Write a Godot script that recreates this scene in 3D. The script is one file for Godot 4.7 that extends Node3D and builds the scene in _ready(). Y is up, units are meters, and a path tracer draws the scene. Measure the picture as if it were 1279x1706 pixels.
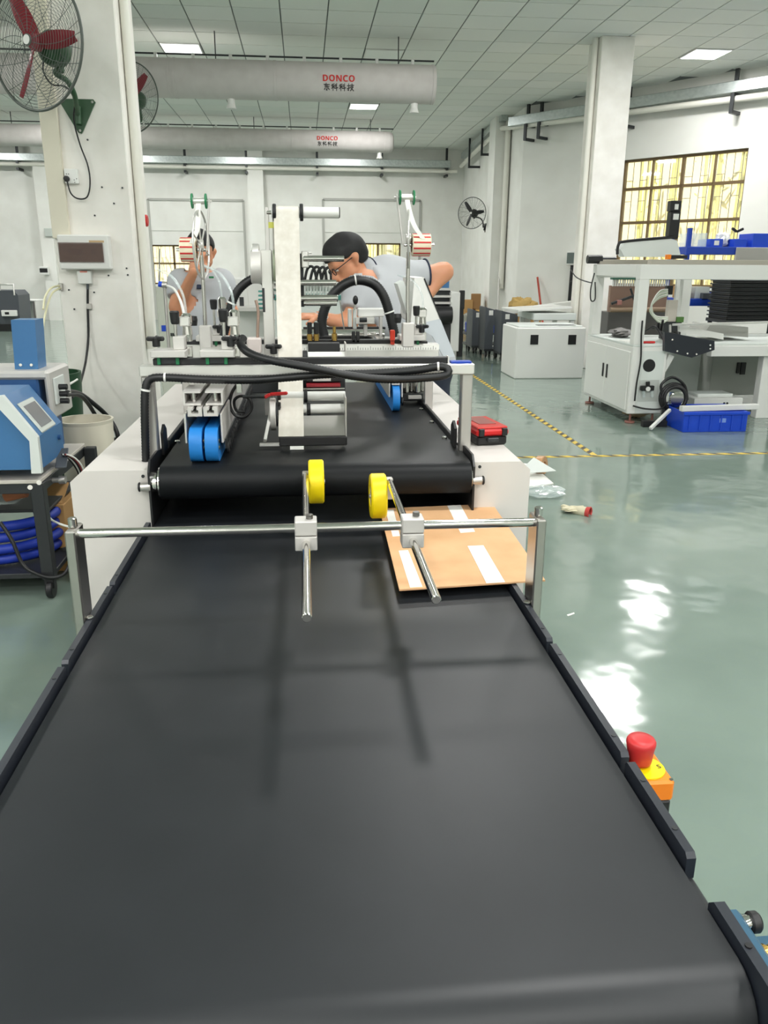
extends Node3D
# A packaging-machine hall: a black conveyor in front, a tape-applying machine behind it, two workers, machines and shelves around.

const FPX := 1334.9          # focal length in pixels of the 1279 x 1706 frame
const EYE := Vector3(0, 1.5, 0)
const YAW := 5.569
const PITCH := 17.154
const ROLL := 0.311
var cr: Vector3
var cu: Vector3
var cf: Vector3
var names := {}
var M := {}
var local_things := {}

# ---------- pixel -> point on a given plane
func ray(u: float, v: float) -> Vector3: return cf * FPX + cr * (u - 639.5) + cu * (853.0 - v)
func pz(u: float, v: float, z: float) -> Vector3:
	var d := ray(u, v)
	return EYE + d * (z / d.z)
func py(u: float, v: float, y: float) -> Vector3:
	var d := ray(u, v)
	return EYE + d * ((y - EYE.y) / d.y)
func px(u: float, v: float, x: float) -> Vector3:
	var d := ray(u, v)
	return EYE + d * (x / d.x)
func pp(u: float, v: float, at: Vector3, n: Vector3) -> Vector3:
	var d := ray(u, v)
	return EYE + d * (n.dot(at - EYE) / n.dot(d))

# ---------- mesh builder
class B:
	var st := SurfaceTool.new()
	var grp := 1
	func _init():
		st.begin(Mesh.PRIMITIVE_TRIANGLES)
	func flat(): st.set_smooth_group(-1)
	func soft():
		grp += 1
		st.set_smooth_group(grp)
	func tri(a: Vector3, b: Vector3, c: Vector3):      # counter-clockwise seen from outside
		st.add_vertex(a); st.add_vertex(c); st.add_vertex(b)
	func quad(a: Vector3, b: Vector3, c: Vector3, d: Vector3):
		tri(a, b, c); tri(a, c, d)
	func face(p: Array, mid: Vector3):                 # convex face turned away from mid
		var n: Vector3 = (p[1] - p[0]).cross(p[2] - p[0])
		var q := p.duplicate()
		if n.dot(p[0] - mid) < 0.0: q.reverse()
		for i in range(1, q.size() - 1): tri(q[0], q[i], q[i + 1])
	func box(c: Vector3, s: Vector3, bs := Basis.IDENTITY, r := 0.0) -> B:
		flat()
		var h := s * 0.5
		r = minf(r, minf(h.x, minf(h.y, h.z)) * 0.9)
		if r <= 0.0:
			for ax in 3:
				for sg in [-1.0, 1.0]:
					var p := []
					for k in 4:
						var v := Vector3.ZERO
						v[ax] = sg * h[ax]
						v[(ax + 1) % 3] = (1.0 if k == 0 or k == 3 else -1.0) * h[(ax + 1) % 3]
						v[(ax + 2) % 3] = (1.0 if k < 2 else -1.0) * h[(ax + 2) % 3]
						p.append(c + bs * v)
					face(p, c)
			return self
		var cor := func(sx: float, sy: float, sz: float, ax: int) -> Vector3:
			var sv := Vector3(sx, sy, sz)
			var v := Vector3.ZERO
			for k in 3: v[k] = sv[k] * (h[k] if k == ax else h[k] - r)
			return c + bs * v
		for ax in 3:
			for sg in [-1.0, 1.0]:
				var p := []
				for k in 4:
					var s3 := Vector3.ZERO
					s3[ax] = sg
					s3[(ax + 1) % 3] = 1.0 if k == 0 or k == 3 else -1.0
					s3[(ax + 2) % 3] = 1.0 if k < 2 else -1.0
					p.append(cor.call(s3.x, s3.y, s3.z, ax))
				face(p, c)
			for s1 in [-1.0, 1.0]:
				for s2 in [-1.0, 1.0]:
					var a1 := (ax + 1) % 3
					var a2 := (ax + 2) % 3
					var e := Vector3.ZERO
					e[a1] = s1; e[a2] = s2
					var lo := e; lo[ax] = -1.0
					var hi := e; hi[ax] = 1.0
					face([cor.call(lo.x, lo.y, lo.z, a1), cor.call(hi.x, hi.y, hi.z, a1), cor.call(hi.x, hi.y, hi.z, a2), cor.call(lo.x, lo.y, lo.z, a2)], c)
		for sx in [-1.0, 1.0]:
			for sy in [-1.0, 1.0]:
				for sz in [-1.0, 1.0]:
					face([cor.call(sx, sy, sz, 0), cor.call(sx, sy, sz, 1), cor.call(sx, sy, sz, 2)], c)
		return self
	func ab(a: Vector3, b: Vector3, r := 0.0) -> B:     # box between two corners
		return box((a + b) * 0.5, (b - a).abs(), Basis.IDENTITY, r)
	func beam(a: Vector3, b: Vector3, w: float, h: float, r := 0.0, up := Vector3.UP) -> B:   # bar from a to b, w across, h along up
		var z := (b - a).normalized()
		var x := up.cross(z)
		if x.length() < 0.01: x = Vector3.RIGHT
		x = x.normalized()
		return box((a + b) * 0.5, Vector3(w, h, (b - a).length()), Basis(x, z.cross(x), z), r)
	func tube(p: Array, r, n := 8, caps := true) -> B:  # sweep along points, r a number or one radius per point
		var rings := []
		var t0: Vector3 = (p[1] - p[0]).normalized()
		var u := t0.cross(Vector3.UP if absf(t0.y) < 0.9 else Vector3.RIGHT).normalized()
		for i in p.size():
			var t: Vector3 = (p[mini(i + 1, p.size() - 1)] - p[maxi(i - 1, 0)]).normalized()
			u = (u - t * u.dot(t)).normalized()
			var w := t.cross(u)
			var rr: float = r[i] if r is Array else r
			var ring := []
			for k in n:
				var a := TAU * k / n
				ring.append(p[i] + (u * cos(a) + w * sin(a)) * rr)
			rings.append(ring)
		soft()
		for i in p.size() - 1:
			for k in n:
				var k2 := (k + 1) % n
				quad(rings[i][k], rings[i][k2], rings[i + 1][k2], rings[i + 1][k])
		if caps:
			flat()
			for k in range(1, n - 1):
				tri(rings[0][0], rings[0][k + 1], rings[0][k])
				var e: Array = rings[-1]
				tri(e[0], e[k], e[k + 1])
		return self
	func rod(a: Vector3, b: Vector3, r: float, n := 10) -> B: return tube([a, b], r, n)
	func ring(c: Vector3, nrm: Vector3, rad: float, r: float, seg := 40, n := 5) -> B:
		var x := nrm.cross(Vector3.UP if absf(nrm.y) < 0.9 else Vector3.RIGHT).normalized()
		var y := nrm.normalized().cross(x)
		var p := []
		for i in seg + 1: p.append(c + (x * cos(TAU * i / seg) + y * sin(TAU * i / seg)) * rad)
		return tube(p, r, n, false)
	func lathe(prof: Array, c: Vector3, axis := Vector3.UP, n := 20, smooth := false) -> B:  # prof: Vector2(radius, height)
		var y := axis.normalized()
		var x := y.cross(Vector3.FORWARD if absf(y.z) < 0.9 else Vector3.RIGHT).normalized()
		var z := x.cross(y)
		soft()
		for i in prof.size() - 1:
			if not smooth: soft()
			var p: Vector2 = prof[i]
			var q: Vector2 = prof[i + 1]
			for k in n:
				var a := TAU * k / n
				var b := TAU * (k + 1) / n
				var da := x * cos(a) + z * sin(a)
				var db := x * cos(b) + z * sin(b)
				var A := c + y * p.y + da * p.x
				var Bq := c + y * p.y + db * p.x
				var C := c + y * q.y + db * q.x
				var D := c + y * q.y + da * q.x
				if p.x > 1e-6: tri(A, C, Bq)
				if q.x > 1e-6: tri(A, D, C)
		return self
	func cyl(a: Vector3, b: Vector3, r: float, n := 20, ch := 0.0) -> B:
		var l := (b - a).length()
		if ch <= 0.0: return lathe([Vector2(0, 0), Vector2(r, 0), Vector2(r, l), Vector2(0, l)], a, b - a, n)
		return lathe([Vector2(0, 0), Vector2(r - ch, 0), Vector2(r, ch), Vector2(r, l - ch), Vector2(r - ch, l), Vector2(0, l)], a, b - a, n)
	func ball(c: Vector3, s: Vector3, n := 14) -> B:
		soft()
		var rows := n / 2
		var at := func(i: int, k: int) -> Vector3:
			var t := PI * i / rows
			var a := TAU * k / n
			return c + Vector3(s.x * sin(t) * cos(a), s.y * cos(t), s.z * sin(t) * sin(a))
		for i in rows:
			for k in n:
				var p: Vector3 = at.call(i, k)
				var q: Vector3 = at.call(i, k + 1)
				var r: Vector3 = at.call(i + 1, k + 1)
				var t: Vector3 = at.call(i + 1, k)
				if i > 0: tri(p, q, r)
				if i < rows - 1: tri(p, r, t)
		return self
	func prism(poly: Array, d0: float, d1: float, xf: Transform3D, smooth := false) -> B:   # outline in the xf's xy plane, pulled along its z
		var pts := PackedVector2Array(poly)
		if Geometry2D.is_polygon_clockwise(pts): pts.reverse()
		if xf.basis.determinant() < 0.0: pts.reverse()
		if d1 < d0:
			var t := d0
			d0 = d1; d1 = t
		var n := pts.size()
		var idx := Geometry2D.triangulate_polygon(pts)
		flat()
		for i in range(0, idx.size(), 3):
			var t := [pts[idx[i]], pts[idx[i + 1]], pts[idx[i + 2]]]
			var w: float = (t[1] - t[0]).cross(t[2] - t[0])
			var ccw := w > 0.0
			if xf.basis.determinant() < 0.0: ccw = not ccw
			if not ccw: t.reverse()
			var f := []
			var g := []
			for p in t:
				f.append(xf * Vector3(p.x, p.y, d1))
				g.append(xf * Vector3(p.x, p.y, d0))
			tri(f[0], f[1], f[2]); tri(g[0], g[2], g[1])
		if smooth: soft()
		for i in n:
			var p := pts[i]
			var q := pts[(i + 1) % n]
			quad(xf * Vector3(p.x, p.y, d0), xf * Vector3(q.x, q.y, d0), xf * Vector3(q.x, q.y, d1), xf * Vector3(p.x, p.y, d1))
		return self
	func prz(poly: Array, z0: float, z1: float) -> B: return prism(poly, z0, z1, Transform3D.IDENTITY)
	func pry(poly: Array, y0: float, y1: float) -> B:   # outline as (x, z)
		return prism(poly, y0, y1, Transform3D(Basis(Vector3.RIGHT, Vector3.BACK, Vector3.UP), Vector3.ZERO))
	func prx(poly: Array, x0: float, x1: float) -> B:   # outline as (z, y)
		return prism(poly, x0, x1, Transform3D(Basis(Vector3.BACK, Vector3.UP, Vector3.RIGHT), Vector3.ZERO))
	func sheet(p: Array, nu: int, th: float) -> B:      # grid of points p (rows of nu), given a thickness along the local normal
		var nv := p.size() / nu
		var nr := []
		for j in nv:
			for i in nu:
				var du: Vector3 = p[j * nu + mini(i + 1, nu - 1)] - p[j * nu + maxi(i - 1, 0)]
				var dv: Vector3 = p[mini(j + 1, nv - 1) * nu + i] - p[maxi(j - 1, 0) * nu + i]
				nr.append(du.cross(dv).normalized() * th * 0.5)
		var top := []
		var bot := []
		for k in p.size():
			top.append(p[k] + nr[k]); bot.append(p[k] - nr[k])
		soft()
		for j in nv - 1:
			for i in nu - 1:
				var a := j * nu + i
				quad(top[a], top[a + 1], top[a + nu + 1], top[a + nu])
		soft()
		for j in nv - 1:
			for i in nu - 1:
				var a := j * nu + i
				quad(bot[a], bot[a + nu], bot[a + nu + 1], bot[a + 1])
		flat()
		for i in nu - 1:
			quad(bot[i], bot[i + 1], top[i + 1], top[i])
			var b := (nv - 1) * nu + i
			quad(top[b], top[b + 1], bot[b + 1], bot[b])
		for j in nv - 1:
			var a := j * nu
			quad(top[a], top[a + nu], bot[a + nu], bot[a])
			var c := a + nu - 1
			quad(bot[c], bot[c + nu], top[c + nu], top[c])
		return self
	func done() -> ArrayMesh:
		st.generate_normals()
		return st.commit()

func spline(p: Array, n := 6) -> Array:
	var o := []
	for i in p.size() - 1:
		var a: Vector3 = p[maxi(i - 1, 0)]
		var b: Vector3 = p[i]
		var c: Vector3 = p[i + 1]
		var d: Vector3 = p[mini(i + 2, p.size() - 1)]
		for k in n: o.append(b.cubic_interpolate(c, a, d, float(k) / n))
	o.append(p[-1])
	return o

# ---------- scene tree
func numbered(called: String) -> String:
	if not names.has(called):
		names[called] = 0
		return called
	names[called] += 1
	return "%s_%03d" % [called, names[called]]
func tag(o: Node, label := "", category := "", group := "", kind := "") -> Node:
	if label: o.set_meta("label", label)
	if category: o.set_meta("category", category)
	if group: o.set_meta("group", group)
	if kind: o.set_meta("kind", kind)
	return o
# a Node3D at the thing's base; its parts are written in world coordinates (or, with is_local, around that base)
func thing(called: String, label: String, category: String, at := Vector3.ZERO, group := "", kind := "", is_local := false) -> Node3D:
	var o := Node3D.new()
	o.name = numbered(called)
	add_child(o)
	o.position = at
	if is_local: local_things[o] = true
	tag(o, label, category, group, kind)
	return o
func part(parent: Node, called: String, b: B, m: Material, label := "") -> MeshInstance3D:
	var o := MeshInstance3D.new()
	o.name = called
	o.mesh = b.done()
	o.material_override = m
	parent.add_child(o, true)
	if parent.get_parent() == self and not local_things.has(parent) and not parent is MeshInstance3D: o.position = -parent.position
	if label: o.set_meta("label", label)
	return o
func same(parent: Node, called: String, mesh: Mesh, m: Material, at: Vector3, turn := Vector3.ZERO) -> MeshInstance3D:   # a part that shares a mesh
	var o := MeshInstance3D.new()
	o.name = called
	o.mesh = mesh
	o.material_override = m
	parent.add_child(o, true)
	o.position = at if parent is MeshInstance3D or local_things.has(parent) else at - parent.position
	o.rotation = turn
	return o
func one(called: String, label: String, category: String, b: B, m: Material, group := "", kind := "") -> MeshInstance3D:
	var o := MeshInstance3D.new()
	o.name = numbered(called)
	o.mesh = b.done()
	o.material_override = m
	add_child(o)
	tag(o, label, category, group, kind)
	return o
func nb() -> B: return B.new()
func V(x: float, y: float, z: float) -> Vector3: return Vector3(x, y, z)

# ---------- materials
func mt(c: Color, rough := 0.5, metal := 0.0) -> StandardMaterial3D:
	var m := StandardMaterial3D.new()
	m.albedo_color = c
	m.roughness = rough
	m.metallic = metal
	return m
func rgb(r: int, g: int, b: int) -> Color: return Color(r / 255.0, g / 255.0, b / 255.0)
func noise_img(freq: float, size: int, lo: Color, hi: Color, sd: int, oct := 4, sx := 1.0, pw := 1.0) -> Image:
	var f := FastNoiseLite.new()
	f.seed = sd
	f.noise_type = FastNoiseLite.TYPE_SIMPLEX_SMOOTH
	f.frequency = freq
	f.fractal_octaves = oct
	var g := f.get_seamless_image(size, size, false, false, 0.15)
	g.convert(Image.FORMAT_RGB8)
	var im := Image.create(size, size, false, Image.FORMAT_RGB8)
	for j in size:
		for i in size:
			var v := g.get_pixel(int(i * sx) % size, j).r
			im.set_pixel(i, j, lo.lerp(hi, pow(v, pw)))
	return im
func triplanar(m: StandardMaterial3D, scale: float, world := true):
	m.uv1_triplanar = true
	m.uv1_world_triplanar = world
	m.uv1_scale = Vector3.ONE * scale
func textured(lo: Color, hi: Color, rough: float, freq: float, scale: float, sd: int, size := 256, oct := 4, pw := 1.0, metal := 0.0) -> StandardMaterial3D:
	var m := mt(Color.WHITE, rough, metal)
	m.albedo_texture = ImageTexture.create_from_image(noise_img(freq, size, lo, hi, sd, oct, 1.0, pw))
	triplanar(m, scale)
	return m
func bumpy(m: StandardMaterial3D, freq: float, scale: float, strength: float, sd: int):
	var im := noise_img(freq, 256, Color.BLACK, Color.WHITE, sd, 3)
	im.bump_map_to_normal_map(strength)
	m.normal_enabled = true
	m.normal_texture = ImageTexture.create_from_image(im)
	m.normal_scale = 1.0
	if not m.uv1_triplanar: triplanar(m, scale)

# ---------- camera, sky, sun, exposure
func set_view():
	var y := deg_to_rad(YAW)
	var p := deg_to_rad(PITCH)
	var r := deg_to_rad(ROLL)
	cf = V(sin(y) * cos(p), -sin(p), -cos(y) * cos(p))
	var rt := V(cos(y), 0, sin(y))
	var up := rt.cross(cf)
	cr = cos(r) * rt + sin(r) * up
	cu = -sin(r) * rt + cos(r) * up
	var c := Camera3D.new()
	c.name = "camera"
	add_child(c)
	c.transform = Transform3D(Basis(cr, cu, -cf), EYE)
	c.fov = rad_to_deg(2.0 * atan(853.0 / FPX))
	c.near = 0.05
	c.far = 200.0
	c.current = true
	var sky_m := ProceduralSkyMaterial.new()
	sky_m.sky_top_color = rgb(140, 175, 215)
	sky_m.sky_horizon_color = rgb(222, 228, 230)
	sky_m.ground_bottom_color = rgb(120, 118, 105)
	sky_m.ground_horizon_color = rgb(205, 205, 198)
	sky_m.sun_angle_max = 0.0
	var sky := Sky.new()
	sky.sky_material = sky_m
	var e := Environment.new()
	e.background_mode = Environment.BG_SKY
	e.sky = sky
	e.background_energy_multiplier = 1.0
	e.ambient_light_source = Environment.AMBIENT_SOURCE_DISABLED
	e.tonemap_mode = Environment.TONE_MAPPER_LINEAR
	e.tonemap_exposure = EXPOSURE
	e.sdfgi_enabled = true
	e.ssao_enabled = true
	e.ssil_enabled = true
	var we := WorldEnvironment.new()
	we.name = "world_environment"
	we.environment = e
	add_child(we)
	var s := DirectionalLight3D.new()
	s.name = "sun"
	s.light_color = rgb(255, 244, 224)
	s.light_energy = SUN
	s.light_angular_distance = 0.6
	s.shadow_enabled = true
	add_child(s)
	s.look_at_from_position(Vector3.ZERO, V(0.25, -0.87, -0.43), Vector3.UP)

const EXPOSURE := 1.03
const SUN := 3.8
const PANEL := 7.2         # strength of one ceiling panel
const CEIL := 4.5
const TILE := 0.59
const BACKZ := -23.5
const SIDEX := 4.45
const D0 := Vector3(4.45, 0, -17.2)      # start of the slanting wall
const DE := Vector3(0.6, 0, 0.8)         # along it
const DN := Vector3(-0.8, 0, 0.6)        # into the hall
const DLEN := 12.4
const RIGHTX := 11.89
const REARZ := 7.0
const LEFTX := -13.0

func make_materials():
	M.wall = textured(rgb(226, 225, 219), rgb(236, 236, 231), 0.75, 0.012, 0.4, 3)
	M.pillar = textured(rgb(232, 228, 220), rgb(246, 243, 237), 0.7, 0.012, 0.9, 5)
	M.ceil_dark = mt(rgb(112, 117, 114), 0.9)
	M.tile = mt(rgb(226, 228, 222), 0.8)
	M.tile2 = mt(rgb(221, 224, 219), 0.8)
	M.tile3 = mt(rgb(230, 231, 226), 0.8)
	M.panel_off = mt(rgb(232, 236, 232), 0.5)
	M.floor = textured(rgb(118, 134, 125), rgb(132, 148, 138), 0.1, 0.008, 0.25, 7, 512, 4)
	bumpy(M.floor, 0.035, 0.25, 1.0, 9)
	M.floor.normal_scale = 0.2
	M.floor.metallic_specular = 0.55
	M.white = mt(rgb(226, 226, 222), 0.42)
	M.cabinet = mt(rgb(208, 203, 198), 0.42)
	M.white2 = mt(rgb(214, 219, 215), 0.45)
	M.cream = mt(rgb(222, 216, 198), 0.55)
	M.pvc = mt(rgb(232, 230, 220), 0.4)
	M.galv = textured(rgb(176, 184, 184), rgb(206, 212, 210), 0.38, 0.05, 2.0, 11, 128, 3, 1.0, 0.85)
	M.alu = mt(rgb(222, 220, 216), 0.36, 0.7)
	M.alu_dull = mt(rgb(208, 205, 201), 0.5, 0.45)
	M.steel = mt(rgb(210, 208, 204), 0.14, 1.0)
	M.brushed = mt(rgb(192, 188, 184), 0.36, 0.8)
	M.post = mt(rgb(182, 178, 173), 0.28, 1.0)
	M.dark_metal = mt(rgb(58, 60, 62), 0.42, 0.5)
	M.black = mt(rgb(24, 24, 26), 0.45)
	M.black_soft = mt(rgb(20, 20, 22), 0.7)
	M.rail = mt(rgb(34, 38, 46), 0.4)
	M.belt = textured(rgb(21, 24, 28), rgb(28, 31, 35), 0.44, 0.02, 1.0, 13, 256, 5)
	M.belt.metallic_specular = 0.5
	M.belt_up = textured(rgb(19, 21, 23), rgb(25, 27, 29), 0.45, 0.02, 1.0, 14, 256, 5)
	M.belt_up.metallic_specular = 0.3
	M.hose = mt(rgb(20, 21, 23), 0.42)
	M.blue_belt = mt(rgb(28, 122, 200), 0.5)
	M.blue_paint = mt(rgb(62, 112, 160), 0.35)
	M.blue_deep = mt(rgb(44, 84, 134), 0.4)
	M.blue_crate = mt(rgb(22, 70, 196), 0.4)
	M.blue_rack = mt(rgb(20, 62, 168), 0.45)
	M.gear = mt(rgb(48, 88, 112), 0.4)
	M.yellow = mt(rgb(240, 214, 8), 0.35)
	M.orange = mt(rgb(244, 132, 20), 0.4)
	M.red = mt(rgb(196, 28, 30), 0.4)
	M.red_knob = mt(rgb(190, 44, 46), 0.42)
	M.green = mt(rgb(22, 120, 74), 0.45)
	M.green_dark = mt(rgb(20, 62, 34), 0.5)
	M.fan_green = mt(rgb(48, 82, 54), 0.4)
	M.card = textured(rgb(206, 160, 116), rgb(218, 174, 130), 0.8, 0.03, 1.5, 17, 128)
	M.box_card = mt(rgb(178, 138, 88), 0.85)
	M.paper = mt(rgb(238, 238, 232), 0.75)
	M.skin = mt(rgb(206, 144, 110), 0.5)
	M.skin.subsurf_scatter_enabled = true
	M.skin.subsurf_scatter_strength = 0.15
	M.hair = textured(rgb(8, 8, 9), rgb(22, 21, 22), 0.7, 0.08, 9.0, 41, 128)
	M.shirt = mt(rgb(182, 184, 188), 0.85)
	M.trim_blue = mt(rgb(34, 44, 66), 0.8)
	M.jeans = mt(rgb(44, 50, 66), 0.85)
	M.brass = mt(rgb(200, 164, 92), 0.25, 1.0)
	M.grey_plastic = mt(rgb(72, 76, 82), 0.5)
	M.cloth_glove = mt(rgb(214, 206, 178), 0.9)
	M.glass = mt(Color(0.95, 1.0, 0.97, 0.1), 0.03)
	M.glass.transparency = BaseMaterial3D.TRANSPARENCY_ALPHA
	M.smoke = mt(Color(0.36, 0.24, 0.2, 0.5), 0.1)
	M.smoke.transparency = BaseMaterial3D.TRANSPARENCY_ALPHA
	M.clear = mt(Color(0.9, 0.95, 0.95, 0.25), 0.12)
	M.clear.transparency = BaseMaterial3D.TRANSPARENCY_ALPHA
	M.fabric = textured(rgb(196, 190, 187), rgb(208, 203, 200), 0.85, 0.03, 1.0, 19, 128)
	M.frame_dark = mt(rgb(112, 92, 62), 0.6)
	M.lamp = mt(rgb(250, 252, 255), 0.5)
	M.lamp.emission_enabled = true
	M.lamp.emission = rgb(248, 251, 255)
	M.lamp.emission_energy_multiplier = 1.4
	M.teal = mt(rgb(60, 130, 120), 0.5)

func wall_slab(b: B, o: Vector3, e: Vector3, n: Vector3, length: float, holes: Array):   # holes: [s0, y0, s1, y1]; 0.2 thick behind the face
	var bs := Basis(e, Vector3.UP, n)
	var put := func(s0: float, y0: float, s1: float, y1: float):
		if s1 - s0 > 0.001 and y1 - y0 > 0.001: b.box(o + e * (s0 + s1) * 0.5 + Vector3.UP * (y0 + y1) * 0.5 - n * 0.1, V(s1 - s0, y1 - y0, 0.2), bs)
	var s := 0.0
	for h in holes:
		put.call(s, -0.1, h[0], CEIL + 0.3)
		put.call(h[0], -0.1, h[2], h[1])
		put.call(h[0], h[3], h[2], CEIL + 0.3)
		s = h[2]
	put.call(s, -0.1, length, CEIL + 0.3)

# a barred window set in a wall: o, e, n as for wall_slab
func barred_window(called: String, label: String, o: Vector3, e: Vector3, n: Vector3, h: Array, cols: int, rows: Array, per: int, fw := 0.04):
	var t := thing(called, label, "window", o + e * (h[0] + h[2]) * 0.5 + Vector3.UP * h[1], "", "structure")
	var bs := Basis(e, Vector3.UP, n)
	var at := func(s: float, y: float, d: float) -> Vector3: return o + e * s + Vector3.UP * y + n * d
	var w: float = h[2] - h[0]
	var fr := nb()
	for s in [h[0] + fw * 0.5, h[2] - fw * 0.5]: fr.box(at.call(s, (h[1] + h[3]) * 0.5, -0.1), V(fw, h[3] - h[1], 0.08), bs)
	for y in [h[1] + fw * 0.5, h[3] - fw * 0.5]: fr.box(at.call((h[0] + h[2]) * 0.5, y, -0.1), V(w, fw, 0.08), bs)
	part(t, "window_frame", fr, M.frame_dark)
	for y in rows.slice(1, rows.size() - 1):
		part(t, "transom", nb().box(at.call((h[0] + h[2]) * 0.5, y, -0.1), V(w, 0.05, 0.06), bs), M.frame_dark)
	for c in range(1, cols):
		var th := 0.05 if c * 2 == cols else 0.025
		part(t, "mullion", nb().box(at.call(h[0] + w * c / cols, (h[1] + h[3]) * 0.5, -0.1), V(th, h[3] - h[1], 0.06), bs), M.frame_dark)
	for c in cols:
		for k in rows.size() - 1:
			part(t, "pane", nb().box(at.call(h[0] + w * (c + 0.5) / cols, (rows[k] + rows[k + 1]) * 0.5, -0.1), V(w / cols - 0.02, rows[k + 1] - rows[k] - 0.02, 0.006), bs), M.glass)
	var nbars := cols * per
	for k in range(1, nbars):
		if k % per == 0: continue
		part(t, "security_bar", nb().box(at.call(h[0] + w * k / nbars, (h[1] + h[3]) * 0.5, -0.17), V(0.01, h[3] - h[1], 0.01), bs), M.frame_dark)
	for k in nbars:
		if k % 2 == 1: continue
		for r in rows.size() - 1:
			var yy: float = lerpf(rows[r], rows[r + 1], 0.3 if r % 2 == 1 else 0.65)
			part(t, "security_bar_link", nb().box(at.call(h[0] + w * (k + 0.5) / nbars, yy, -0.17), V(w / nbars, 0.01, 0.01), bs), M.frame_dark)

func ceiling_lamp(x: float, z: float, label: String):
	var t := thing("ceiling_light", label, "ceiling light", V(x, CEIL, z), "ceiling panel lights")
	var w := TILE - 0.03
	var f := nb()
	for s in [-1, 1]:
		f.ab(V(x - w / 2, CEIL - 0.012, z + s * (w / 2 - 0.008) - 0.008), V(x + w / 2, CEIL + 0.02, z + s * (w / 2 - 0.008) + 0.008))
		f.ab(V(x + s * (w / 2 - 0.008) - 0.008, CEIL - 0.012, z - w / 2 + 0.016), V(x + s * (w / 2 - 0.008) + 0.008, CEIL + 0.02, z + w / 2 - 0.016))
	part(t, "frame", f, M.white)
	part(t, "diffuser", nb().ab(V(x - w / 2 + 0.016, CEIL - 0.002, z - w / 2 + 0.016), V(x + w / 2 - 0.016, CEIL + 0.018, z + w / 2 - 0.016)), M.lamp)
	var a := AreaLight3D.new()
	a.name = "panel_light"
	a.area_size = Vector2(0.52, 0.52)
	a.light_color = rgb(254, 253, 251)
	a.light_energy = PANEL
	a.area_range = 40.0
	a.area_attenuation = 2.0
	a.shadow_enabled = true
	t.add_child(a)
	a.position = V(0, -0.006, 0)
	a.rotation.x = -PI / 2

func in_hall(x: float, z: float) -> bool:
	if x < LEFTX or x > RIGHTX or z < BACKZ or z > REARZ: return false
	if z < -17.2: return x < SIDEX
	return (V(x, 0, z) - D0).dot(DN) > 0.0

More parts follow.
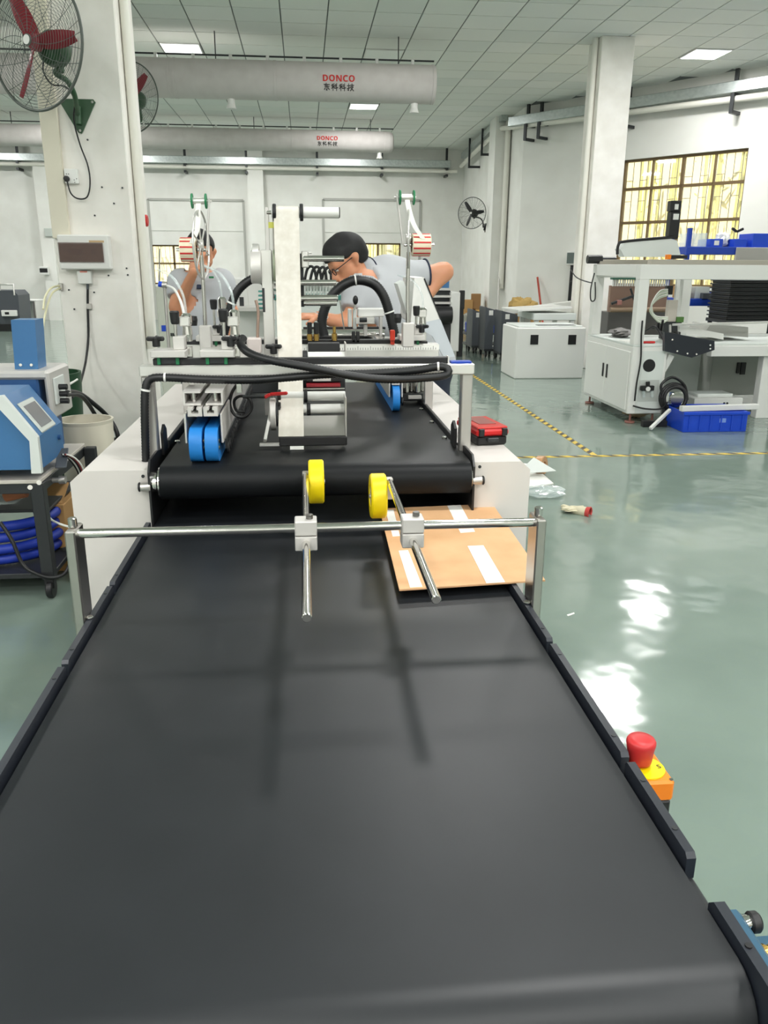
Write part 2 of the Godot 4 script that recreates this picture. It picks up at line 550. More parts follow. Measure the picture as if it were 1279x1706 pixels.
func build_setting():
	# hall outline as (x, z)
	var outline := [Vector2(LEFTX - 0.2, BACKZ - 0.2), Vector2(SIDEX + 0.2, BACKZ - 0.2), Vector2(SIDEX + 0.2, -17.2), Vector2(RIGHTX + 0.2, -7.28), Vector2(RIGHTX + 0.2, REARZ + 0.2), Vector2(LEFTX - 0.2, REARZ + 0.2)]
	one("floor", "glossy grey-green epoxy floor of the hall", "floor", nb().pry(outline, -0.15, 0.0), M.floor, "", "structure")
	# walls
	var wl := -23.5
	var bw_o := V(LEFTX, 0, BACKZ)
	var h1 := [pz(253, 440, wl).x - LEFTX, 0.95, pz(327, 440, wl).x - LEFTX, pz(290, 408, wl).y]
	var h2 := [pz(592, 440, wl).x - LEFTX, 0.95, pz(667, 440, wl).x - LEFTX, pz(640, 405, wl).y]
	var b := nb()
	wall_slab(b, bw_o, V(1, 0, 0), V(0, 0, 1), SIDEX - LEFTX + 0.2, [h1, h2])
	one("wall_back", "white plastered end wall with pipes and two small barred windows", "wall", b, M.wall, "", "structure")
	b = nb()
	wall_slab(b, V(SIDEX, 0, BACKZ), V(0, 0, 1), V(-1, 0, 0), 6.3, [])
	one("wall_side", "white wall running between end wall and slanting wall", "wall", b, M.wall, "", "structure")
	var c0 := pp(1037, 266, D0, DN)
	var c1 := pp(1247, 247, D0, DN)
	var hw := [(c0 - D0).dot(DE), 1.15, (c1 - D0).dot(DE), (c0.y + c1.y) * 0.5]
	b = nb()
	wall_slab(b, D0, DE, DN, DLEN, [hw])
	one("wall_slanting", "white slanting wall with the large barred window", "wall", b, M.wall, "", "structure")
	b = nb()
	wall_slab(b, V(RIGHTX, 0, -7.28), V(0, 0, 1), V(-1, 0, 0), 14.3, [])
	one("wall_right", "plain white long wall of the hall", "wall", b, M.wall, "", "structure")
	b = nb()
	wall_slab(b, V(RIGHTX + 0.2, 0, REARZ), V(-1, 0, 0), V(0, 0, -1), RIGHTX - LEFTX + 0.4, [])
	one("wall_rear", "plain white wall behind the conveyor's free end", "wall", b, M.wall, "", "structure")
	b = nb()
	wall_slab(b, V(LEFTX, 0, REARZ), V(0, 0, -1), V(1, 0, 0), 30.7, [])
	one("wall_left", "plain white wall beyond the pillars", "wall", b, M.wall, "", "structure")
	var ht: float = hw[3]
	barred_window("window_1", "large yellowed barred window in the slanting wall", D0, DE, DN, hw, 4, [1.15, ht - 1.62, ht - 1.08, ht - 0.5, ht], 4)
	barred_window("window_2", "small barred window low in end wall behind worker holding his chin", bw_o, V(1, 0, 0), V(0, 0, 1), h1, 2, [0.95, 1.5, h1[3]], 5)
	barred_window("window_3", "small barred window behind the bending worker with glasses", bw_o, V(1, 0, 0), V(0, 0, 1), h2, 2, [0.95, 1.5, h2[3]], 5)
	# what the windows look out on
	var ob := Basis(DE, Vector3.UP, DN)
	one("boundary_wall", "sunlit cream boundary wall outside the large window", "wall", nb().box(D0 + DE * 5.0 - DN * 4.6 + V(0, 2.9, 0), V(16, 6, 0.2), ob), mt(rgb(238, 228, 188), 0.9), "", "structure")
	one("boundary_wall", "sunlit cream boundary wall outside the end wall windows", "wall", nb().ab(V(-13, -0.1, -28.4), V(5.5, 5.9, -28.2)), mt(rgb(232, 228, 196), 0.9), "", "structure")
	one("ground", "pale yard ground outside the hall", "ground", nb().ab(V(-40, -0.5, -60), V(40, -0.16, 30)), mt(rgb(190, 184, 160), 0.95), "", "structure")
	var rng := RandomNumberGenerator.new()
	rng.seed = 4
	var bam := nb()
	for k in 70:
		var base := V(0, 0, 0)
		if k < 40: base = D0 + DE * rng.randf_range(-1.0, 10.0) - DN * rng.randf_range(2.9, 3.8)
		else: base = V(rng.randf_range(-9, 4), 0, rng.randf_range(-27.5, -26.9))
		bam.tube([base - V(0, 0.16, 0), base + V(rng.randf_range(-0.2, 0.2), 4.6, 0)], rng.randf_range(0.02, 0.045), 5)
		for q in 14:
			var c := base + V(rng.randf_range(-0.35, 0.35), rng.randf_range(1.0, 4.7), rng.randf_range(-0.3, 0.3))
			var d := V(rng.randf_range(-1, 1), rng.randf_range(-0.9, 0.3), rng.randf_range(-1, 1)).normalized()
			var sd := d.cross(Vector3.UP).normalized() * 0.03
			bam.flat()
			bam.quad(c, c + d * 0.1 + sd, c + d * 0.28, c + d * 0.1 - sd)
	var bm := mt(rgb(214, 210, 138), 0.6)
	bm.backlight_enabled = true
	bm.backlight = rgb(190, 190, 110)
	one("bamboo_thicket", "yellow-green bamboo growing outside the windows", "bamboo", bam, bm, "", "stuff")

	# ceiling: slab with a dark grid, and the tiles hung in it
	var cl := one("ceiling", "suspended ceiling of pale square tiles in a dark grid", "ceiling", nb().pry(outline, CEIL + 0.012, CEIL + 0.3), M.ceil_dark, "", "structure")
	var lit := {Vector2i(-3, 0): "lit square ceiling panel before the long duct near the wall fan", Vector2i(2, 7): "lit square ceiling panel between the two fabric ducts", Vector2i(10, -1): "lit square ceiling panel beside the square pillar near the large window"}
	var rows := {-6: [-8, 2, 7, 13], -13: [-8, 2, 13], -20: [-8, 2, 7, 13], -24: [-12, -3, 5], -28: [-12, -8, -3, 2, 7], -32: [-12, -3, 2, 7]}  # unseen rows, most of them added to brighten the pillar and front faces
	for j in rows:
		for i in rows[j]:
			lit[Vector2i(i, j)] = "unseen lit square ceiling panel above the free end of the hall"
	for i in [-14, -8]: lit[Vector2i(i, 0)] = "lit square ceiling panel in the bay beyond the pillars"
	for i in [-14, -8]: lit[Vector2i(i, 7)] = "lit square ceiling panel in the bay beyond the pillars"
	for i in [-14, -8, -3, 2]: lit[Vector2i(i, 13)] = "lit square ceiling panel close to the end wall"
	var cells := []
	for i in range(-22, 21):
		for j in range(-34, 18):
			var x := -0.2175 + TILE * (i + 0.5)
			var z := -13.08 - TILE * (j + 0.5)
			if not in_hall(x, z): continue
			if lit.has(Vector2i(i, j)):
				ceiling_lamp(x, z, lit[Vector2i(i, j)])
				continue
			if i == 2 and j == 0:
				var t := thing("ceiling_light", "unlit pale ceiling panel before the long duct's logo", "ceiling light", V(x, CEIL, z), "")
				part(t, "frame", nb().ab(V(x - 0.28, CEIL - 0.008, z - 0.28), V(x + 0.28, CEIL + 0.012, z + 0.28)), M.white)
				part(t, "diffuser", nb().ab(V(x - 0.262, CEIL - 0.012, z - 0.262), V(x + 0.262, CEIL - 0.006, z + 0.262)), M.panel_off)
				continue
			var d := V(x, CEIL, z) - EYE
			var dz := d.dot(cf)
			var u := 639.5 + FPX * d.dot(cr) / maxf(dz, 0.1)
			var v := 853.0 - FPX * d.dot(cu) / maxf(dz, 0.1)
			cells.append([dz if dz > 0 and u > 60 and u < 1300 and v > -30 else dz + 500.0 if dz > 0 else 999.0, x, z])
	cells.sort_custom(func(p, q): return p[0] < q[0])
	var tw := TILE - 0.016
	var tile_mesh := nb().box(Vector3.ZERO, V(tw, 0.02, tw), Basis.IDENTITY, 0.002).done()
	var rest := nb()
	for k in cells.size():
		var c := V(cells[k][1], CEIL + 0.01, cells[k][2])
		if k < 300: same(cl, "ceiling_tile", tile_mesh, [M.tile, M.tile2, M.tile, M.tile3][(k * 7) % 4], c)
		else: rest.box(c, V(tw, 0.02, tw))
	part(cl, "ceiling_tiles", rest, M.tile).set_meta("kind", "stuff")

	# pillars and pilasters
	var pil := [
		["pillar", "square white pillar carrying the wall fan and breaker box", V(-1.70, 0, -6.6), V(-1.167, CEIL, -6.0)],
		["pillar", "white pillar standing behind the fan pillar", V(-3.3, 0, -12.7), V(-2.72, CEIL, -12.1)],
		["pillar", "square white pillar rising behind the white gantry machine", V(pz(997, 150, -12).x, 0, -12.55), V(pz(1051, 150, -12).x, CEIL, -12.0)],
	]
	for p in pil: one(p[0], p[1], "pillar", nb().ab(p[2], p[3], 0.008), M.pillar, "", "structure")
	var pls := [["flat pilaster on end wall between two sealed doorways", pz(412, 300, -23.2).x, pz(438, 300, -23.2).x], ["flat pilaster on end wall beyond the fan pillar", pz(56, 300, -23.2).x, pz(78, 300, -23.2).x]]
	for p in pls: one("pilaster", p[0], "pilaster", nb().ab(V(p[1], 0, -23.5), V(p[2], CEIL, -23.2)), M.wall, "", "structure")
	one("pilaster", "pilaster beside the far wall fan", "pilaster", nb().ab(V(4.12, 0, -18.9), V(4.45, CEIL, -18.3)), M.wall, "", "structure")
	# sealed doorways: thin frames on the end wall
	for q in [[538, 332, 700, "sealed white doorway outlined on end wall behind bending worker"], [246, 332, 405, "sealed white doorway outlined on end wall behind standing worker"]]:
		var a := pz(q[0], q[1], -23.49)
		var x1 := pz(q[2], q[1], -23.49).x
		var t := thing("door_1" if q[0] == 538 else "door_2", q[3], "doorway", V(a.x, 0, -23.49), "", "structure")
		part(t, "door_frame", nb().ab(V(a.x, a.y - 0.03, -23.5), V(x1, a.y + 0.03, -23.46)).ab(V(a.x - 0.03, 0, -23.5), V(a.x + 0.03, a.y, -23.46)).ab(V(x1 - 0.03, 0, -23.5), V(x1 + 0.03, a.y, -23.46)), mt(rgb(176, 176, 170), 0.6))
		# leaves stop short of the windows in the wall
		part(t, "door_leaf", nb().ab(V(a.x + 0.03, 2.35, -23.5), V(x1 - 0.03, a.y - 0.03, -23.485)), M.wall)

func build_overhead():
	# fabric air ducts with the maker's name
	duct("fabric_duct", "nearer grey fabric air duct with red and black lettering", pz(700, 141, -12.4), pz(722, 141, -12.4).x, 0.245, 0.0, [564, 138, 12.0], 0.5, [pz(385, 170, -12.4), pz(690, 170, -12.4)], false)
	duct("fabric_duct", "farther grey fabric air duct with rounded end and lettering", pz(640, 237, -19.0), pz(655, 237, -19.0).x, 0.215, 0.0, [545, 235, 7.8], 0.5, [pz(632, 258, -19.0)], true)
	# cable tray and pipe along the end wall
	var yt := pz(500, 270, -23.2).y
	var yp := pz(500, 281, -23.2).y
	var t := thing("cable_tray", "galvanised cable tray on brackets along the end wall", "cable tray", V(0, yt, -23.2))
	part(t, "tray", nb().ab(V(LEFTX, yt - 0.09, -23.32), V(4.0, yt + 0.09, -23.08), 0.01), M.galv)
	for u in [308, 410, 528, 636, 744, 30]:
		var x := pz(u, 270, -23.2).x
		part(t, "hanger", nb().ab(V(x - 0.03, yt + 0.09, -23.24), V(x + 0.03, CEIL, -23.2)), M.dark_metal)
		for y in [yp - 0.12, yt - 0.12]: part(t, "bracket", nb().ab(V(x - 0.03, y - 0.03, -23.5), V(x + 0.03, y + 0.03, -23.1)), M.dark_metal)
	one("conduit_pipe", "white conduit pipe under the tray along end wall", "pipe", nb().rod(V(LEFTX, yp, -23.2), V(4.2, yp, -23.2), 0.05, 10), M.pvc)
	# along the side and slanting walls
	var i0 := D0 + DN * 0.2
	var ta := pp(850, 203, i0, DN)
	var tb := pp(974, 182, i0, DN)
	var yy := (ta.y + tb.y + pp(1279, 141, i0, DN).y) / 3.0
	t = thing("cable_tray", "galvanised cable tray along the slanting wall above the large window", "cable tray", V(tb.x, yy, tb.z))
	var ts := (ta - D0).dot(DE)
	part(t, "tray", nb().box(D0 + DE * (ts + 10.0) * 0.5 + DN * 0.2 + V(0, yy, 0), V(10.0 - ts, 0.17, 0.16), Basis(DE, Vector3.UP, DN), 0.008), M.galv)
	for u in [880, 902, 1046, 1220]:
		var s: float = (pp(u, 190, i0, DN) - D0).dot(DE)
		var c := D0 + DE * s
		var bs := Basis(DE, Vector3.UP, DN)
		part(t, "hanger", nb().box(c + DN * 0.2 + V(0, (yy + CEIL) * 0.5 + 0.04, 0), V(0.06, CEIL - yy - 0.09, 0.04), bs), M.dark_metal)
		part(t, "bracket", nb().box(c + DN * 0.14 + V(0, yy - 0.11, 0), V(0.06, 0.05, 0.28), bs).box(c + DN * 0.14 + V(0, yy - 0.36, 0), V(0.06, 0.05, 0.28), bs).box(c + DN * 0.27 + V(0, yy - 0.24, 0), V(0.06, 0.26, 0.03), bs), M.dark_metal)
	var p := [px(768, 277, 4.25), px(800, 245, 4.25), px(836, 214, 4.25)]
	for u in [[880, 208], [974, 197], [1049, 187], [1279, 158]]: p.append(pp(u[0], u[1], i0, DN))
	p.append(p[-1] + (p[-1] - p[-2]) * 0.5)
	one("conduit_pipe", "white conduit pipe bending from side wall onto slanting wall", "pipe", nb().tube(p, 0.05, 10), M.pvc)
	t = thing("cable_tray", "short galvanised cable tray on side wall above far fan", "cable tray", V(4.2, 4.0, -21))
	part(t, "tray", nb().beam(px(772, 268, 4.25) + V(0, 0.12, 0), px(840, 205, 4.25) + V(0, 0.12, 0), 0.14, 0.14, 0.01), M.galv)
	for u in [[790, 262], [812, 240]]:
		var c := px(u[0], u[1], 4.3)
		part(t, "bracket", nb().ab(V(4.15, c.y - 0.25, c.z - 0.03), V(4.45, c.y - 0.2, c.z + 0.03)).ab(V(4.15, c.y - 0.21, c.z - 0.03), V(4.19, CEIL, c.z + 0.03)), M.dark_metal)
	# conduits down the pillars
	var rp := pz(988, 150, -12.2)
	one("conduit_pipe", "white conduit running down the pillar by the gantry machine", "pipe", nb().rod(V(pz(997, 150, -12).x - 0.045, 0.0, -12.15), V(pz(997, 150, -12).x - 0.045, CEIL, -12.15), 0.04, 10), M.pvc)
	one("conduit_pipe", "white conduit running down the fan pillar's edge", "pipe", nb().rod(V(-1.135, 0.9, -6.15), V(-1.135, CEIL, -6.15), 0.03, 12), M.pvc)
	one("conduit_pipe", "white conduit down the side wall pilaster", "pipe", nb().rod(V(4.37, 1.0, -18.23), V(4.37, CEIL, -18.23), 0.06, 8), M.pvc)
	# pale trunking down the fan pillar into the breaker box
	one("cable_trunking", "broad cream cable trunking down the fan pillar to breaker box", "trunking", nb().ab(V(-1.70, 1.66, -6.0), V(-1.585, CEIL, -5.965), 0.004), M.cream)

func duct(called: String, label: String, c: Vector3, x1: float, r: float, _d: float, txt: Array, clip: float, spouts: Array, round_end: bool):
	var t := thing(called, label, "air duct", V(x1, c.y, c.z), "overhead fabric ducts")
	var pr := [Vector2(0, 0)]
	var l := x1 - LEFTX
	if round_end:
		pr = [Vector2(0, 0), Vector2(r, 0), Vector2(r, l - 0.16), Vector2(r * 0.97, l - 0.09), Vector2(r * 0.86, l - 0.03), Vector2(r * 0.6, l), Vector2(0, l)]
	else: pr = [Vector2(0, 0), Vector2(r, 0), Vector2(r, l), Vector2(r - 0.01, l + 0.01), Vector2(0, l + 0.01)]
	part(t, "duct_sleeve", nb().lathe(pr, V(LEFTX, c.y, c.z), Vector3.RIGHT, 40), M.fabric)
	var sx := x1 - 0.02 if not round_end else x1 - 0.2
	for q in [sx, x1 - 2.2, x1 - 3.55, x1 - 3.62]: part(t, "seam_band", nb().lathe([Vector2(r, -0.02), Vector2(r + 0.005, -0.018), Vector2(r + 0.005, 0.018), Vector2(r, 0.02)], V(q, c.y, c.z), Vector3.RIGHT, 40), M.fabric)
	part(t, "hanging_wire", nb().rod(V(LEFTX, c.y + r + 0.05, c.z), V(x1, c.y + r + 0.05, c.z), 0.012, 6), M.dark_metal)
	var x := x1 - 0.3
	while x > x1 - 5.5:
		part(t, "hook", nb().ab(V(x - 0.022, c.y + r - 0.06, c.z - 0.02), V(x + 0.022, c.y + r + 0.065, c.z + 0.02), 0.006), M.white)
		x -= clip
	for xx in [x1 - 0.5, x1 - 3.0, x1 - 5.5, x1 - 8.0]: part(t, "hanger", nb().rod(V(xx, c.y + r, c.z), V(xx, CEIL, c.z), 0.008, 6), M.dark_metal)
	for s in spouts:
		part(t, "nozzle", nb().lathe([Vector2(0.05, 0.06), Vector2(0.05, -0.06), Vector2(0.07, -0.12), Vector2(0.0, -0.1)], V(s.x, c.y - r, c.z), Vector3.UP, 14), M.white)
	# lettering wrapped onto the sleeve
	var lc := pz(txt[0], txt[1], c.z + r)
	var k: float = (pz(txt[0] + txt[2], txt[1], c.z + r) - lc).length()     # width of one letter
	var wrap := func(q: Vector2, off: float) -> Vector3:
		var a := (q.y + lc.y - c.y) / r
		return V(lc.x + q.x, c.y + (r + off) * sin(a), c.z + (r + off) * cos(a))
	var tm := TextMesh.new()
	var f := SystemFont.new()
	f.font_names = PackedStringArray(["Droid Sans"])
	f.font_weight = 700
	tm.font = f
	tm.text = "DONCO"
	tm.font_size = 64
	tm.pixel_size = k * 4.6 / 64.0 / 3.6
	tm.depth = 0.004
	var b := nb()
	b.flat()
	var arr := tm.get_mesh_arrays()
	var vv: PackedVector3Array = arr[Mesh.ARRAY_VERTEX]
	var ii: PackedInt32Array = arr[Mesh.ARRAY_INDEX]
	var wd := tm.get_aabb().size.x
	var sc := k * 4.4 / maxf(wd, 0.001)
	var q3 := []
	for v in vv: q3.append(wrap.call(Vector2(v.x * sc, v.y * sc * 0.86 + k * 0.55), v.z + 0.006))
	for i in range(0, ii.size(), 3):
		b.st.add_vertex(q3[ii[i]]); b.st.add_vertex(q3[ii[i + 1]]); b.st.add_vertex(q3[ii[i + 2]])
	part(t, "lettering", b, mt(rgb(206, 44, 40), 0.7), "red letters DONCO")
	var strokes := {
		"dong": [[.1, .82, .9, .82], [.42, .98, .25, .55], [.25, .55, .85, .55], [.54, .7, .54, .04], [.54, .04, .42, .1], [.3, .38, .14, .14], [.7, .38, .88, .14]],
		"ke": [[.08, .82, .42, .92], [.02, .66, .48, .66], [.26, .88, .26, .02], [.24, .6, .05, .3], [.28, .6, .46, .4], [.58, .86, .68, .76], [.55, .66, .66, .56], [.5, .32, .98, .42], [.8, .98, .8, .02]],
		"ji": [[.02, .72, .4, .72], [.22, .98, .22, .08], [.22, .08, .1, .13], [.02, .32, .42, .45], [.48, .8, .98, .8], [.72, .98, .72, .58], [.52, .57, .9, .57], [.9, .57, .5, .04], [.58, .42, .98, .04]],
	}
	b = nb()
	b.flat()
	var hh := k * 0.92
	var n := 0
	for g in ["dong", "ke", "ke", "ji"]:
		var ox: float = (n - 2) * k * 1.1 + k * 0.09
		for s in strokes[g]:
			var a0 := Vector2(ox + s[0] * hh, s[1] * hh - k * 0.98)
			var a1 := Vector2(ox + s[2] * hh, s[3] * hh - k * 0.98)
			var dd := (a1 - a0).normalized() * hh * 0.055
			var nn := Vector2(-dd.y, dd.x)
			a0 -= dd; a1 += dd
			for off in [0.005]:
				var P := [wrap.call(a0 - nn, off), wrap.call(a1 - nn, off), wrap.call(a1 + nn, off), wrap.call(a0 + nn, off)]
				var Q := [wrap.call(a0 - nn, 0.0), wrap.call(a1 - nn, 0.0), wrap.call(a1 + nn, 0.0), wrap.call(a0 + nn, 0.0)]
				b.quad(P[0], P[1], P[2], P[3])
				for e in 4: b.quad(Q[e], Q[(e + 1) % 4], P[(e + 1) % 4], P[e])
		n += 1
	part(t, "lettering", b, mt(rgb(48, 44, 44), 0.7), "black Chinese characters")

# box whose front face fills a pixel rectangle at depth z, dep metres deep behind it
func bxr(u0: float, v0: float, u1: float, v1: float, z: float, dep: float, r := 0.002, b: B = null) -> B:
	if b == null: b = nb()
	var um := (u0 + u1) * 0.5
	var vm := (v0 + v1) * 0.5
	return b.ab(V(pz(u0, vm, z).x, pz(um, v1, z).y, z - dep), V(pz(u1, vm, z).x, pz(um, v0, z).y, z), r)
# round bar lying across (along x) between two pixel columns
func hbar(u0: float, u1: float, v: float, z: float, r: float, n := 18, b: B = null) -> B:
	if b == null: b = nb()
	var y := pz((u0 + u1) * 0.5, v, z).y
	return b.cyl(V(pz(u0, v, z).x, y, z), V(pz(u1, v, z).x, y, z), r, n, minf(r * 0.12, 0.002))
func pts(list: Array, z) -> Array:      # [[u, v], ...] or [[u, v, z], ...] -> points
	var o := []
	for q in list: o.append(pz(q[0], q[1], q[2] if q.size() > 2 else z))
	return o
func belt_loop(z0: float, z1: float, ytop: float, r: float) -> Array:   # outline (z, y), round at both ends
	var o := []
	for k in 13: o.append(Vector2(z1 - r + r * sin(PI * k / 12.0), ytop - r + r * cos(PI * k / 12.0)))
	for k in 13: o.append(Vector2(z0 + r - r * sin(PI * k / 12.0), ytop - r - r * cos(PI * k / 12.0)))
	return o

func build_conveyor():
	var t := thing("belt_conveyor", "black belt conveyor with segmented dark side rails", "conveyor", V(0, 0, -1.6))
	part(t, "belt", nb().prism(belt_loop(-2.78, -0.605, 0.77, 0.055), -0.45, 0.46, Transform3D(Basis(Vector3.BACK, Vector3.UP, Vector3.RIGHT), Vector3.ZERO), true), M.belt, "black rubber belt")
	for s in [[-2.255, -1.79], [-1.775, -1.4], [-1.385, -0.99], [-0.975, -0.6]]:
		rail(t, -0.4685, -0.456, s[0], s[1])
	for s in [[-2.255, -1.8], [-1.785, -1.415], [-1.4, -1.02], [-1.005, -0.80]]:
		rail(t, 0.466, 0.4785, s[0], s[1])
	for s in [-1, 1]:
		var x: float = -0.463 if s < 0 else 0.473
		part(t, "side_beam", nb().ab(V(x - 0.006, 0.64, -2.255), V(x + 0.006, 0.752, -0.62), 0.003), M.dark_metal)
		for z in [-2.2, -0.85]:
			var lg := part(t, "leg", nb().ab(V(x - s * 0.05 - 0.02, 0.03, z - 0.02), V(x - s * 0.05 + 0.02, 0.65, z + 0.02), 0.003), M.dark_metal)
			part(lg, "foot", nb().cyl(V(x - s * 0.05, 0, z), V(x - s * 0.05, 0.03, z), 0.035, 14, 0.004), M.black)
	for z in [-2.2, -0.85]: part(t, "cross_bar", nb().ab(V(-0.43, 0.2, z - 0.015), V(0.44, 0.24, z + 0.015), 0.003), M.dark_metal)
	# bearing plate and gearbox at the near end
	var pl := [Vector2(-0.735, 0.66), Vector2(-0.735, 0.775), Vector2(-0.725, 0.785), Vector2(-0.60, 0.785), Vector2(-0.575, 0.76), Vector2(-0.575, 0.62), Vector2(-0.70, 0.62)]
	part(t, "bearing_plate", nb().prx(pl, 0.463, 0.4765), M.rail)
	part(t, "bearing_plate", nb().prx(pl, -0.4695, -0.456), M.rail)
	for q in [-0.66, -0.60]: part(t, "set_screw", nb().cyl(V(0.47, 0.782, q), V(0.47, 0.787, q), 0.004, 10), M.black)
	var g := thing("gear_motor", "blue gearbox bolted beside the conveyor's end roller", "gearbox", V(0.52, 0.6, -0.66))
	part(g, "housing", nb().box(V(0.55, 0.655, -0.655), V(0.1, 0.14, 0.17), Basis.IDENTITY, 0.012), M.gear)
	part(g, "mounting_block", nb().box(V(0.4885, 0.70, -0.658), V(0.0225, 0.14, 0.15), Basis.IDENTITY, 0.006), M.gear)
	part(g, "flange", nb().cyl(V(0.477, 0.675, -0.655), V(0.49, 0.675, -0.655), 0.08, 28, 0.003), M.gear)
	var br := part(g, "breather_plug", nb().cyl(V(0.497, 0.754, -0.722), V(0.509, 0.754, -0.722), 0.01, 6), M.steel)
	part(br, "cap", nb().lathe([Vector2(0, 0), Vector2(0.011, 0), Vector2(0.0125, 0.002), Vector2(0.0125, 0.01), Vector2(0.01, 0.013), Vector2(0, 0.013)], V(0.509, 0.754, -0.722), Vector3.RIGHT, 20), M.black)
	part(g, "brass_fitting", nb().cyl(V(0.497, 0.75, -0.682), V(0.508, 0.75, -0.682), 0.01, 6).lathe([Vector2(0.006, 0), Vector2(0.009, 0.006), Vector2(0.004, 0.014), Vector2(0, 0.015)], V(0.508, 0.75, -0.682), Vector3.RIGHT, 12, true), M.brass)
	part(g, "motor", nb().cyl(V(0.53, 0.62, -0.655), V(0.53, 0.42, -0.655), 0.055, 24, 0.004), M.gear)

	# emergency stop
	var e := thing("emergency_stop", "red mushroom emergency stop button on orange and black box", "stop button", V(0.515, 0.66, -1.04))
	part(e, "cover", nb().ab(V(0.487, 0.714, -1.082), V(0.546, 0.75, -0.998), 0.004), M.orange)
	part(e, "base_box", nb().ab(V(0.489, 0.645, -1.08), V(0.544, 0.714, -1.0), 0.003), M.black)
	part(e, "mounting_plate", nb().ab(V(0.4785, 0.69, -1.06), V(0.488, 0.72, -1.02)), M.dark_metal)
	part(e, "legend_disc", nb().cyl(V(0.513, 0.75, -1.035), V(0.513, 0.7515, -1.035), 0.03, 30), M.yellow, "yellow legend disc")
	part(e, "collar", nb().cyl(V(0.507, 0.7515, -1.045), V(0.507, 0.757, -1.045), 0.012, 16), M.black)
	part(e, "button", nb().lathe([Vector2(0, 0.004), Vector2(0.018, 0.004), Vector2(0.019, 0.009), Vector2(0.0205, 0.026), Vector2(0.0225, 0.036), Vector2(0.0225, 0.041), Vector2(0.02, 0.045), Vector2(0.01, 0.0465), Vector2(0, 0.0465)], V(0.507, 0.7515, -1.045), Vector3.UP, 28, true), M.red_knob)
	for x in [0.492, 0.541]:
		for z in [-1.077, -1.003]: part(e, "screw", nb().cyl(V(x, 0.75, z), V(x, 0.7508, z), 0.003, 10), M.steel)
	var tm := TextMesh.new()
	tm.text = "S"
	tm.font_size = 32
	tm.pixel_size = 0.0004
	tm.depth = 0.0004
	var ts := MeshInstance3D.new()
	ts.name = "legend_letter"
	ts.mesh = tm
	ts.material_override = M.black
	e.add_child(ts)
	ts.position = V(0.535, 0.7518, -1.035) - e.position
	ts.rotation = V(-PI / 2, 0, 0)

	# bar on two posts with clamped rods and yellow wheels
	var s := thing("press_wheel_stand", "steel cross bar on two posts holding rods with yellow wheels", "wheel stand", V(0, 0.7, -1.6))
	for x in [[-0.4905, -0.4695], [0.4795, 0.5005]]:
		var po := part(s, "post", nb().ab(V(x[0], 0.66, -1.64), V(x[1], 0.985, -1.575), 0.003), M.post)
		var xm: float = (x[0] + x[1]) * 0.5
		part(po, "knurled_bolt", nb().cyl(V(xm, 0.985, -1.605), V(xm, 1.006, -1.605), 0.009, 14, 0.002), M.steel)
		part(s, "bolt", nb().cyl(V(clampf(xm, -0.4625, 0.4725), 0.788, -1.59), V(clampf(xm, -0.4625, 0.4725), 0.794, -1.59), 0.0075, 14, 0.002), M.steel)
	part(s, "cross_bar", nb().cyl(V(-0.472, 0.973, -1.6), V(0.482, 0.973, -1.6), 0.0098, 20), M.steel)
	var r1a := py(508, 1030, 0.944)
	var r1b := py(508, 790, 0.944)
	var r2a := py(720, 1000, 0.944)
	var r2b := py(648, 800, 0.944)
	for k in 2:
		var x: float = -0.008 if k == 0 else 0.216
		var za: float = r1a.z if k == 0 else r2a.z
		var zb: float = r1b.z if k == 0 else r2b.z
		part(s, "clamp_block", nb().ab(V(x - 0.023, 0.962, -1.622), V(x + 0.023, 0.993, -1.578), 0.002).ab(V(x - 0.023, 0.929, -1.622), V(x + 0.023, 0.960, -1.578), 0.002), M.alu_dull)
		part(s, "clamp_bolt", nb().cyl(V(x + 0.008, 0.993, -1.6), V(x + 0.008, 1.003, -1.6), 0.0075, 14, 0.001), mt(rgb(120, 118, 114), 0.35, 0.9))
		part(s, "rod", nb().cyl(V(x, 0.944, za), V(x, 0.944, zb), 0.0088, 18, 0.0015), M.steel)
		var wx: float = 0.021 if k == 0 else 0.185
		var wy: float = pz(525, 795, -2.2).y if k == 0 else pz(628, 805, -2.2).y
		var wc := V(wx, wy, zb + 0.012)
		var w := part(s, "wheel", nb().lathe([Vector2(0.03, -0.021), Vector2(0.057, -0.021), Vector2(0.061, -0.017), Vector2(0.061, 0.017), Vector2(0.057, 0.021), Vector2(0.03, 0.021), Vector2(0.03, -0.021)], wc, Vector3.RIGHT, 36), M.yellow, "yellow rubber wheel")
		part(w, "hub", nb().lathe([Vector2(0, -0.019), Vector2(0.03, -0.019), Vector2(0.03, 0.019), Vector2(0, 0.019)], wc, Vector3.RIGHT, 24), M.alu_dull)
		part(s, "axle", nb().cyl(V(x, wy, wc.z), V(wx + (0.024 if k == 0 else -0.024), wy, wc.z), 0.006, 12), M.brushed)
		part(s, "rod_end", nb().ab(V(x - 0.009, minf(wy, 0.944) - 0.009, zb - 0.004), V(x + 0.009, 0.953, zb + 0.02), 0.002), M.brushed)

	# cardboard sheet with white tapes lying over the belt and rail
	var c := thing("cardboard_sheet", "flat tan cardboard sheet with four white tape strips on the belt", "cardboard", V(0.4, 0.792, -2.0))
	part(c, "board", nb().pry(flat2([[632, 848], [820, 840], [908, 967], [665, 983]], 0.793), 0.7905, 0.7945), M.card)
	for q in [[[641.7, 850], [655.5, 849.5], [666, 893], [654, 894]], [[745, 843], [767, 841.5], [791, 886], [767, 888]], [[664, 918], [679.5, 917], [703.5, 977.5], [683, 979]], [[778.6, 910], [805, 909], [841, 970], [810, 972]]]:
		part(c, "tape_strip", nb().pry(flat2(q, 0.7945), 0.7945, 0.7955), M.paper)

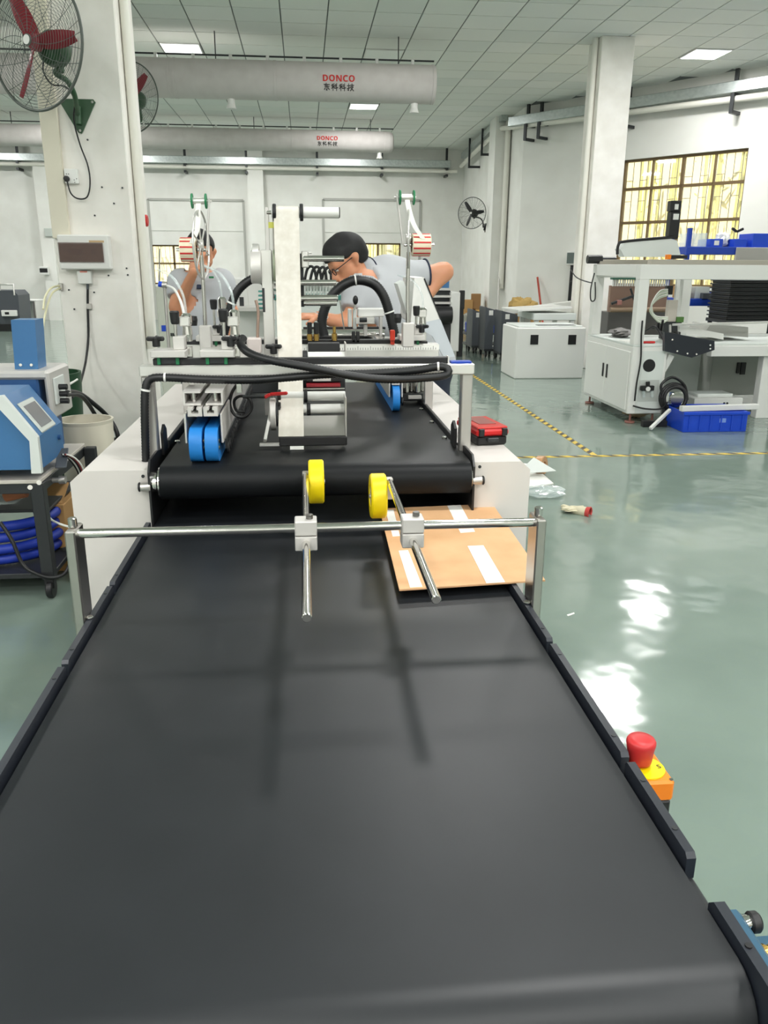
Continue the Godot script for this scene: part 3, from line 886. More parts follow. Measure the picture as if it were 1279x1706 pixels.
func flat2(l: Array, y: float) -> Array:
	var o := []
	for q in l:
		var p := py(q[0], q[1], y)
		o.append(Vector2(p.x, p.z))
	return o

func rail(t: Node, x0: float, x1: float, z0: float, z1: float):
	var p := [Vector2(z0, 0.752), Vector2(z0, 0.782), Vector2(z0 + 0.006, 0.788), Vector2(z1 - 0.006, 0.788), Vector2(z1, 0.782), Vector2(z1, 0.752)]
	var r := part(t, "side_rail", nb().prx(p, x0, x1), M.rail)
	for z in [z0 + 0.05, z1 - 0.05]: part(r, "screw", nb().cyl(V((x0 + x1) * 0.5, 0.7875, z), V((x0 + x1) * 0.5, 0.789, z), 0.004, 10), M.dark_metal)

func build_machine():
	var t := thing("tape_applicator", "white cabinet machine with black belt under an aluminium gantry", "machine", V(0, 0, -3.2))
	part(t, "side_cabinet", nb().prz([Vector2(-0.458, 0.93), Vector2(-0.645, 0.93), Vector2(-0.682, 0.898), Vector2(-0.682, 0.04), Vector2(-0.458, 0.04)], -4.06, -2.3), M.cabinet, "white sheet metal side cabinet")
	part(t, "side_cabinet", nb().prz([Vector2(0.494, 0.936), Vector2(0.64, 0.936), Vector2(0.668, 0.91), Vector2(0.668, 0.04), Vector2(0.494, 0.04)], -4.06, -2.3), M.cabinet, "white sheet metal side cabinet")
	for x in [-0.6, 0.58]:
		for z in [-2.6, -3.8]: part(t, "foot", nb().cyl(V(x, 0, z), V(x, 0.04, z), 0.04, 14, 0.004), M.black)
	part(t, "belt", nb().prism(belt_loop(-4.05, -2.262, 0.94, 0.05), -0.427, 0.483, Transform3D(Basis(Vector3.BACK, Vector3.UP, Vector3.RIGHT), Vector3.ZERO), true), M.belt_up, "black rubber belt")
	part(t, "end_roller", nb().cyl(V(-0.457, 0.89, -2.312), V(0.493, 0.89, -2.312), 0.03, 24).cyl(V(-0.436, 0.89, -2.312), V(0.489, 0.89, -2.312), 0.045, 28, 0.004), M.steel)
	part(t, "lower_frame", nb().ab(V(-0.456, 0.3, -4.0), V(0.49, 0.60, -2.9)), M.black_soft)
	for s in [-1, 1]:
		var x: float = -0.4515 if s < 0 else 0.4865
		var xo: float = x + s * 0.006
		part(t, "bearing_plate", nb().prx([Vector2(-2.27, 0.70), Vector2(-2.27, 0.93), Vector2(-2.3, 0.96), Vector2(-2.42, 0.96), Vector2(-2.6, 0.935), Vector2(-4.06, 0.935), Vector2(-4.06, 0.70)], minf(x, xo), maxf(x, xo)), M.black)
		var bx: float = -0.474 if s < 0 else 0.51
		var tb := part(t, "tension_bolt", nb().cyl(V(x, 0.885, -2.28), V(x + s * 0.03, 0.885, -2.28), 0.0135, 16, 0.002), M.brushed)
		part(tb, "shaft_end", nb().cyl(V(x + s * 0.03, 0.885, -2.28), V(x + s * 0.036, 0.885, -2.28), 0.014, 16, 0.002), M.black)
		part(t, "panel_screw", nb().cyl(V(bx + s * 0.002, 0.912 if s < 0 else 0.922, -2.3), V(bx + s * 0.002, 0.912 if s < 0 else 0.922, -2.2985), 0.005, 10), M.dark_metal)
		# gate posts with stays
		var gx: float = -0.47 if s < 0 else 0.494
		var y0 := 0.93
		part(t, "gate_post", nb().ab(V(gx - 0.017, y0, -2.48), V(gx + 0.017, 1.18, -2.44), 0.003), M.brushed)
		part(t, "gate_post", nb().ab(V(gx - 0.017, y0, -3.26), V(gx + 0.017, 1.15, -3.22), 0.003), M.brushed)
		part(t, "post_bracket", nb().prx([Vector2(-2.49, 0.93), Vector2(-2.49, 1.0), Vector2(-2.53, 1.02), Vector2(-2.56, 1.0), Vector2(-2.56, 0.93)], gx - s * 0.022 - 0.004, gx - s * 0.022 + 0.004), M.black)
		for k in 6: part(t, "guide_stud", nb().cyl(V(x - s * 0.028, 0.937, -2.62 - 0.28 * k), V(x - s * 0.028, 0.949, -2.62 - 0.28 * k), 0.009, 10, 0.002), M.steel)
		part(t, "guide_strip", nb().ab(V(x - s * 0.004 - 0.006, 0.93, -4.04), V(x - s * 0.004 + 0.006, 0.958, -2.58), 0.002), M.black)
	part(t, "gate_beam", nb().ab(V(-0.49, 1.18, -2.485), V(0.514, 1.212, -2.435), 0.003), M.alu)
	part(t, "slide_rail", nb().ab(V(-0.45, 1.212, -2.478), V(0.432, 1.231, -2.448), 0.002), M.black)
	part(t, "end_cap", nb().ab(V(0.432, 1.212, -2.48), V(0.436, 1.233, -2.446)), M.alu)
	part(t, "blue_pad", nb().ab(V(0.442, 1.212, -2.475), V(0.505, 1.219, -2.44), 0.001), M.blue_rack)
	# second beam with the measuring scale
	part(t, "scale_beam", nb().ab(V(-0.49, 1.148, -3.27), V(0.53, 1.2, -3.21), 0.003).ab(V(-0.49, 1.095, -3.27), V(0.53, 1.14, -3.21), 0.003), M.alu)
	part(t, "slide_rail", nb().ab(V(-0.46, 1.2, -3.26), V(0.45, 1.216, -3.22), 0.002), M.black)
	var sc := part(t, "measuring_scale", nb().ab(V(-0.1, 1.176, -3.209), V(0.53, 1.196, -3.2075)), M.paper)
	var tk := nb()
	for k in 62: tk.ab(V(-0.095 + k * 0.01, 1.178, -3.2075), V(-0.0935 + k * 0.01, 1.186 if k % 5 else 1.192, -3.207))
	part(sc, "tick_marks", tk, M.dark_metal).set_meta("kind", "stuff")
	# third cross beam farther back with a chrome cylinder and black strips
	part(t, "rear_beam", nb().ab(V(-0.49, 1.1, -4.03), V(0.53, 1.16, -3.97), 0.003), M.alu)
	for s in [-1, 1]: part(t, "gate_post", nb().ab(V(s * 0.505 + 0.012 - 0.017, 0.93, -4.02), V(s * 0.505 + 0.012 + 0.017, 1.1, -3.98), 0.003), M.brushed)
	part(t, "slide_rail", hb_box(505, 642, 545, 549, -3.9), M.black)
	part(t, "chrome_cylinder", hbar(500, 640, 558, -3.8, 0.026, 20), M.steel)
	part(t, "cylinder_bracket", bxr(498, 547, 503, 600, -3.78, 0.05).ab(V(0.47, 1.1, -3.83), V(0.49, 1.25, -3.77)), M.alu)
	part(t, "slide_rail", hb_box(512, 712, 569, 573, -3.22), M.black)

	# corrugated hose looping along the gate beam
	var p := pts([[243, 768, -2.41], [242, 735, -2.41], [241, 690, -2.41], [242, 650, -2.415], [250, 632, -2.42], [275, 629, -2.42], [340, 632, -2.42], [420, 633, -2.42], [480, 629, -2.415], [540, 624, -2.41], [620, 622, -2.41], [690, 617, -2.405], [730, 611, -2.40], [745, 614, -2.39], [744, 624, -2.385], [715, 629, -2.385], [650, 632, -2.385], [590, 627, -2.385], [520, 613, -2.39], [450, 600, -2.40], [415, 588, -2.43], [401, 574, -2.47], [405, 563, -2.50]], -2.4)
	corrugated("corrugated_hose", "black corrugated hose looping along the gate beam with cable ties", p, 0.0125, [3, 5, 12])
	corrugated("corrugated_hose", "black corrugated hose arching over the bending worker's arm", pts([[540, 560], [536, 535], [545, 505], [565, 480], [592, 467], [620, 472], [637, 490], [648, 520], [655, 548], [658, 562]], -3.45), 0.021, [4, 7])
	corrugated("corrugated_hose", "black corrugated hose arching to the motor beside the film mast", pts([[372, 560], [380, 530], [386, 505], [398, 482], [418, 466], [436, 466], [446, 480], [452, 500]], -3.0), 0.016, [2, 5])

func hb_box(u0: float, u1: float, v0: float, v1: float, z: float) -> B: return bxr(u0, v0, u1, v1, z, 0.03, 0.001)

func corrugated(called: String, label: String, p: Array, r: float, ties: Array):
	var s := spline(p, 10)
	var q := [s[0]]
	var step := 0.0045
	var acc := 0.0
	for i in range(1, s.size()):      # resample evenly
		var a: Vector3 = s[i - 1]
		var b: Vector3 = s[i]
		var l := (b - a).length()
		while acc + step <= l:
			acc += step
			q.append(a.lerp(b, acc / l))
		acc -= l
	var rr := []
	for i in q.size(): rr.append(r * (1.0 if i % 2 == 0 else 0.9))
	var t := thing(called, label, "hose", p[0])
	part(t, "hose_tube", nb().tube(q, rr, 12), M.hose)
	for k in ties:
		var d: Vector3 = (p[k + 1] - p[k - 1]).normalized()
		part(t, "cable_tie", nb().lathe([Vector2(r + 0.0004, -0.003), Vector2(r + 0.0016, -0.003), Vector2(r + 0.0016, 0.003), Vector2(r + 0.0004, 0.003)], p[k], d, 14), M.white)

func rrect(z0: float, y0: float, z1: float, y1: float, r: float) -> Array:   # rounded rectangle outline
	var o := []
	var c := [[z1 - r, y1 - r, 0.0], [z0 + r, y1 - r, 90.0], [z0 + r, y0 + r, 180.0], [z1 - r, y0 + r, 270.0]]
	for q in c:
		for k in 6:
			var a := deg_to_rad(q[2] + 18.0 * k)
			o.append(Vector2(q[0] + r * cos(a), q[1] + r * sin(a)))
	return o

func star_knob(t: Node, c: Vector3, s: float):    # black three-armed hand knob on a stem
	var b := nb().cyl(c - V(0, 0.028 * s, 0), c, 0.012 * s, 14, 0.002)
	for k in 3:
		var a := k * TAU / 3.0 + 0.5
		var d := V(cos(a), 0, sin(a))
		b.beam(c + V(0, -0.004 * s, 0), c + d * 0.03 * s + V(0, -0.002 * s, 0), 0.014 * s, 0.014 * s, 0.004 * s)
	part(t, "hand_knob", b, M.black)

func glue_carriage(called: String, label: String, u: float, z: float, y: float, knob_left: bool, tall: float, grp := "glue nozzle carriages"):
	var x := pz(u, 595, z).x
	var t := thing(called, label, "carriage", V(x, y, z), grp)
	part(t, "slide_plate", nb().ab(V(x - 0.05, y + 0.014, z - 0.05), V(x + 0.05, y + 0.034, z + 0.045), 0.002), M.alu_dull)
	for dx in [-0.03, 0.024]: part(t, "end_seal", nb().ab(V(x + dx - 0.005, y - 0.008, z - 0.02), V(x + dx + 0.005, y + 0.014, z + 0.03), 0.001), M.green)
	part(t, "bearing_block", nb().ab(V(x - 0.025, y - 0.006, z - 0.02), V(x + 0.019, y + 0.014, z + 0.025), 0.001), M.dark_metal)
	var kx := x - 0.035 if knob_left else x + 0.04
	star_knob(t, V(kx, y + 0.07, z + 0.02), 0.95)
	part(t, "block", nb().ab(V(x + 0.012, y + 0.034, z - 0.03), V(x + 0.046, y + 0.072, z + 0.02), 0.002), M.alu_dull)
	# valve body with tubes and tapered black knob
	var vx := x + 0.05
	part(t, "valve_body", nb().lathe([Vector2(0, 0), Vector2(0.013, 0), Vector2(0.015, 0.02), Vector2(0.012, 0.05), Vector2(0.016, 0.055), Vector2(0.016, 0.075 + tall), Vector2(0.01, 0.082 + tall), Vector2(0, 0.082 + tall)], V(vx, y + 0.055, z - 0.03), Vector3.UP, 16), M.steel)
	part(t, "valve_block", nb().ab(V(vx - 0.02, y + 0.1, z - 0.05), V(vx + 0.012, y + 0.128, z - 0.005), 0.003), M.alu)
	part(t, "adjusting_knob", nb().lathe([Vector2(0, 0), Vector2(0.010, 0), Vector2(0.0125, 0.006), Vector2(0.0145, 0.034), Vector2(0.012, 0.038), Vector2(0, 0.038)], V(vx - 0.03, y + 0.107 + tall * 0.6, z + 0.0), Vector3.UP, 14), M.black)
	part(t, "knob_stem", nb().rod(V(vx - 0.03, y + 0.072, z), V(vx - 0.03, y + 0.107 + tall * 0.6, z), 0.005, 8), M.steel)
	var up := V(vx, y + 0.13 + tall, z - 0.03)
	part(t, "air_tube", nb().tube(spline([up, up + V(-0.006, 0.06, 0), up + V(-0.04, 0.11, -0.04), up + V(-0.09, 0.13, -0.1)], 6), 0.004, 7), M.clear)
	part(t, "side_bar", nb().beam(V(x + 0.055, y + 0.04, z - 0.02), V(x + 0.055, y - 0.1, z - 0.02), 0.016, 0.02, 0.001), M.steel)
	return t

func belt_module(called: String, label: String, xs: Array, z0: float, z1: float, ybot: float, h: float, side: float):
	var t := thing(called, label, "belt module", V(xs[0][0], ybot, z1))
	for x in xs:
		part(t, "blue_belt", nb().prism(rrect(z0, ybot, z1, ybot + h, 0.042), x[0], x[1], Transform3D(Basis(Vector3.BACK, Vector3.UP, Vector3.RIGHT), Vector3.ZERO), true), M.blue_belt, "blue drive belt")
		for y in [ybot + 0.04, ybot + h - 0.04]:
			part(t, "pulley_bolt", nb().cyl(V(x[1] + 0.002, y, z1 - 0.042), V(x[1] - 0.02, y, z1 - 0.042), 0.007, 10), M.brass)
	var hb := ybot + h + (0.03 if xs.size() > 1 else 0.0)      # underside of the housing
	var xa: float = xs[0][0] - 0.008
	var xb: float = xs[-1][1] + 0.008
	part(t, "side_plate", nb().ab(V(xa - 0.006, ybot + 0.055, z0), V(xa, hb + 0.012, z1 - 0.035), 0.001), M.alu)
	part(t, "side_plate", nb().ab(V(xb, ybot + 0.055, z0), V(xb + 0.006, hb + 0.012, z1 - 0.035), 0.001), M.alu_dull)
	var n := xs.size()
	for k in n:
		var m: float = (xs[k][0] + xs[k][1]) * 0.5
		var hw: float = (xs[k][1] - xs[k][0]) * 0.5 + 0.002
		# T-slot profile above each belt
		part(t, "slotted_profile", nb().prz([Vector2(m - hw, hb + 0.004), Vector2(m + hw, hb + 0.004), Vector2(m + hw, hb + 0.03), Vector2(m + 0.005, hb + 0.03), Vector2(m + 0.005, hb + 0.022), Vector2(m + 0.01, hb + 0.022), Vector2(m + 0.01, hb + 0.013), Vector2(m - 0.01, hb + 0.013), Vector2(m - 0.01, hb + 0.022), Vector2(m - 0.005, hb + 0.022), Vector2(m - 0.005, hb + 0.03), Vector2(m - hw, hb + 0.03)], z0, z1 - 0.035), M.alu_dull)
	var yc := hb + 0.032
	if n > 1:
		for k in n:
			var a: float = xs[k][0] - (0.016 if k == 0 else -0.003)
			var c: float = xs[k][1] + (0.016 if k == n - 1 else -0.003)
			part(t, "upper_channel", nb().prz([Vector2(a, yc), Vector2(c, yc), Vector2(c, yc + 0.042), Vector2(a, yc + 0.042), Vector2(a, yc + 0.036), Vector2(c - 0.005, yc + 0.036), Vector2(c - 0.005, yc + 0.006), Vector2(a, yc + 0.006)] if k == n - 1 else [Vector2(a, yc), Vector2(c, yc), Vector2(c, yc + 0.006), Vector2(a + 0.005, yc + 0.006), Vector2(a + 0.005, yc + 0.036), Vector2(c, yc + 0.036), Vector2(c, yc + 0.042), Vector2(a, yc + 0.042)], z0, z1 - 0.06), M.alu_dull)
			for q in 3: part(t, "rail_screw", nb().cyl(V((a + c) * 0.5, yc + 0.006, z1 - 0.1 - 0.03 * q), V((a + c) * 0.5, yc + 0.034, z1 - 0.1 - 0.03 * q), 0.008, 8), M.steel)
	for k in int((z1 - z0) / 0.05):
		part(t, "guide_roller", nb().cyl(V(xb + 0.009, ybot + 0.016 + h * 0.12, z1 - 0.1 - 0.05 * k), V(xb + 0.016, ybot + 0.016 + h * 0.12, z1 - 0.1 - 0.05 * k), 0.017, 12, 0.002), M.black)
	part(t, "roller_bar", nb().ab(V(xb + 0.006, ybot + 0.03, z0), V(xb + 0.01, ybot + 0.05 + h * 0.1, z1 - 0.07)), M.dark_metal)
	return t

func reel(label: String, sg: float, z: float, top: Array, disc: Array, roll: Array, mast: Array):
	# top: [u0, u1, v] guide; disc: [u, v, radius_px]; roll: [u0, u1, v, r_px]; mast: [[u, v], ...]
	var k := (pz(600, 400, z) - pz(601, 400, z)).length()
	var base := pz(mast[-1][0], mast[-1][1], z)
	var t := thing("tape_reel_stand", label, "reel stand", base, "tape reel stands")
	part(t, "mast", nb().tube(pts(mast, z), 0.0075, 12), M.steel)
	part(t, "mast_foot", nb().ab(base + V(-0.022, -0.04, -0.022), base + V(0.022, 0.05, 0.022), 0.003), M.alu_dull)
	part(t, "clamp_lever", nb().lathe([Vector2(0, 0), Vector2(0.012, 0), Vector2(0.015, 0.02), Vector2(0.013, 0.034), Vector2(0, 0.036)], base + V(-0.04, 0.05, 0.01), Vector3.UP, 14), M.black)
	# flat arm from the reel axle up to the guide
	var g := pz((top[0] + top[1]) * 0.5, top[2], z)
	var xg0 := pz(top[0], top[2], z).x
	var xg1 := pz(top[1], top[2], z).x
	var arm_x := xg1 + 0.012 if sg < 0 else xg0 - 0.012
	var ax := pz(disc[0], disc[1], z)
	part(t, "arm", nb().beam(V(arm_x, g.y + 0.01, z), V(ax.x - sg * 0.02, ax.y - 0.02, z), 0.006, 0.014, 0.001, Vector3.BACK), M.alu_dull)
	part(t, "guide_axle", nb().rod(V(minf(xg0, arm_x) - 0.008, g.y, z), V(maxf(xg1, arm_x) + 0.008, g.y, z), 0.004, 10).cyl(V(xg0, g.y, z), V(xg1, g.y, z), 0.011, 16), M.alu)
	for x in [xg0, xg1]: part(t, "guide_disc", nb().lathe([Vector2(0, -0.003), Vector2(0.025, -0.003), Vector2(0.026, 0), Vector2(0.025, 0.003), Vector2(0, 0.003)], V(x, g.y, z), Vector3.RIGHT, 28), M.green)
	# spoked side wheel
	var R: float = disc[2] * k
	var w := nb().ring(ax, V(1, 0, 0.12).normalized(), R, 0.004, 48, 6).cyl(ax - V(0.008, 0, 0), ax + V(0.008, 0, 0), 0.018, 16)
	for q in 6:
		var a := TAU * q / 6.0 + 0.3
		w.rod(ax, ax + V(-0.12 * cos(a), sin(a), cos(a)) * R, 0.003, 6)
	part(t, "side_wheel", w, M.alu)
	var y := pz(roll[0], roll[2], z).y
	var xr0 := pz(roll[0], roll[2], z).x
	var xr1 := pz(roll[1], roll[2], z).x
	var rr: float = roll[3] * k
	var rl := part(t, "tape_roll", nb().lathe([Vector2(rr * 0.7, -0.001), Vector2(rr, 0), Vector2(rr, xr1 - xr0), Vector2(rr * 0.7, xr1 - xr0 + 0.001)], V(xr0, y, z), Vector3.RIGHT, 36).lathe([Vector2(0, 0.004), Vector2(rr * 0.7, 0.004), Vector2(rr * 0.7, xr1 - xr0 - 0.004), Vector2(0, xr1 - xr0 - 0.004)], V(xr0, y, z), Vector3.RIGHT, 24), mt(rgb(228, 216, 190), 0.6), "cream roll with printed red stripes")
	var st := nb()
	for q in 12:
		var a := TAU * q / 12.0 + 0.2
		var c := V(0, sin(a), cos(a))
		st.box(V((xr0 + xr1) * 0.5, y, z) + c * (rr + 0.0003), V(xr1 - xr0 - 0.004, 0.0055, 0.0012), Basis(Vector3.RIGHT, V(0, cos(a), -sin(a)), c))
	part(rl, "red_stripes", st, mt(rgb(198, 40, 44), 0.6))
	part(t, "roll_axle", nb().cyl(V(minf(xr0, ax.x) - 0.016, y, z), V(maxf(xr1, ax.x) + 0.016, y, z), 0.006, 12), M.steel)
	# tape web from the guide down onto the roll
	var tx := (xg0 + xg1) * 0.5
	var a0 := V(tx, g.y + 0.012, z)
	var a1 := V(tx + sg * 0.004, g.y - 0.03, z + 0.014)
	var a3 := V(lerpf(xr0, xr1, 0.55 if sg > 0 else 0.8), y + rr * 0.5, z + rr * 0.9)
	var mid := a1.lerp(a3, 0.55) + V(-sg * 0.012, 0.0, 0.01)
	var s := spline([a0, a1, mid, a3], 6)
	var gp := []
	for q in s:
		gp.append(q + V(-0.009, 0, 0)); gp.append(q + V(0.009, 0, 0))
	part(t, "tape_web", nb().sheet(gp, 2, 0.001), M.paper)

func build_heads():
	belt_module("clamp_belt_module", "pair of blue clamp belts in a slotted aluminium housing", [[-0.342, -0.305], [-0.297, -0.26]], -3.95, -2.31, 0.942, 0.1, 1)
	belt_module("clamp_belt_module", "single blue clamp belt beside the chrome valves", [[0.338, 0.366]], -4.0, -3.12, 0.942, 0.1, -1)
	# cable coil hanging on the housing
	one("cable_loop", "black cable loop hanging beside the slotted housing", "cable", nb().tube(spline(pts([[395, 640, -2.6], [386, 655, -2.6], [383, 675, -2.6], [392, 692, -2.6], [408, 694, -2.6], [419, 680, -2.6], [415, 664, -2.6], [400, 660, -2.62], [390, 668, -2.64], [394, 684, -2.64], [408, 686, -2.64]], -2.6), 6), 0.005, 8), M.black)
	var va := thing("valve_cluster", "cluster of chrome valves beside the single blue belt", "valve", V(0.43, 0.96, -3.4))
	for k in 4:
		var c := pz(676 + k * 9, 660, -3.35 - 0.03 * (k % 2))
		part(va, "valve_cylinder", nb().cyl(V(c.x, 0.985, c.z), V(c.x, 1.1, c.z), 0.014, 16, 0.003), M.steel)
	part(va, "valve_base", nb().ab(V(pz(668, 665, -3.38).x, 0.955, -3.42), V(pz(708, 665, -3.38).x, 0.985, -3.32), 0.003), M.dark_metal)
	part(va, "valve_plate", nb().ab(V(pz(678, 665, -3.34).x, 0.965, -3.32), V(pz(700, 665, -3.34).x, 0.98, -3.3), 0.002), M.alu_dull)
	part(va, "valve_hanger", nb().ab(V(pz(690, 665, -3.38).x - 0.008, 1.1, -3.39), V(pz(690, 665, -3.38).x + 0.008, 1.15, -3.22)), M.dark_metal)

	glue_carriage("glue_carriage", "first glue nozzle carriage by the gate's corner post", 284, -2.47, 1.222, true, 0.0)
	glue_carriage("glue_carriage", "glue nozzle carriage between the corner carriage and the film head", 364, -2.47, 1.222, false, 0.01)
	glue_carriage("glue_carriage", "rear glue carriage on the scale beam by the reel mast", 352, -3.24, 1.2, false, 0.04)
	glue_carriage("glue_carriage", "glue nozzle carriage under the striped tape reel by the white hood", 684, -3.24, 1.2, false, 0.0)
	one("red_valve", "small red plastic valve beside the reel mast foot", "valve", bxr(650, 550, 658, 568, -3.18, 0.02, 0.003).ab(pz(651, 568, -3.2), pz(657, 574, -3.2) - V(0, 0, 0.04)), mt(rgb(214, 60, 36), 0.4))

	reel("tape reel stand with striped roll before the standing worker", -1.0, -3.1, [320, 343, 335], [335, 408, 53], [301, 327, 416, 19], [[335, 425], [339, 480], [343, 565]])
	reel("tape reel stand with striped roll beside the white hood", 1.0, -3.1, [666, 689, 329], [680, 398, 46], [686, 716, 408, 18], [[680, 420], [679, 480], [679, 560]])

	# film applicator head
	var z := -2.75
	var t := thing("film_applicator_head", "film applicator with tall mast, white film web and black foot bar", "applicator", V(0, 0.95, -2.6))
	part(t, "mast_plate", nb().ab(V(pz(437, 500, z).x, 1.15, z - 0.04), V(pz(455, 500, z).x, pz(446, 416, z).y, z), 0.002), M.alu)
	part(t, "mast_arm", nb().beam(pz(446, 420, z) + V(0, 0, -0.01), pz(444, 345, z) + V(0, 0, -0.01), 0.012, 0.02, 0.001, Vector3.BACK), M.alu_dull)
	part(t, "mast_arm", nb().beam(pz(456, 470, z) + V(0, 0, -0.04), pz(455, 355, z) + V(0, 0, -0.04), 0.008, 0.012, 0.001, Vector3.BACK), M.alu_dull)
	part(t, "mast_foot", nb().ab(V(pz(430, 590, z).x, 1.165, z - 0.06), V(pz(500, 590, z).x, 1.2, z + 0.01), 0.002), M.alu_dull)
	part(t, "mast_foot", nb().ab(V(pz(437, 590, z).x, 1.0, z - 0.05), V(pz(452, 590, z).x, 1.165, z - 0.02), 0.002), M.alu_dull)
	part(t, "winder_motor", hbar(418, 436, 445, z - 0.02, 0.052, 30), M.alu_dull)
	part(t, "motor_cap", hbar(420, 432, 422, z - 0.03, 0.03, 20), M.alu)
	part(t, "clutch_disc", hbar(455, 459, 445, z - 0.02, 0.054, 30), mt(rgb(132, 140, 118), 0.45))
	part(t, "yellow_tag", bxr(447, 370, 459, 380, z + 0.002, 0.002, 0.0), mt(rgb(208, 208, 96), 0.6))
	var ru := part(t, "top_roller", hbar(452, 565, 354, z, 0.0172, 24), M.white)
	part(ru, "roller_end", hbar(564, 566, 354, z, 0.0174, 24), M.black)
	for u in [[454, 460], [499, 505]]: part(ru, "collar", hbar(u[0], u[1], 354, z, 0.0265, 24), M.black)
	part(ru, "axle", hbar(444, 454, 354, z, 0.006, 10), M.steel)
	# bars reaching across from the mast
	part(t, "guide_bar", hbar(505, 573, 431, z, 0.0095, 16), M.steel)
	part(t, "guide_bar", hbar(456, 560, 471, z + 0.01, 0.0095, 16), M.steel)
	part(t, "guide_bar", hbar(500, 563, 497, z, 0.011, 16).cyl(V(pz(506, 503, z).x, pz(530, 505, z).y, z), V(pz(561, 503, z).x, pz(530, 505, z).y, z), 0.009, 16), M.steel)
	part(t, "sensor", bxr(502, 418, 514, 446, z, 0.03, 0.003).cyl(pz(514, 421, z), pz(519, 421, z), 0.004, 8), M.alu)
	part(t, "bar_plate", nb().ab(V(pz(500, 470, z).x, pz(500, 512, z).y, z - 0.05), V(pz(506, 470, z).x, pz(500, 422, z).y, z - 0.03), 0.001), M.dark_metal)
	star_knob(t, pz(456, 574, z) + V(0, 0, 0.03), 1.0)
	part(t, "valve_block", bxr(411, 563, 435, 590, z + 0.03, 0.05, 0.005), mt(rgb(206, 196, 192), 0.5))
	for k in 5: part(t, "terminal", bxr(430, 484 + 7 * k, 438, 487 + 7 * k, z, 0.02, 0.001), M.teal)
	part(t, "terminal_strip", bxr(437, 480, 441, 520, z + 0.003, 0.02, 0.001), M.dark_metal)
	part(t, "spring_tube", hose_b([[432, 592], [429, 560], [430, 520], [426, 500]], z + 0.015, 0.005), mt(rgb(176, 150, 136), 0.4, 0.6))
	# film web: over the top roller, down the front, through the lower rollers to the foot
	var xl := pz(459, 450, z).x
	var xr := pz(500, 450, z).x
	var prof := []
	var ty := pz(500, 354, z).y
	for k in 7:
		var a := PI * (1.0 - k / 6.0)
		prof.append(Vector2(z + 0.0185 * cos(a), ty + 0.0185 * sin(a)))
	prof.append(Vector2(z + 0.0185, pz(480, 470, z + 0.02).y + 0.012))
	prof.append(Vector2(z + 0.022, pz(480, 470, z + 0.02).y))
	prof.append(Vector2(z + 0.03, 1.19))
	prof.append(Vector2(-2.64, pz(495, 640, -2.64).y))
	prof.append(Vector2(-2.592, pz(495, 672, -2.6).y))
	prof.append(Vector2(-2.575, pz(495, 680, -2.58).y))
	prof.append(Vector2(-2.568, pz(495, 692, -2.57).y))
	prof.append(Vector2(-2.50, pz(495, 727, -2.5).y))
	var gp := []
	for q in prof:
		gp.append(V(xl, q.y, q.x)); gp.append(V(xr, q.y, q.x))
	part(t, "film_web", nb().sheet(gp, 2, 0.0012), textured(rgb(210, 204, 192), rgb(226, 222, 213), 0.45, 0.03, 8.0, 23, 128, 4), "off-white film web")
	# lower rollers, peel plate and foot
	for q in [[508, 575, 660, -2.62], [513, 575, 681, -2.595]]:
		var rl := part(t, "feed_roller", hbar(463, q[1], q[2], q[3], 0.0155, 20), M.white)
		part(rl, "collar", hbar(q[0] - 2, q[0] + 4, q[2], q[3], 0.022, 20), M.black)
		part(rl, "collar", hbar(462, 468, q[2], q[3], 0.022, 20), M.black)
	var pa := pz(515, 693, -2.578)
	var pb := pz(515, 729, -2.505)
	var x0 := pz(474, 728, -2.5).x
	var x1 := pz(575, 728, -2.5).x
	part(t, "peel_plate", nb().beam(V((x0 + x1) * 0.5, pa.y, pa.z), V((x0 + x1) * 0.5, pb.y, pb.z), x1 - x0, 0.003, 0.0), M.brushed)
	part(t, "foot_bar", nb().ab(V(pz(465, 735, -2.49).x, 0.952, -2.52), V(pz(578, 735, -2.49).x, pz(520, 728, -2.49).y, -2.488), 0.003), M.black, "black foot bar")
	part(t, "wiper_strip", nb().ab(V(pz(483, 747, -2.485).x, 0.942, -2.5), V(pz(506, 747, -2.485).x, 0.952, -2.484), 0.0), M.paper)
	part(t, "end_bracket", nb().ab(V(x1 + 0.001, pb.y - 0.01, -2.6), V(x1 + 0.005, pz(578, 655, -2.6).y, -2.5), 0.001), M.alu)
	part(t, "side_bracket", nb().beam(pz(455, 666, -2.6), pz(441, 735, -2.52), 0.011, 0.03, 0.001, Vector3.BACK), M.alu)
	part(t, "bracket_foot", nb().ab(V(pz(432, 737, -2.51).x, 0.949, -2.525), V(pz(466, 737, -2.51).x, 0.957, -2.505), 0.001), M.alu)
	part(t, "pulley", hbar(450, 460, 690, -2.59, 0.052, 30), M.alu_dull)
	part(t, "pulley_belt", hbar(460, 463, 690, -2.59, 0.04, 24), M.dark_metal)
	part(t, "red_lever", nb().beam(pz(441, 662, -2.57), pz(450, 657, -2.57), 0.01, 0.016, 0.002, Vector3.BACK).beam(pz(449, 657, -2.57), pz(479, 655, -2.56), 0.01, 0.014, 0.003, Vector3.BACK), M.red, "red lever")
	part(t, "lever_pivot", hbar(404, 445, 661, -2.6, 0.005, 10), M.dark_metal)
	part(t, "cutter_housing", nb().ab(V(pz(510, 640, -2.68).x, pz(540, 636, -2.68).y, -2.76), V(pz(570, 640, -2.68).x, pz(540, 628, -2.68).y, -2.68), 0.002), M.black)
	part(t, "red_strip", nb().ab(V(pz(510, 642, -2.67).x, pz(540, 645, -2.67).y, -2.7), V(pz(567, 642, -2.67).x, pz(540, 639, -2.67).y, -2.67), 0.001), mt(rgb(150, 28, 40), 0.4))
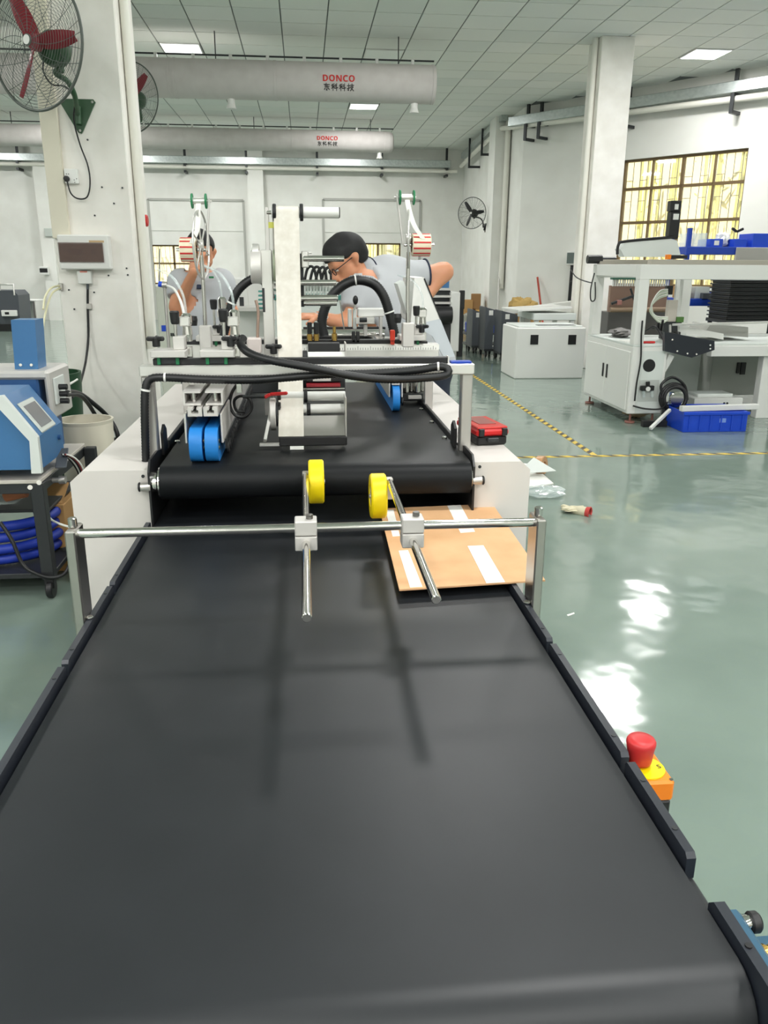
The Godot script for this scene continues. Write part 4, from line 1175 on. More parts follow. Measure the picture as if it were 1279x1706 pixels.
	part(t, "cutter_rods", hbar(505, 574, 648, -2.66, 0.004, 10).cyl(V(pz(505, 653, -2.65).x, pz(540, 653, -2.65).y, -2.65), V(pz(574, 653, -2.65).x, pz(540, 653, -2.65).y, -2.65), 0.004, 10), M.steel)
	part(t, "carriage_plate", nb().ab(V(pz(420, 640, -2.72).x, pz(450, 655, -2.72).y, -2.76), V(pz(575, 640, -2.72).x, 1.165, -2.72), 0.002), M.dark_metal)
	part(t, "silver_label", nb().ab(V(pz(521, 634, -2.675).x, pz(540, 635, -2.675).y, -2.678), V(pz(551, 634, -2.675).x, pz(540, 629, -2.675).y, -2.6745)), M.alu_dull)

	# fittings on the scale beam
	var f := thing("solenoid_fittings", "pair of black solenoids on brass bases on the scale beam", "fitting", pz(520, 572, -3.2))
	for u in [516, 527]:
		var c := pz(u, 572, -3.2)
		part(f, "brass_base", nb().cyl(V(c.x, 1.215, c.z), V(c.x, 1.24, c.z), 0.011, 6), M.brass)
		part(f, "black_coil", nb().cyl(V(c.x, 1.24, c.z), V(c.x, 1.285, c.z), 0.0095, 14, 0.002), M.black)
	one("brass_fitting", "single brass elbow fitting on the scale beam", "fitting", nb().cyl(V(pz(557, 568, -3.2).x, 1.215, -3.2), V(pz(557, 568, -3.2).x, 1.243, -3.2), 0.011, 6).cyl(V(pz(557, 568, -3.2).x, 1.243, -3.2), V(pz(557, 568, -3.2).x, 1.27, -3.2), 0.0065, 12, 0.002), M.brass)
	one("cable_connector", "small black double connector on the scale beam", "connector", bxr(586, 552, 592, 571, -3.22, 0.02, 0.002).ab(pz(593, 552, -3.22), pz(599, 571, -3.22) - V(0, 0, 0.02), 0.002), M.black)
	var ro := thing("idler_roller", "white idler roller with black collar beneath a black housing", "roller", pz(540, 600, -2.66))
	part(ro, "roller", hbar(512, 575, 594, -2.66, 0.0155, 20), M.white)
	part(ro, "collar", hbar(504, 512, 594, -2.66, 0.02, 20), M.black)
	part(ro, "housing", bxr(513, 572, 566, 587, -2.7, 0.05, 0.002), M.black)
	part(ro, "end_plate", bxr(575, 572, 577, 604, -2.64, 0.08, 0.0), M.alu)

	# white hood and film guards of the unit behind
	var h := thing("machine_hood", "white sloping hood beside the striped reel with clear guard below", "hood", V(0.5, 1.2, -3.6))
	part(h, "hood_cover", nb().prz([v2(690, 463, -3.5), v2(706, 462, -3.5), v2(715, 487, -3.5), v2(733, 531, -3.5), v2(690, 541, -3.5), v2(684, 536, -3.5)], -3.9, -3.5), M.white)
	part(h, "hood_flap", nb().prz([v2(662, 473, -3.6), v2(672, 468, -3.6), v2(690, 520, -3.6), v2(678, 525, -3.6)], -3.75, -3.6), M.white2)
	part(h, "hood_edge", nb().beam(pz(706.5, 464, -3.5), pz(734, 532, -3.5), 0.006, 0.004, 0.0, Vector3.BACK), M.black)
	part(h, "clear_guard", nb().prz([v2(690, 541, -3.5), v2(733, 531, -3.5), v2(758, 594, -3.5), v2(740, 597, -3.5), v2(720, 560, -3.5)], -3.52, -3.5), mt(rgb(196, 202, 208), 0.3))
	part(h, "hood_bracket", nb().ab(V(0.5, 0.936, -3.62), V(0.53, 1.3, -3.58)), M.alu_dull)
	# white arm mechanism between arch hose and scale beam
	var q := thing("white_feed_arm", "white bracket mechanism with dark knob under the arching hose", "mechanism", pz(600, 560, -3.6))
	part(q, "bracket", bxr(580, 515, 586, 545, -3.6, 0.05), M.white2)
	part(q, "bracket", bxr(588, 515, 594, 548, -3.6, 0.04), M.white2)
	part(q, "cross_arm", bxr(596, 514, 640, 528, -3.6, 0.06, 0.004), M.white)
	part(q, "slot_plate", bxr(592, 529, 624, 540, -3.58, 0.03, 0.002), M.alu)
	part(q, "dark_roller", hbar(599, 611, 533, -3.57, 0.01, 14), M.dark_metal)
	part(q, "knob", nb().ball(pz(592, 500, -3.58), V(0.012, 0.02, 0.012), 14), M.black)
	part(q, "knob_arm", nb().tube(pts([[592, 503], [590, 516]], -3.59), 0.005, 8), M.steel)
	part(q, "leg", bxr(606, 540, 612, 560, -3.6, 0.03), M.alu_dull)
	part(q, "leg", bxr(632, 528, 637, 560, -3.6, 0.03), M.alu_dull)
	for u in [[548, 512, 540, 548], [566, 500, 573, 548]]: part(q, "thin_rod", nb().rod(pz(u[0], u[1], -3.55), pz(u[2], u[3], -3.55), 0.003, 8), M.steel)
	one("silver_diagonal_bar", "short silver diagonal bar by the worker's reaching hand", "bar", nb().beam(pz(546, 527, -3.5), pz(532, 546, -3.5), 0.01, 0.01, 0.001, Vector3.BACK).beam(pz(511, 515, -3.5), pz(542, 527, -3.5), 0.004, 0.004, 0.0, Vector3.BACK), M.alu)

func v2(u: float, v: float, z: float) -> Vector2:
	var p := pz(u, v, z)
	return Vector2(p.x, p.y)
func hose_b(l: Array, z: float, r: float) -> B: return nb().tube(spline(pts(l, z), 6), r, 8)

# industrial wall fan: hub at `hub`, facing `nrm`; foot on a wall point
func wall_fan(label: String, hub: Vector3, nrm: Vector3, rad: float, foot: Vector3, foot_n: Vector3, blade_m: Material, body_m: Material, wire_m: Material, spin: float, arm: Array, rings: int):
	var t := thing("wall_fan", label, "fan", foot)
	var n := nrm.normalized()
	var x := Vector3.UP.cross(n).normalized()
	var y := n.cross(x)
	var dish := func(q: float, front: bool) -> float: return (0.16 * rad if front else -0.26 * rad) * (1.0 - q * q) + (0.02 if front else -0.02) * rad
	var wr := 0.0013 if rad > 0.3 else 0.003
	for front in [true, false]:
		var b := nb()
		for k in rings:
			var q := 0.16 + 0.84 * k / (rings - 1.0)
			b.ring(hub + n * dish.call(q, front), n, rad * q, wr, 44, 3)
		for k in 14:
			var a := TAU * k / 14.0
			var p := []
			for s in 7:
				var q := 0.12 + 0.88 * s / 6.0
				p.append(hub + n * dish.call(q, front) + (x * cos(a + (0.5 * q if front else -0.2 * q)) + y * sin(a + (0.5 * q if front else -0.2 * q))) * rad * q)
			b.tube(p, wr * 1.4, 4)
		part(t, "cage_front" if front else "cage_back", b, wire_m)
	part(t, "cage_rim", nb().ring(hub, n, rad, 0.009, 56, 7), wire_m)
	part(t, "badge", nb().cyl(hub + n * (0.16 * rad), hub + n * (0.19 * rad), 0.075 * rad * 1.2, 24, 0.003), wire_m)
	part(t, "badge_face", nb().cyl(hub + n * (0.19 * rad), hub + n * (0.195 * rad), 0.07 * rad, 24), M.white)
	part(t, "hub", nb().cyl(hub - n * 0.06 * rad, hub + n * 0.06 * rad, 0.13 * rad, 24, 0.004), blade_m)
	for k in 3:
		var a := spin + TAU * k / 3.0
		var g := []
		for s in 8:
			var q := 0.1 + 0.78 * s / 7.0
			var d := x * cos(a) + y * sin(a)
			var tg := -x * sin(a) + y * cos(a)
			var wd := rad * 0.115 * sin(PI * clampf(0.2 + 0.75 * q, 0, 1)) + rad * 0.02
			var tw := 0.75 - 0.45 * q
			for e in [-1.0, 0.0, 1.0]:
				g.append(hub + d * rad * q + (tg * cos(tw) + n * sin(tw)) * wd * e + n * 0.015 * (1.0 - absf(e)))
		part(t, "blade", nb().sheet(g, 3, 0.004), blade_m)
	part(t, "motor", nb().lathe([Vector2(0, -0.62 * rad), Vector2(0.16 * rad, -0.6 * rad), Vector2(0.26 * rad, -0.5 * rad), Vector2(0.28 * rad, -0.36 * rad), Vector2(0.25 * rad, -0.24 * rad), Vector2(0.14 * rad, -0.14 * rad), Vector2(0, -0.12 * rad)], hub, n, 24, true), body_m)
	var p := [hub - n * 0.45 * rad - V(0, 0.22 * rad, 0)]
	for q in arm: p.append(q)
	p.append(foot + foot_n * 0.05)
	part(t, "arm", nb().tube(spline(p, 8), 0.045 * rad, 12), body_m)
	part(t, "yoke", nb().cyl(hub - n * 0.45 * rad - V(0, 0.34 * rad, 0), hub - n * 0.45 * rad - V(0, 0.12 * rad, 0), 0.07 * rad, 14, 0.004), body_m)
	var fx := Vector3.UP.cross(foot_n).normalized()
	var pl := []
	for c in [Vector2(-0.11, 0.09), Vector2(0.11, 0.09), Vector2(0, -0.11)]:
		for s in 5:
			var a := TAU * s / 5.0
			pl.append(c * rad / 0.42 + Vector2(cos(a), sin(a)) * 0.018)
	var hull := Geometry2D.convex_hull(PackedVector2Array(pl))
	hull.remove_at(hull.size() - 1)
	var fp := part(t, "wall_plate", nb().prism(Array(hull), 0.0, 0.012, Transform3D(Basis(fx, Vector3.UP, foot_n), foot)), body_m)
	for c in [Vector2(-0.11, 0.09), Vector2(0.11, 0.09), Vector2(0, -0.11)]:
		var c3: Vector3 = foot + (fx * c.x + Vector3.UP * c.y) * rad / 0.42 + foot_n * 0.012
		part(fp, "anchor_bolt", nb().cyl(c3, c3 + foot_n * 0.008, 0.009, 8), M.steel)
	part(t, "arm_socket", nb().tube([foot + foot_n * 0.012 + V(0, 0.05, 0), foot + foot_n * 0.03 - V(0, 0.06, 0)], 0.05 * rad, 12), body_m)
	return t

func cable(called: String, label: String, p: Array, r: float, m: Material, n := 8):
	return one(called, label, "cable", nb().tube(spline(p, n), r, 7), m)

func build_left():
	var zp := -6.0
	# fans
	var hub := pz(60, 71, -5.5)
	var fm := mt(rgb(84, 90, 84), 0.45)
	var bl := mt(rgb(128, 30, 42), 0.4)
	var foot := pz(132, 192, zp)
	wall_fan("large wall fan with red blades on the breaker box pillar", hub, V(-0.52, 0.03, 0.85), 0.365, foot, V(0, 0, 1), bl, M.fan_green, fm, 2.1, [pz(93, 122, -5.72), pz(112, 135, -5.75), pz(124, 158, -5.8)], 19)
	var hub2 := pz(216, 163, -11.7)
	wall_fan("wall fan with red blades half hidden behind the breaker box pillar", hub2, V(-0.4, 0.0, 0.9), 0.42, V(-2.9, hub2.y - 0.35, -12.1), V(0, 0, 1), bl, M.fan_green, fm, 0.75, [hub2 + V(0.02, -0.28, -0.2)], 18)
	var hub3 := px(786, 355, 3.78)
	wall_fan("small black wall fan on far pilaster by the end wall", hub3, V(-0.55, 0.0, 0.83), 0.33, V(4.12, hub3.y - 0.3, hub3.z - 0.1), V(-1, 0, 0), M.black, M.black, mt(rgb(78, 80, 78), 0.5), 2.2, [V(4.0, hub3.y - 0.1, hub3.z - 0.15), V(4.06, hub3.y - 0.18, hub3.z - 0.12)], 10)

	# power: socket, plug, breaker box, junction box
	var s := thing("wall_socket", "white double wall socket under the fan bracket", "socket", pz(118, 305, zp))
	part(s, "socket_box", bxr(107, 281, 130, 306, zp + 0.03, 0.03, 0.004), M.white)
	var fc := part(s, "face_plate", bxr(107.5, 281.5, 129.5, 305.5, zp + 0.036, 0.006, 0.002), mt(rgb(240, 240, 236), 0.3))
	for c in [[110, 289], [113.5, 289], [123, 299], [127, 297], [124, 303]]: part(fc, "socket_hole", bxr(c[0], c[1], c[0] + 1.2, c[1] + 1.6, zp + 0.0365, 0.002, 0.0), M.black)
	var pg := one("power_plug", "black power plug in the double wall socket", "plug", nb().lathe([Vector2(0, 0), Vector2(0.019, 0), Vector2(0.019, 0.02), Vector2(0.014, 0.034), Vector2(0.0, 0.036)], pz(111.5, 298, zp + 0.036), V(0, 0, 1), 16), M.black)
	cable("fan_cable", "thin black cable looping from fan arm to plug", [pz(74, 95, -5.72), pz(72, 118, -5.7), pz(86, 140, -5.75), pz(110, 145, -5.78), pz(124, 168, -5.85), pz(123, 200, -5.93), pz(133, 240, -5.96), pz(146, 275, -5.97), pz(150, 305, -5.97), pz(145, 328, -5.96), pz(130, 331, -5.96), pz(118, 322, -5.95), pz(112, 303, -5.95)], 0.005, M.black)
	var b := thing("breaker_box", "white breaker box with smoky window on the pillar", "breaker box", pz(140, 449, zp))
	part(b, "case", bxr(97, 391, 182, 449, zp + 0.09, 0.09, 0.008), M.white)
	part(b, "well", bxr(99, 406, 171, 436, zp + 0.0905, 0.002, 0.0), mt(rgb(96, 80, 72), 0.6))
	part(b, "breaker_row", bxr(113, 414, 137, 425, zp + 0.094, 0.004, 0.001), M.black)
	part(b, "breaker_row", bxr(152, 416, 160, 423, zp + 0.094, 0.004, 0.001), M.dark_metal)
	part(b, "window_cover", bxr(97.5, 404, 172, 437, zp + 0.102, 0.004, 0.002), M.smoke, "smoky brown see-through cover")
	part(b, "tan_label", bxr(148, 400.5, 173, 404, zp + 0.0915, 0.001, 0.0), mt(rgb(196, 168, 128), 0.7))
	var j := thing("junction_box", "small white junction box under the breaker box", "junction box", pz(140, 475, zp))
	part(j, "case", bxr(129, 451, 152, 473, zp + 0.05, 0.05, 0.004), M.white)
	part(j, "red_mark", bxr(133, 451.5, 145, 454, zp + 0.0505, 0.001, 0.0), mt(rgb(226, 140, 124), 0.6))
	part(j, "gland", nb().rod(pz(146, 473, zp + 0.025), pz(146, 482, zp + 0.025), 0.009, 10), M.grey_plastic)
	cable("power_cable", "thick black cable hanging down the pillar from junction box", [pz(146, 480, zp + 0.025), pz(146, 510, zp + 0.02), pz(147, 560, zp + 0.03), pz(143, 600, zp + 0.1), pz(136, 630, zp + 0.3), pz(128, 655, -5.5), pz(120, 662, -5.2)], 0.0085, M.black)
	one("cable_clip", "small metal clip holding the black cable to the pillar", "clip", bxr(144, 506, 152, 515, zp + 0.03, 0.03, 0.002), M.brushed)
	# screw holes left in the plaster
	var rw := thing("wall_anchors", "scattered dark anchor stubs left in the pillar face", "anchors", pz(180, 400, zp), "", "stuff")
	for q in [[146, 233], [170, 312], [204, 313], [190, 339], [158, 359], [211, 447], [213, 458], [181, 459], [157, 487], [124, 515], [115, 483]]:
		var c := pz(q[0], q[1], zp)
		part(rw, "anchor_stub", nb().cyl(c, c + V(0, 0, 0.008), 0.006, 8), M.dark_metal)
	one("alarm_button", "red round alarm call point on the pillar's side conduit", "alarm", nb().cyl(V(-1.167, pz(254, 367, -6.35).y, -6.42), V(-1.135, pz(254, 367, -6.35).y, -6.42), 0.042, 20, 0.006), M.red)
	# air fitting with yellowed tubes
	var af := thing("air_fitting", "small metal air fitting with yellowed tubes on the pillar", "fitting", pz(102, 478, zp + 0.02))
	part(af, "fitting_body", bxr(97, 472, 104, 484, zp + 0.03, 0.03, 0.003), M.brushed)
	part(af, "air_tube", nb().tube(spline([pz(98, 476, zp + 0.03), pz(85, 480, zp + 0.12), pz(75, 495, zp + 0.25), pz(72, 515, zp + 0.4)], 8), 0.007, 7), mt(rgb(226, 222, 186), 0.4))
	part(af, "air_tube", nb().tube(spline([pz(100, 480, zp + 0.03), pz(86, 490, zp + 0.15), pz(76, 520, zp + 0.4), pz(70, 556, zp + 0.7), pz(66, 590, zp + 1.2)], 8), 0.007, 7), mt(rgb(226, 222, 186), 0.4))
	# small air fitting and hose seen at the machine edge
	var a2 := thing("air_hose", "blue and metal push fitting with white hose by the standing worker", "hose", pz(270, 473, -4.2))
	part(a2, "blue_nut", nb().cyl(pz(264, 473, -4.2), pz(270, 474, -4.2), 0.014, 12), M.blue_crate)
	part(a2, "metal_body", nb().cyl(pz(270, 474, -4.2), pz(278, 475, -4.2), 0.016, 8), M.brushed)
	part(a2, "hose_tube", nb().tube(spline([pz(278, 476, -4.2), pz(290, 482, -4.0), pz(300, 500, -3.6), pz(307, 525, -3.2), pz(311, 548, -2.9)], 8), 0.006, 8), M.paper)
	part(a2, "wall_lead", nb().rod(pz(265, 472, -4.2), pz(266, 415, -4.9), 0.003, 6), M.grey_plastic)
	part(a2, "stand_pipe", nb().rod(pz(274, 478, -4.2), V(pz(274, 478, -4.2).x, 0.93, -4.2), 0.008, 8), M.brushed)

	# trolley with the blue glue melter
	var zt := -3.6
	var top_y := pz(50, 800, zt).y
	var t := thing("steel_trolley", "dark steel trolley under the blue glue melter", "trolley", V(-1.45, 0, -3.9))
	part(t, "top_plate", nb().ab(V(-2.1, top_y - 0.012, -4.35), V(-1.19, top_y + 0.005, -3.58), 0.003), mt(rgb(196, 190, 180), 0.5))
	part(t, "top_frame", nb().ab(V(-2.1, top_y - 0.06, -3.63), V(-1.19, top_y - 0.012, -3.59), 0.003), M.dark_metal)
	part(t, "top_frame", nb().ab(V(-1.23, top_y - 0.06, -4.35), V(-1.19, top_y - 0.012, -3.63), 0.003), M.dark_metal)
	for q in [[-1.21, -3.61], [-1.16, -4.33], [-2.05, -3.61], [-2.05, -4.33]]:
		var lg := part(t, "leg", nb().ab(V(q[0] - 0.028, 0.1, q[1] - 0.028), V(q[0] + 0.028, top_y - 0.012, q[1] + 0.028), 0.003), M.dark_metal)
		part(lg, "caster", nb().cyl(V(q[0] - 0.015, 0.045, q[1]), V(q[0] + 0.015, 0.045, q[1]), 0.045, 18, 0.004).ab(V(q[0] - 0.022, 0.05, q[1] - 0.02), V(q[0] + 0.022, 0.1, q[1] + 0.02), 0.003), M.black)
	part(t, "lower_shelf", nb().ab(V(-2.08, 0.1, -4.33), V(-1.19, 0.125, -3.6), 0.003), M.dark_metal)
	part(t, "middle_shelf", nb().ab(V(-2.08, 0.36, -4.33), V(-1.24, 0.375, -3.8), 0.003), M.dark_metal)
	for q in [[50, 809], [65, 801]]: part(t, "bolt", nb().cyl(pz(q[0], q[1] + 3, -3.585), pz(q[0], q[1] + 3, -3.575), 0.011, 10), M.steel)
	part(t, "side_bolt", nb().cyl(V(-1.19, top_y - 0.04, -3.75), V(-1.15, top_y - 0.04, -3.75), 0.012, 10).cyl(V(-1.16, top_y - 0.04, -3.75), V(-1.13, top_y - 0.04, -3.75), 0.02, 6), M.brushed)

	var g := thing("glue_melter", "blue hot-melt glue unit with touch screen and tall hopper", "glue unit", V(-1.4, top_y, -3.8))
	var prof := [v2(-150, 660, -3.55), v2(0, 662, -3.55), v2(60, 730, -3.55), v2(66, 784, -3.55), Vector2(v2(-150, 784, -3.55).x, v2(66, 784, -3.55).y)]
	prof[0] = Vector2(prof[4].x, prof[1].y)
	part(g, "console", nb().prz(prof, -3.93, -3.57), M.blue_paint)
	var e0: Vector2 = prof[1]
	var e1: Vector2 = prof[2]
	var e2: Vector2 = prof[3]
	part(g, "white_trim", nb().prz([e0 + Vector2(-0.02, 0.004), e0 + Vector2(0.012, 0.008), e1 + Vector2(0.008, 0.004), e2 + Vector2(0.008, -0.012), e2 + Vector2(-0.035, -0.012), e1 + Vector2(-0.028, -0.012), e0 + Vector2(-0.03, -0.02)], -3.572, -3.545), M.white2)
	var sd := (e1 - e0).normalized()
	var sn := Vector2(-sd.y, sd.x)
	if sn.y < 0: sn = -sn
	var sb := Basis(V(sd.x, sd.y, 0), V(sn.x, sn.y, 0), V(0, 0, 1))
	var sc := e0.lerp(e1, 0.62)
	part(g, "screen_bezel", nb().box(V(sc.x, sc.y, -3.74) + V(sn.x, sn.y, 0) * 0.003, V(0.16, 0.01, 0.2), sb, 0.004), mt(rgb(196, 202, 196), 0.4))
	part(g, "touch_screen", nb().box(V(sc.x, sc.y, -3.74) + V(sn.x, sn.y, 0) * 0.009, V(0.115, 0.003, 0.15), sb), mt(rgb(124, 128, 130), 0.2))
	part(g, "side_button", nb().cyl(V(e2.x, e1.y - 0.06, -3.86), V(e2.x + 0.014, e1.y - 0.06, -3.86), 0.012, 14), M.blue_deep)
	part(g, "keypad", nb().beam(V(e2.x + 0.005, e2.y + 0.02, -3.9), V(e2.x + 0.04, e2.y - 0.03, -3.72), 0.05, 0.008, 0.002), M.grey_plastic)
	# tank body and hopper behind the console
	var zb := -4.02
	var yb := pz(40, 622, zb).y
	part(g, "tank_body", nb().ab(V(-2.0, top_y, zb - 0.32), V(pz(66, 660, zb).x, yb - 0.02, zb), 0.01), M.blue_deep)
	part(g, "silver_cap", nb().ab(V(-2.0, yb - 0.03, zb - 0.34), V(pz(80, 622, zb).x, yb + 0.012, zb + 0.012), 0.012), M.alu_dull)
	part(g, "silver_end", nb().ab(V(pz(77, 660, zb).x, pz(86, 700, zb).y, zb - 0.34), V(pz(86, 660, zb).x, yb + 0.01, zb + 0.01), 0.014), M.alu_dull)
	part(g, "connector_panel", nb().ab(V(pz(86, 660, zb).x, yb - 0.16, zb - 0.2), V(pz(86, 660, zb).x + 0.01, yb - 0.03, zb - 0.04), 0.003), M.white2)
	for k in 3: part(g, "connector", nb().cyl(V(pz(86, 660, zb).x, yb - 0.08 - 0.035 * k, zb - 0.1), V(pz(86, 660, zb).x + 0.05, yb - 0.08 - 0.035 * k, zb - 0.1), 0.014, 12), M.black)
	part(g, "hopper", nb().prz([v2(25, 617, zb - 0.06), v2(64, 617, zb - 0.06), v2(58, 533, zb - 0.06), v2(18, 533, zb - 0.06)], zb - 0.19, zb - 0.06), M.blue_paint)
	for u in [34, 52]: part(g, "rivet", nb().cyl(pz(u, 608, zb - 0.06), pz(u, 608, zb - 0.052), 0.007, 10), M.steel)
	cable("melter_cable", "black cable from the glue melter arching toward the white cabinet", [pz(92, 655, -4.1), pz(110, 652, -4.3), pz(130, 655, -4.6), pz(150, 668, -4.8), pz(180, 695, -5.0), pz(196, 725, -5.0), pz(194, 760, -5.0)], 0.014, M.black)
	cable("melter_cable", "black cable from the glue melter dropping into the black crate", [pz(92, 660, -4.1), pz(112, 658, -4.3), pz(135, 660, -4.6), pz(155, 685, -4.8), pz(168, 715, -4.9), pz(166, 745, -4.9)], 0.012, M.black)
	var wc := thing("wire_bundle", "coloured thin wires curving below the glue melter", "wires", pz(115, 760, -3.85))
	for k in 5:
		part(wc, "wire", nb().tube(spline([pz(103 + k * 2, 757, -3.8), pz(114 + k * 3, 764, -3.86), pz(125 + k * 3, 778, -3.9), pz(132 + k * 2, 796, -3.95), pz(134 + k * 2, 840, -4.0)], 6), 0.004, 6), [M.black, M.paper, M.black, mt(rgb(150, 60, 60), 0.5), M.paper][k])

	# bin, bucket, crate
	var gb := thing("waste_bin", "dark green waste bin with white liner edge beside the pillar", "bin", V(-1.66, 0, -5.35))
	var hb := pz(112, 620, -5.35).y
	part(gb, "bin_body", nb().lathe([Vector2(0, 0), Vector2(0.17, 0), Vector2(0.215, hb), Vector2(0.2, hb), Vector2(0.16, 0.02), Vector2(0, 0.02)], V(-1.66, 0, -5.35), Vector3.UP, 28), M.green_dark)
	part(gb, "liner_edge", nb().tube(spline([V(-1.455, hb - 0.04, -5.3), V(-1.5, hb - 0.065, -5.2), V(-1.58, hb - 0.075, -5.145), V(-1.68, hb - 0.07, -5.13)], 6), 0.008, 7), M.paper)
	var cb := V(-1.25, 0, -4.62)
	var hc := pz(115, 698, -4.62).y
	one("plastic_bucket", "cream plastic bucket beside the glue melter", "bucket", nb().lathe([Vector2(0, 0), Vector2(0.13, 0), Vector2(0.15, hc - 0.02), Vector2(0.155, hc), Vector2(0.143, hc), Vector2(0.125, 0.02), Vector2(0, 0.02)], cb, Vector3.UP, 30), M.cream)
	var kc := V(-1.12, 0, -5.15)
	var hk := pz(160, 742, -5.05).y
	var cr2 := thing("black_crate", "black plastic crate with cables behind the white side cabinet", "crate", kc)
	part(cr2, "crate_wall", nb().ab(kc + V(-0.2, 0, 0.12), kc + V(0.2, hk, 0.14), 0.003), M.black)
	part(cr2, "crate_wall", nb().ab(kc + V(-0.2, 0, -0.14), kc + V(0.2, hk, -0.12), 0.003), M.black)
	part(cr2, "crate_wall", nb().ab(kc + V(-0.2, 0, -0.12), kc + V(-0.18, hk, 0.12), 0.003), M.black)
	part(cr2, "crate_wall", nb().ab(kc + V(0.18, 0, -0.12), kc + V(0.2, hk, 0.12), 0.003), M.black)
	part(cr2, "crate_floor", nb().ab(kc + V(-0.18, 0, -0.12), kc + V(0.18, 0.02, 0.12)), M.black)
	one("white_wire", "thin white wires lying over the black crate edge", "wire", nb().tube(spline([kc + V(-0.1, hk - 0.1, 0.05), kc + V(-0.09, hk + 0.03, 0.1), kc + V(-0.05, hk + 0.05, 0.13), kc + V(-0.04, hk - 0.05, 0.155)], 6), 0.004, 6), M.paper)

	# things on the trolley's shelves
	for k in 4:
		var c := V(-1.5, 0.152 + 0.056 * k, -3.95)
		var p := []
		for q in 15:
			var a := PI * 1.62 * q / 14.0 - 1.25
			p.append(c + V(cos(a) * (0.235 + 0.012 * (k % 2)), 0.003 * sin(a * 2 + k), sin(a) * (0.23 + 0.01 * (k % 2))))
		one("blue_hose", ["lowest loop of blue hose coiled on trolley shelf", "second loop of blue hose coiled on trolley shelf", "third loop of blue hose coiled on trolley shelf", "topmost loop of blue hose coiled on trolley shelf"][k], "hose", nb().tube(spline(p, 3), 0.024, 10), mt(rgb(24, 52, 160), 0.5), "blue hose coil on the trolley")
	var bx := thing("cardboard_box", "small brown cardboard box behind the trolley leg", "box", V(-1.09, 0, -4.05))
	var ba := pz(74, 842, -3.95)
	var bb := pz(113, 905, -3.95)
	part(bx, "box_body", nb().ab(V(ba.x, 0.0, -4.2), V(bb.x, ba.y, -3.95), 0.003), M.box_card)
	part(bx, "box_flap", nb().beam(V(ba.x + 0.005, ba.y, -3.97), V(ba.x - 0.005, ba.y + 0.06, -4.15), 0.003, 0.15, 0.0, Vector3.RIGHT), M.box_card)
	one("white_tube", "thin white tube sagging before the cardboard box", "tube", nb().tube(spline([pz(74, 850, -3.7), pz(85, 865, -3.7), pz(100, 873, -3.6), pz(116, 878, -3.4)], 6), 0.005, 7), M.paper)
	one("plastic_bag", "crumpled clear bag on the trolley's middle shelf", "bag", crumple(V(-1.55, 0.42, -3.9), V(0.2, 0.045, 0.08), 5), M.clear)
	one("brown_roll", "brown paper roll lying on the trolley's middle shelf", "roll", nb().cyl(pz(8, 826, -3.75), pz(44, 818, -3.75), 0.03, 16, 0.003), mt(rgb(158, 96, 62), 0.7))
	one("black_cable", "black cable hanging in a curve under the trolley top", "cable", nb().tube(spline([pz(0, 870, -3.64), pz(20, 900, -3.62), pz(38, 940, -3.6), pz(60, 955, -3.58), pz(85, 962, -3.56), pz(108, 955, -3.58), pz(120, 930, -3.62)], 6), 0.009, 7), M.black)
	one("dark_cloth", "dark cloth heaped on the floor beside the trolley", "cloth", crumple(V(-1.12, 0.09, -3.98), V(0.17, 0.09, 0.16), 9), mt(rgb(52, 54, 54), 0.9))

	# far bay beyond the pillar
	var fz := -19.5
	var dm := thing("dark_machine", "dark grey machine with handle and white control box by end wall", "machine", V(pz(0, 535, fz).x, 0, fz))
	part(dm, "body", nb().prz([v2(-40, 540, fz), v2(34, 540, fz), v2(30, 492, fz), v2(22, 484, fz), v2(-40, 484, fz)], fz - 0.8, fz), M.grey_plastic)
	part(dm, "base", nb().ab(V(pz(-40, 540, fz).x, 0, fz - 0.8), V(pz(34, 540, fz).x, pz(0, 540, fz).y, fz), 0.01), M.black)
	part(dm, "handle", nb().tube(pts([[0, 484], [0, 474], [22, 474], [24, 492]], fz), 0.02, 8), M.alu)
	part(dm, "control_box", bxr(2, 517, 27, 527, fz + 0.1, 0.1, 0.01), M.white)
	part(dm, "control_display", bxr(8, 520, 15, 524, fz + 0.105, 0.005, 0.0), M.black)
	var wt := thing("white_table", "white table standing against end wall beyond the pillar", "table", V(pz(45, 500, -20.5).x, 0, -20.5))
	part(wt, "table_top", nb().ab(V(pz(0, 498, -20.5).x, pz(40, 500, -20.5).y - 0.03, -21.2), V(pz(60, 498, -20.5).x, pz(40, 500, -20.5).y, -20.5), 0.004), M.white)
	for u in [3, 56]: part(wt, "leg", nb().ab(V(pz(u, 510, -20.55).x - 0.025, 0, -20.6), V(pz(u, 510, -20.55).x + 0.025, pz(40, 500, -20.5).y - 0.03, -20.55)), M.brushed)
	part(wt, "modesty_panel", nb().ab(V(pz(34, 510, -20.7).x, 0.1, -20.72), V(pz(54, 510, -20.7).x, pz(40, 500, -20.5).y - 0.03, -20.7)), M.white2)
	var wb := thing("wall_meter", "small white box with dark display on end wall pilaster", "meter", pz(72, 455, -23.2))
	part(wb, "case", bxr(65, 444, 80, 458, -23.1, 0.1, 0.01), M.white)
	part(wb, "display", bxr(66, 447, 79, 454, -23.095, 0.006, 0.0), M.black)
	one("wall_switch", "pale grey switch panel on the end wall pilaster", "switch", bxr(74, 380, 88, 394, -23.15, 0.06, 0.01), mt(rgb(196, 202, 196), 0.5))

